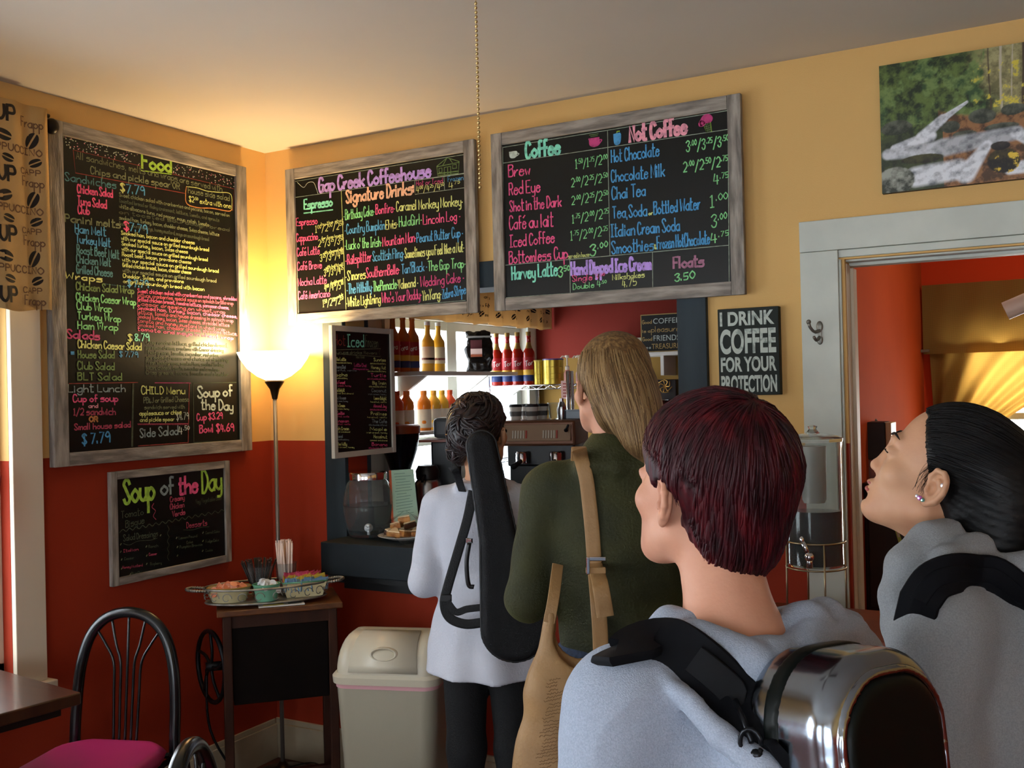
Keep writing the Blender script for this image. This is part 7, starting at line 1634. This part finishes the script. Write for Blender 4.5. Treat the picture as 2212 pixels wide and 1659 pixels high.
for s in (-1, 1):
    c0 = EC+em @ Vector((s*.16, -.26, .47)); MB().tube([c0, c0+em @ Vector((0, -.012, 0))], .010, 10).make('knob', M_STRAP, EM, smooth='all'); MB().tube([c0+em @ Vector((0, -.014, 0)), c0+em @ Vector((s*.018, -.03, .028))], .006, 6).make('knob_arm', M_STRAP, EM, smooth='all')
    c0 = EC+em @ Vector((s*.09, -.20, .30)); MB().lathe([(0, 0), (.034, 0), (.034, .05), (.028, .06), (0, .06)], c0, 20).make('group_head', M_CHROME, EM, smooth=True); MB().tube([c0+em @ Vector((0, -.03, .012)), c0+em @ Vector((0, -.17, -.005))], [.011, .015], 10).make('portafilter', M_STRAP, EM, smooth='all')
c0 = EC+em @ Vector((-.19, -.20, .40)); MB().tube(crom([c0, c0+Vector((-.03, -.04, -.06)), c0+Vector((.0, -.06, -.14)), c0+Vector((.01, -.06, -.22))], 5), .005, 8).make('steam_wand', M_CHROME, EM, smooth='all')
# cups and shakers on top of the machine
TOPZ = .92+.521
for i, (dx, dy) in enumerate(((-.14, -.12), (-.10, -.04), (-.05, -.13), (-.02, -.03))):
    p = EC+em @ Vector((dx, dy, .521)); t = thing('travel_cup', 'white cup with black lid on the espresso machine, '+('front left', 'rear left', 'front right', 'rear right')[i]+' of four', 'cup', tuple(p)); MB().lathe([(0, 0), (.026, 0), (.034, .068), (0, .068)], p, 18).make('cup', M('white_paper_cup', 'CFC8BC', .5), t, smooth=True); MB().lathe([(0, .068), (.0355, .068), (.0355, .075), (.030, .082), (0, .083)], p, 18).make('lid', M_STRAP, t, smooth=True)
    MB().lathe([(.0310, .020), (.0333, .045)], p, 16).make('sleeve_print', M('grey_cup_print', '5A5652', .6), t, smooth=True)
p = EC+em @ Vector((.10, -.08, .521)); t = thing('cocktail_shaker', 'steel shaker with narrow cap standing on the espresso machine', 'shaker', tuple(p)); MB().lathe([(0, 0), (.022, 0), (.026, .05), (.024, .065), (0, .066)], p, 18).make('body', M_METAL, t, smooth=True); MB().lathe([(0, .066), (.0225, .066), (.014, .088), (.010, .092), (.010, .108), (0, .110)], p, 18).make('cap', M_METAL, t, smooth=True)
p = EC+em @ Vector((.05, -.06, .521)); t = thing('clear_cup', 'clear plastic cup left of the steel shaker', 'cup', tuple(p)); MB().lathe([(0, 0), (.024, 0), (.031, .085), (.029, .085), (.022, .003), (0, .003)], p, 18).make('wall', M_CLEAR, t, smooth=True); MB().tube([p+Vector((math.cos(a)*.031, math.sin(a)*.031, .085)) for a in np.linspace(0, 6.28, 20)[:-1]], .0015, 5, closed=True).make('rim', M_CLEAR, t, smooth='all')
p = EC+em @ Vector((.165, -.08, .521)); t = thing('plastic_tub', 'pale blue plastic tub at the right of the espresso machine top', 'tub', tuple(p)); MB().box(p+Vector((0, 0, .022)), (.075, .06, .042), mat=em).make('tub', M('pale_blue_plastic', 'A8BCCC', .4), t, bevel=.004); MB().box(p+Vector((0, 0, .046)), (.08, .065, .005), mat=em).make('lid', M('pale_blue_plastic', 'A8BCCC', .4), t)
# brewers silhouetted against the window
def blk(px, py, y, z): p = ony(px, py, y); return Vector((p[0], y, z))
GR = thing('coffee_grinder', 'black coffee grinder with wide funnel hopper and orange rim before the window', 'grinder', tuple(blk(866, 1050, .64, .92))); g0 = blk(866, 1050, .64, .92)
MB().box(g0+Vector((0, 0, .12)), (.13, .16, .24), rz=.4).make('body', M_EB, GR, bevel=.01); MB().lathe([(0, .24), (.05, .24), (.050, .30), (.085, .40), (.098, .48), (0, .48)], g0, 24).make('hopper', M('smoked_hopper', '0C0E16', .2), GR, smooth=True); MB().lathe([(0, .48), (.101, .48), (.101, .515), (.09, .522), (0, .522)], g0, 24).make('lid', M('amber_rim', '8A3A18', .35), GR, smooth=True)
BR_ = thing('coffee_brewer', 'grey-topped coffee brewer beside the dark hair before the window', 'brewer', tuple(blk(972, 1020, .85, .92))); g1 = blk(972, 1020, .85, .92)
MB().box(g1+Vector((0, 0, .22)), (.15, .18, .44), rz=.35).make('body', M_EB, BR_, bevel=.012); MB().box(g1+Vector((.0, -.0, .50)), (.13, .16, .10), rz=.35).make('top_tank', M('grey_tank', '5E6468', .4), BR_, bevel=.02); MB().box(g1+Vector((-.02, -.05, .44)), (.17, .20, .012), rz=.35).make('trim_line', M('amber_rim', '8A3A18', .35), BR_)
AP = thing('airpot', 'chrome airpot with black pump top beside the pale green card', 'airpot', tuple(blk(925, 1090, .66, .92))); g2 = blk(925, 1090, .66, .92)
MB().lathe([(0, 0), (.062, 0), (.064, .02), (.064, .24), (.05, .26), (0, .26)], g2, 28).make('body', M_METAL, AP, smooth=True); MB().lathe([(0, .26), (.055, .26), (.058, .30), (.045, .325), (0, .33)], g2, 24).make('pump_top', M_EB, AP, smooth=True); MB().tube([g2+Vector((.02, -.05, .28)), g2+Vector((.03, -.085, .27)), g2+Vector((.03, -.09, .25))], .007, 8).make('spout', M_EB, AP, smooth='all')
TO = thing("warming_tray", 'low black warming base on the kitchen counter behind the water jar', 'warmer', tuple(blk(870, 1120, .40, .92))); g3 = blk(870, 1120, .34, .92)
MB().box(g3+Vector((0, 0, .05)), (.30, .20, .10), rz=.1).make('base', M_EB, TO, bevel=.01); MB().box(g3+Vector((0, 0, .105)), (.26, .17, .008), rz=.1).make('plate', M('dark_steel', '3A3C40', .3, .8), TO, bevel=.003)
# back-wall shelf with the friends sign
BS = thing('back_shelf', 'white shelf on the red and mustard kitchen back wall', 'shelf', (1.2, 2.45, 1.80)); bz = 1.806
MB().span((.56, 2.30, bz-.022), (2.08, 2.549, bz)).make('board', M('white_shelf_paint', 'D8D4CC', .5), BS, bevel=.002)
for x_ in (.95, 1.9): MB().span((x_, 2.34, bz-.14), (x_+.02, 2.549, bz-.022)).make('bracket', M('white_shelf_paint', 'D8D4CC', .5), BS)
a_ = ony(1310, 760, 2.40); b_ = ony(1388, 760, 2.40); WB = thing('white_box', 'plain white box on the kitchen back shelf left of the lettered sign', 'box', (float(a_[0]+b_[0])/2, 2.43, bz)); MB().span((a_[0], 2.40, bz), (b_[0]+.06, 2.53, bz+.088)).make('box', M('white_card', 'C9C2B0', .7), WB, bevel=.003); MB().span((a_[0]-.002, 2.398, bz+.088), (b_[0]+.062, 2.532, bz+.096)).make('lid', M('white_card', 'C9C2B0', .7), WB, bevel=.002)
a_ = ony(1386, 760, 2.36); b_ = ony(1470, 760, 2.36); xa, xb = float(a_[0]), float(b_[0])+.01; GSN = thing('lettered_sign', 'small black sign with gold border about good coffee and good friends', 'sign', ((xa+xb)/2, 2.36, bz)); hz = .232
MB().span((xa, 2.352, bz+.001), (xb, 2.372, bz+hz)).make('panel', M('black_sign_panel', '0E0D0B', .6), GSN, bevel=.002)
M_GP = M('gold_sign_paint', 'B89A5C', .6)
for (p0, p1) in (((xa+.004, bz+.005), (xb-.004, bz+.005)), ((xa+.004, bz+hz-.004), (xb-.004, bz+hz-.004)), ((xa+.004, bz+.005), (xa+.004, bz+hz-.004)), ((xb-.004, bz+.005), (xb-.004, bz+hz-.004))): mb = MB(); ribbon(mb, [(p0[0], 2.3512, p0[1]), (p1[0], 2.3512, p1[1])], .005, (0, -1, 0)); mb.make('border', M_GP, GSN)
wd = xb-xa
for (s, f0, f1, z0_, h_, blkf, m_) in (('Good', .05, .28, .175, .016, 0, M_GP), ('COFFEE', .32, .96, .172, .032, 1, MWH), ('is a', .05, .24, .122, .014, 0, M_GP), ('pleasure', .27, .96, .122, .026, 0, M_GP), ('Good', .05, .28, .072, .016, 0, M_GP), ('FRIENDS', .32, .96, .068, .034, 1, MWH), ('are a', .05, .24, .024, .012, 0, MWH), ('TREASURE', .27, .96, .020, .032, 1, M_GP)):
    if blkf: block(GSN, s, (xa+wd*f0, 2.3514, 0), (xa+wd*f1, 2.3514, 0), bz+z0_, bz+z0_+h_, (0, -1, 0), m_, .004)
    else: mb = MB(); write(mb, s, (xa+wd*f0, 2.351, bz+z0_), (xa+wd*f1, 2.351, bz+z0_), (0, 0, h_*1.3), .0032, (0, -1, 0), .03); mb.make('lettering', m_, GSN, kind='stuff')
# dark cabinet with a gift basket and steel bucket
CBX = thing('storage_cabinet', 'dark brown cabinet under the kitchen back shelf', 'cabinet', (1.25, 2.3, .92)); MB().span((.80, 2.10, .921), (1.75, 2.52, 1.40)).make('body', M('umber_cabinet', '3A2818', .5), CBX, bevel=.004)
for x_ in (.81, 1.285): MB().span((x_, 2.088, .94), (x_+.455, 2.10, 1.385)).make('door', M('umber_cabinet_door', '432E1C', .5), CBX, bevel=.004)
p = Vector(ony(1427, 905, 2.20)); p.z = 1.40; BK = thing('steel_bucket', 'small steel bucket on the dark kitchen cabinet', 'bucket', tuple(p)); MB().lathe([(0, 0), (.045, 0), (.058, .115), (.061, .12), (.056, .12), (.044, .004), (0, .004)], p, 24).make('pail', M_METAL, BK, smooth=True); MB().tube(crom([p+Vector((-.058, 0, .11)), p+Vector((0, -.03, .06)), p+Vector((.058, 0, .11))], 5), .002, 6).make('handle', M_METAL, BK, smooth='all')
p = Vector(ony(1440, 900, 2.33)); p.z = 1.40; BX = thing('gift_basket', 'dark wrapped gift box with gold ribbon on the kitchen cabinet', 'gift', tuple(p)); MB().box(p+Vector((0, 0, .12)), (.17, .12, .24)).make('box', M('dark_wrap', '1E1412', .4), BX, bevel=.006)
mb = MB()
for k in range(7): a_ = k*.9; mb.tube(crom([p+Vector((.02, -.062, .20)), p+Vector((.02+math.cos(a_)*.03, -.075, .20+math.sin(a_)*.035)), p+Vector((.02+math.cos(a_+.8)*.045, -.07, .20+math.sin(a_+.8)*.04))], 5), .003, 5)
mb.make('ribbon', M('gold_ribbon', 'C89A4A', .3, .6), BX, smooth='all')

# ================================================================== second room through the doorway
CT = thing('counter_unit', 'dark counter unit seen through the doorway', 'counter', (2.75, 1.5, 0)); MB().span((2.312, 1.20, .0), (3.30, 1.85, 1.13)).make('carcass', M('charcoal_steel', '2C2A28', .4, .3), CT, bevel=.004); MB().span((2.312, 1.17, 1.13), (3.32, 1.86, 1.16)).make('worktop', M('dark_top', '1C1A19', .35), CT, bevel=.003)
for x_ in (2.33, 2.82): MB().span((x_, 1.188, .62), (x_+.46, 1.199, 1.11)).make('door', M('charcoal_door', '343230', .4, .2), CT, bevel=.003)
def on2(px, w, label, nm, cat, y=1.32): p = Vector(ony(px, 1000, y)); p.z = 1.16; return p, thing(nm, label, cat, tuple(p))
p, t = on2(1852, 0, 'cream metal machine panel at the left of the doorway counter', 'cream_appliance', 'appliance', 1.30); MB().box(p+Vector((0, 0, .10)), (.045, .14, .185)).make('body', M('cream_panel', 'BBA27C', .4), t, bevel=.004); MB().box(p+Vector((0, 0, .196)), (.05, .145, .008)).make('lid', M_STRAP, t)
p, t = on2(1866, 0, 'round black grinder behind the black box in the doorway', 'black_grinder', 'grinder', 1.55); MB().lathe([(0, 0), (.05, 0), (.05, .16), (.075, .20), (.08, .235), (.06, .265), (0, .275)], p, 24).make('hopper', M_BLK, t, smooth=True); MB().box(p+Vector((0, -.0, .03)), (.13, .13, .06)).make('base', M_BLK, t, bevel=.006)
p, t = on2(1893, 0, 'black box-shaped coffee machine with cream side in the doorway', 'black_appliance', 'appliance', 1.40); MB().box(p+Vector((0, 0, .175)), (.105, .14, .165)).make('housing', M('matte_black_panel', '1A1A1A', .5), t, bevel=.004); MB().box(p+Vector((0, 0, .045)), (.10, .13, .09)).make('drip_stand', M_METAL, t, bevel=.004); MB().box(p+Vector((.066, .0, .175)), (.024, .14, .160)).make('side_panel', M('cream_panel', 'BBA27C', .4), t, bevel=.003)
LP_ = thing('green_strip', 'narrow pale green strip on the door of the counter beyond the doorway', 'strip', tuple(ony(1945, 1160, 1.185))); q0 = Vector(ony(1930, 1122, 1.185)); q1 = Vector(ony(1953, 1198, 1.185)); mb = MB(); strap(mb, [q0, (q0+q1)/2, q1], [Vector(-CF)]*3, .016, .003); mb.make('sheet', M('lime_strip', 'A8C060', .5), LP_); mb = MB(); strap(mb, [q0+Vector(-CF)*.003, (q0+q1)/2+Vector(-CF)*.003], [Vector(-CF)]*2, .008, .001); mb.make('print', M('white_card', 'C9C2B0', .7), LP_)  # narrow lime strip with a paler strip on its upper half
# burlap curtain at the far window
M_BUR = bpy.data.materials.new('burlap'); M_BUR.use_nodes = True; nt = M_BUR.node_tree; N = nt.nodes; L = nt.links; b = N['Principled BSDF']; b.inputs['Roughness'].default_value = .9
tr_ = N.new('ShaderNodeBsdfTranslucent'); mixs = N.new('ShaderNodeMixShader'); mixs.inputs[0].default_value = .45
tc = N.new('ShaderNodeTexCoord'); wv1 = N.new('ShaderNodeTexWave'); wv1.bands_direction = 'X'; wv1.inputs['Scale'].default_value = 60; wv1.inputs['Distortion'].default_value = 1.5; wv2 = N.new('ShaderNodeTexWave'); wv2.bands_direction = 'Z'; wv2.inputs['Scale'].default_value = 60; wv2.inputs['Distortion'].default_value = 1.5
for w_ in (wv1, wv2): L.new(tc.outputs['Object'], w_.inputs[0])
ad = N.new('ShaderNodeMath'); ad.operation = 'ADD'; L.new(wv1.outputs['Fac'], ad.inputs[0]); L.new(wv2.outputs['Fac'], ad.inputs[1]); rp = N.new('ShaderNodeValToRGB'); rp.color_ramp.elements[0].color = rgb('7A5A24'); rp.color_ramp.elements[1].color = rgb('A8823C'); hf = N.new('ShaderNodeMath'); hf.operation = 'MULTIPLY'; hf.inputs[1].default_value = .5; L.new(ad.outputs[0], hf.inputs[0]); L.new(hf.outputs[0], rp.inputs[0]); L.new(rp.outputs[0], b.inputs['Base Color']); L.new(rp.outputs[0], tr_.inputs[0])
L.new(b.outputs[0], mixs.inputs[1]); L.new(tr_.outputs[0], mixs.inputs[2]); L.new(mixs.outputs[0], N['Material Output'].inputs[0])
BCU = thing('burlap_curtain', 'golden burlap curtain tied back at the window beyond the doorway', 'curtain', (2.7, 3.15, 1.2)); yb = 3.16
xl = 2.322; zt_ = float(ony(1974, 618, yb)[2]); zm_ = float(ony(1985, 748, yb)[2])
MB().grid(lambda a, c: Vector((xl+(3.55-xl)*a, yb+.012*math.sin(a*40)*.6, zt_+(zm_-.05-zt_)*c)), 60, 10).make('valance', M_BUR, BCU, smooth='all')
def cur(a, c):
    z = zm_-c*.62; x0 = xl+.03+.02*c; x1 = 3.55-(3.55-xl-.42)*min(1, c*1.35)**.8; return Vector((x0+(x1-x0)*a, yb+.03+.022*math.sin(a*34+c*2), z))
MB().grid(cur, 90, 30).make('gathered_panel', M_BUR, BCU, smooth='all')
def low(a, c): z = zm_-.62-c*.55; return Vector((xl+.05+(.40+.16*c)*a, yb+.03+.022*math.sin(a*34+2+c*3), z))
MB().grid(low, 70, 16).make('lower_panel', M_BUR, BCU, smooth='all')
MB().tube([(xl-.0, yb+.03, zt_-.012), (3.58, yb+.03, zt_-.012)], .008, 8).make('rod', M_BRZ, BCU, smooth='all')
p = Vector(ony(1998, 758, yb-.02)); MB().box(p, (.05, .012, .018)).make('metal_clip', M('dull_brass_clip', '6A5A44', .4, .5), BCU, bevel=.002)
# white spot lamp hanging in the second room
p0 = Vector(dep(2172, 672, 4.4)); p1 = Vector(dep(2290, 622, 4.3)); SPL = thing('spot_lamp', 'white cylindrical spot lamp at the right edge before the burlap curtain', 'lamp', tuple(p1))
dd = (p0-p1).normalized(); mb = MB(); mb.lathe([(0, 0), (.036, 0), (.040, .02), (.040, (p0-p1).length), (.036, (p0-p1).length+.001), (.034, .03), (0, .03)], p1, 24, mat=dd.to_track_quat('Z', 'Y').to_matrix()); mb.make('shade', M('warm_white_enamel', 'E6D6C6', .45), SPL, smooth=True)
GL = thing('added_ceiling_light', 'added unseen ceiling light that brightens the second room', 'lamp', (3.5, 1.9, H)); MB().lathe([(0, H-.001), (.13, H-.001), (.14, H-.03), (.10, H-.08), (0, H-.095)], (3.5, 1.9, 0), 24).make('globe', M('added_light_globe', 'FFF0D8', .4, emit=8), GL, smooth=True); MB().lathe([(0, H-.002), (.15, H-.002), (.15, H-.012), (0, H-.012)], (3.5, 1.9, 0), 24).make('rim', M_BRZ, GL, smooth=True)  # unseen lamp, added to brighten the second room
l = bpy.data.lights.new('second_room_fill', 'POINT'); l.energy = 20; l.color = (1., .9, .76); l.shadow_soft_size = .1; o = bpy.data.objects.new('second_room_fill', l); COL.objects.link(o); o.location = (0, 0, -.16); o.parent = GL
MB().tube([p1+Vector((0, 0, .02)), Vector((p1.x, p1.y, H))], .006, 8).make('stem', M('warm_white_enamel', 'E6D6C6', .45), SPL, smooth='all')
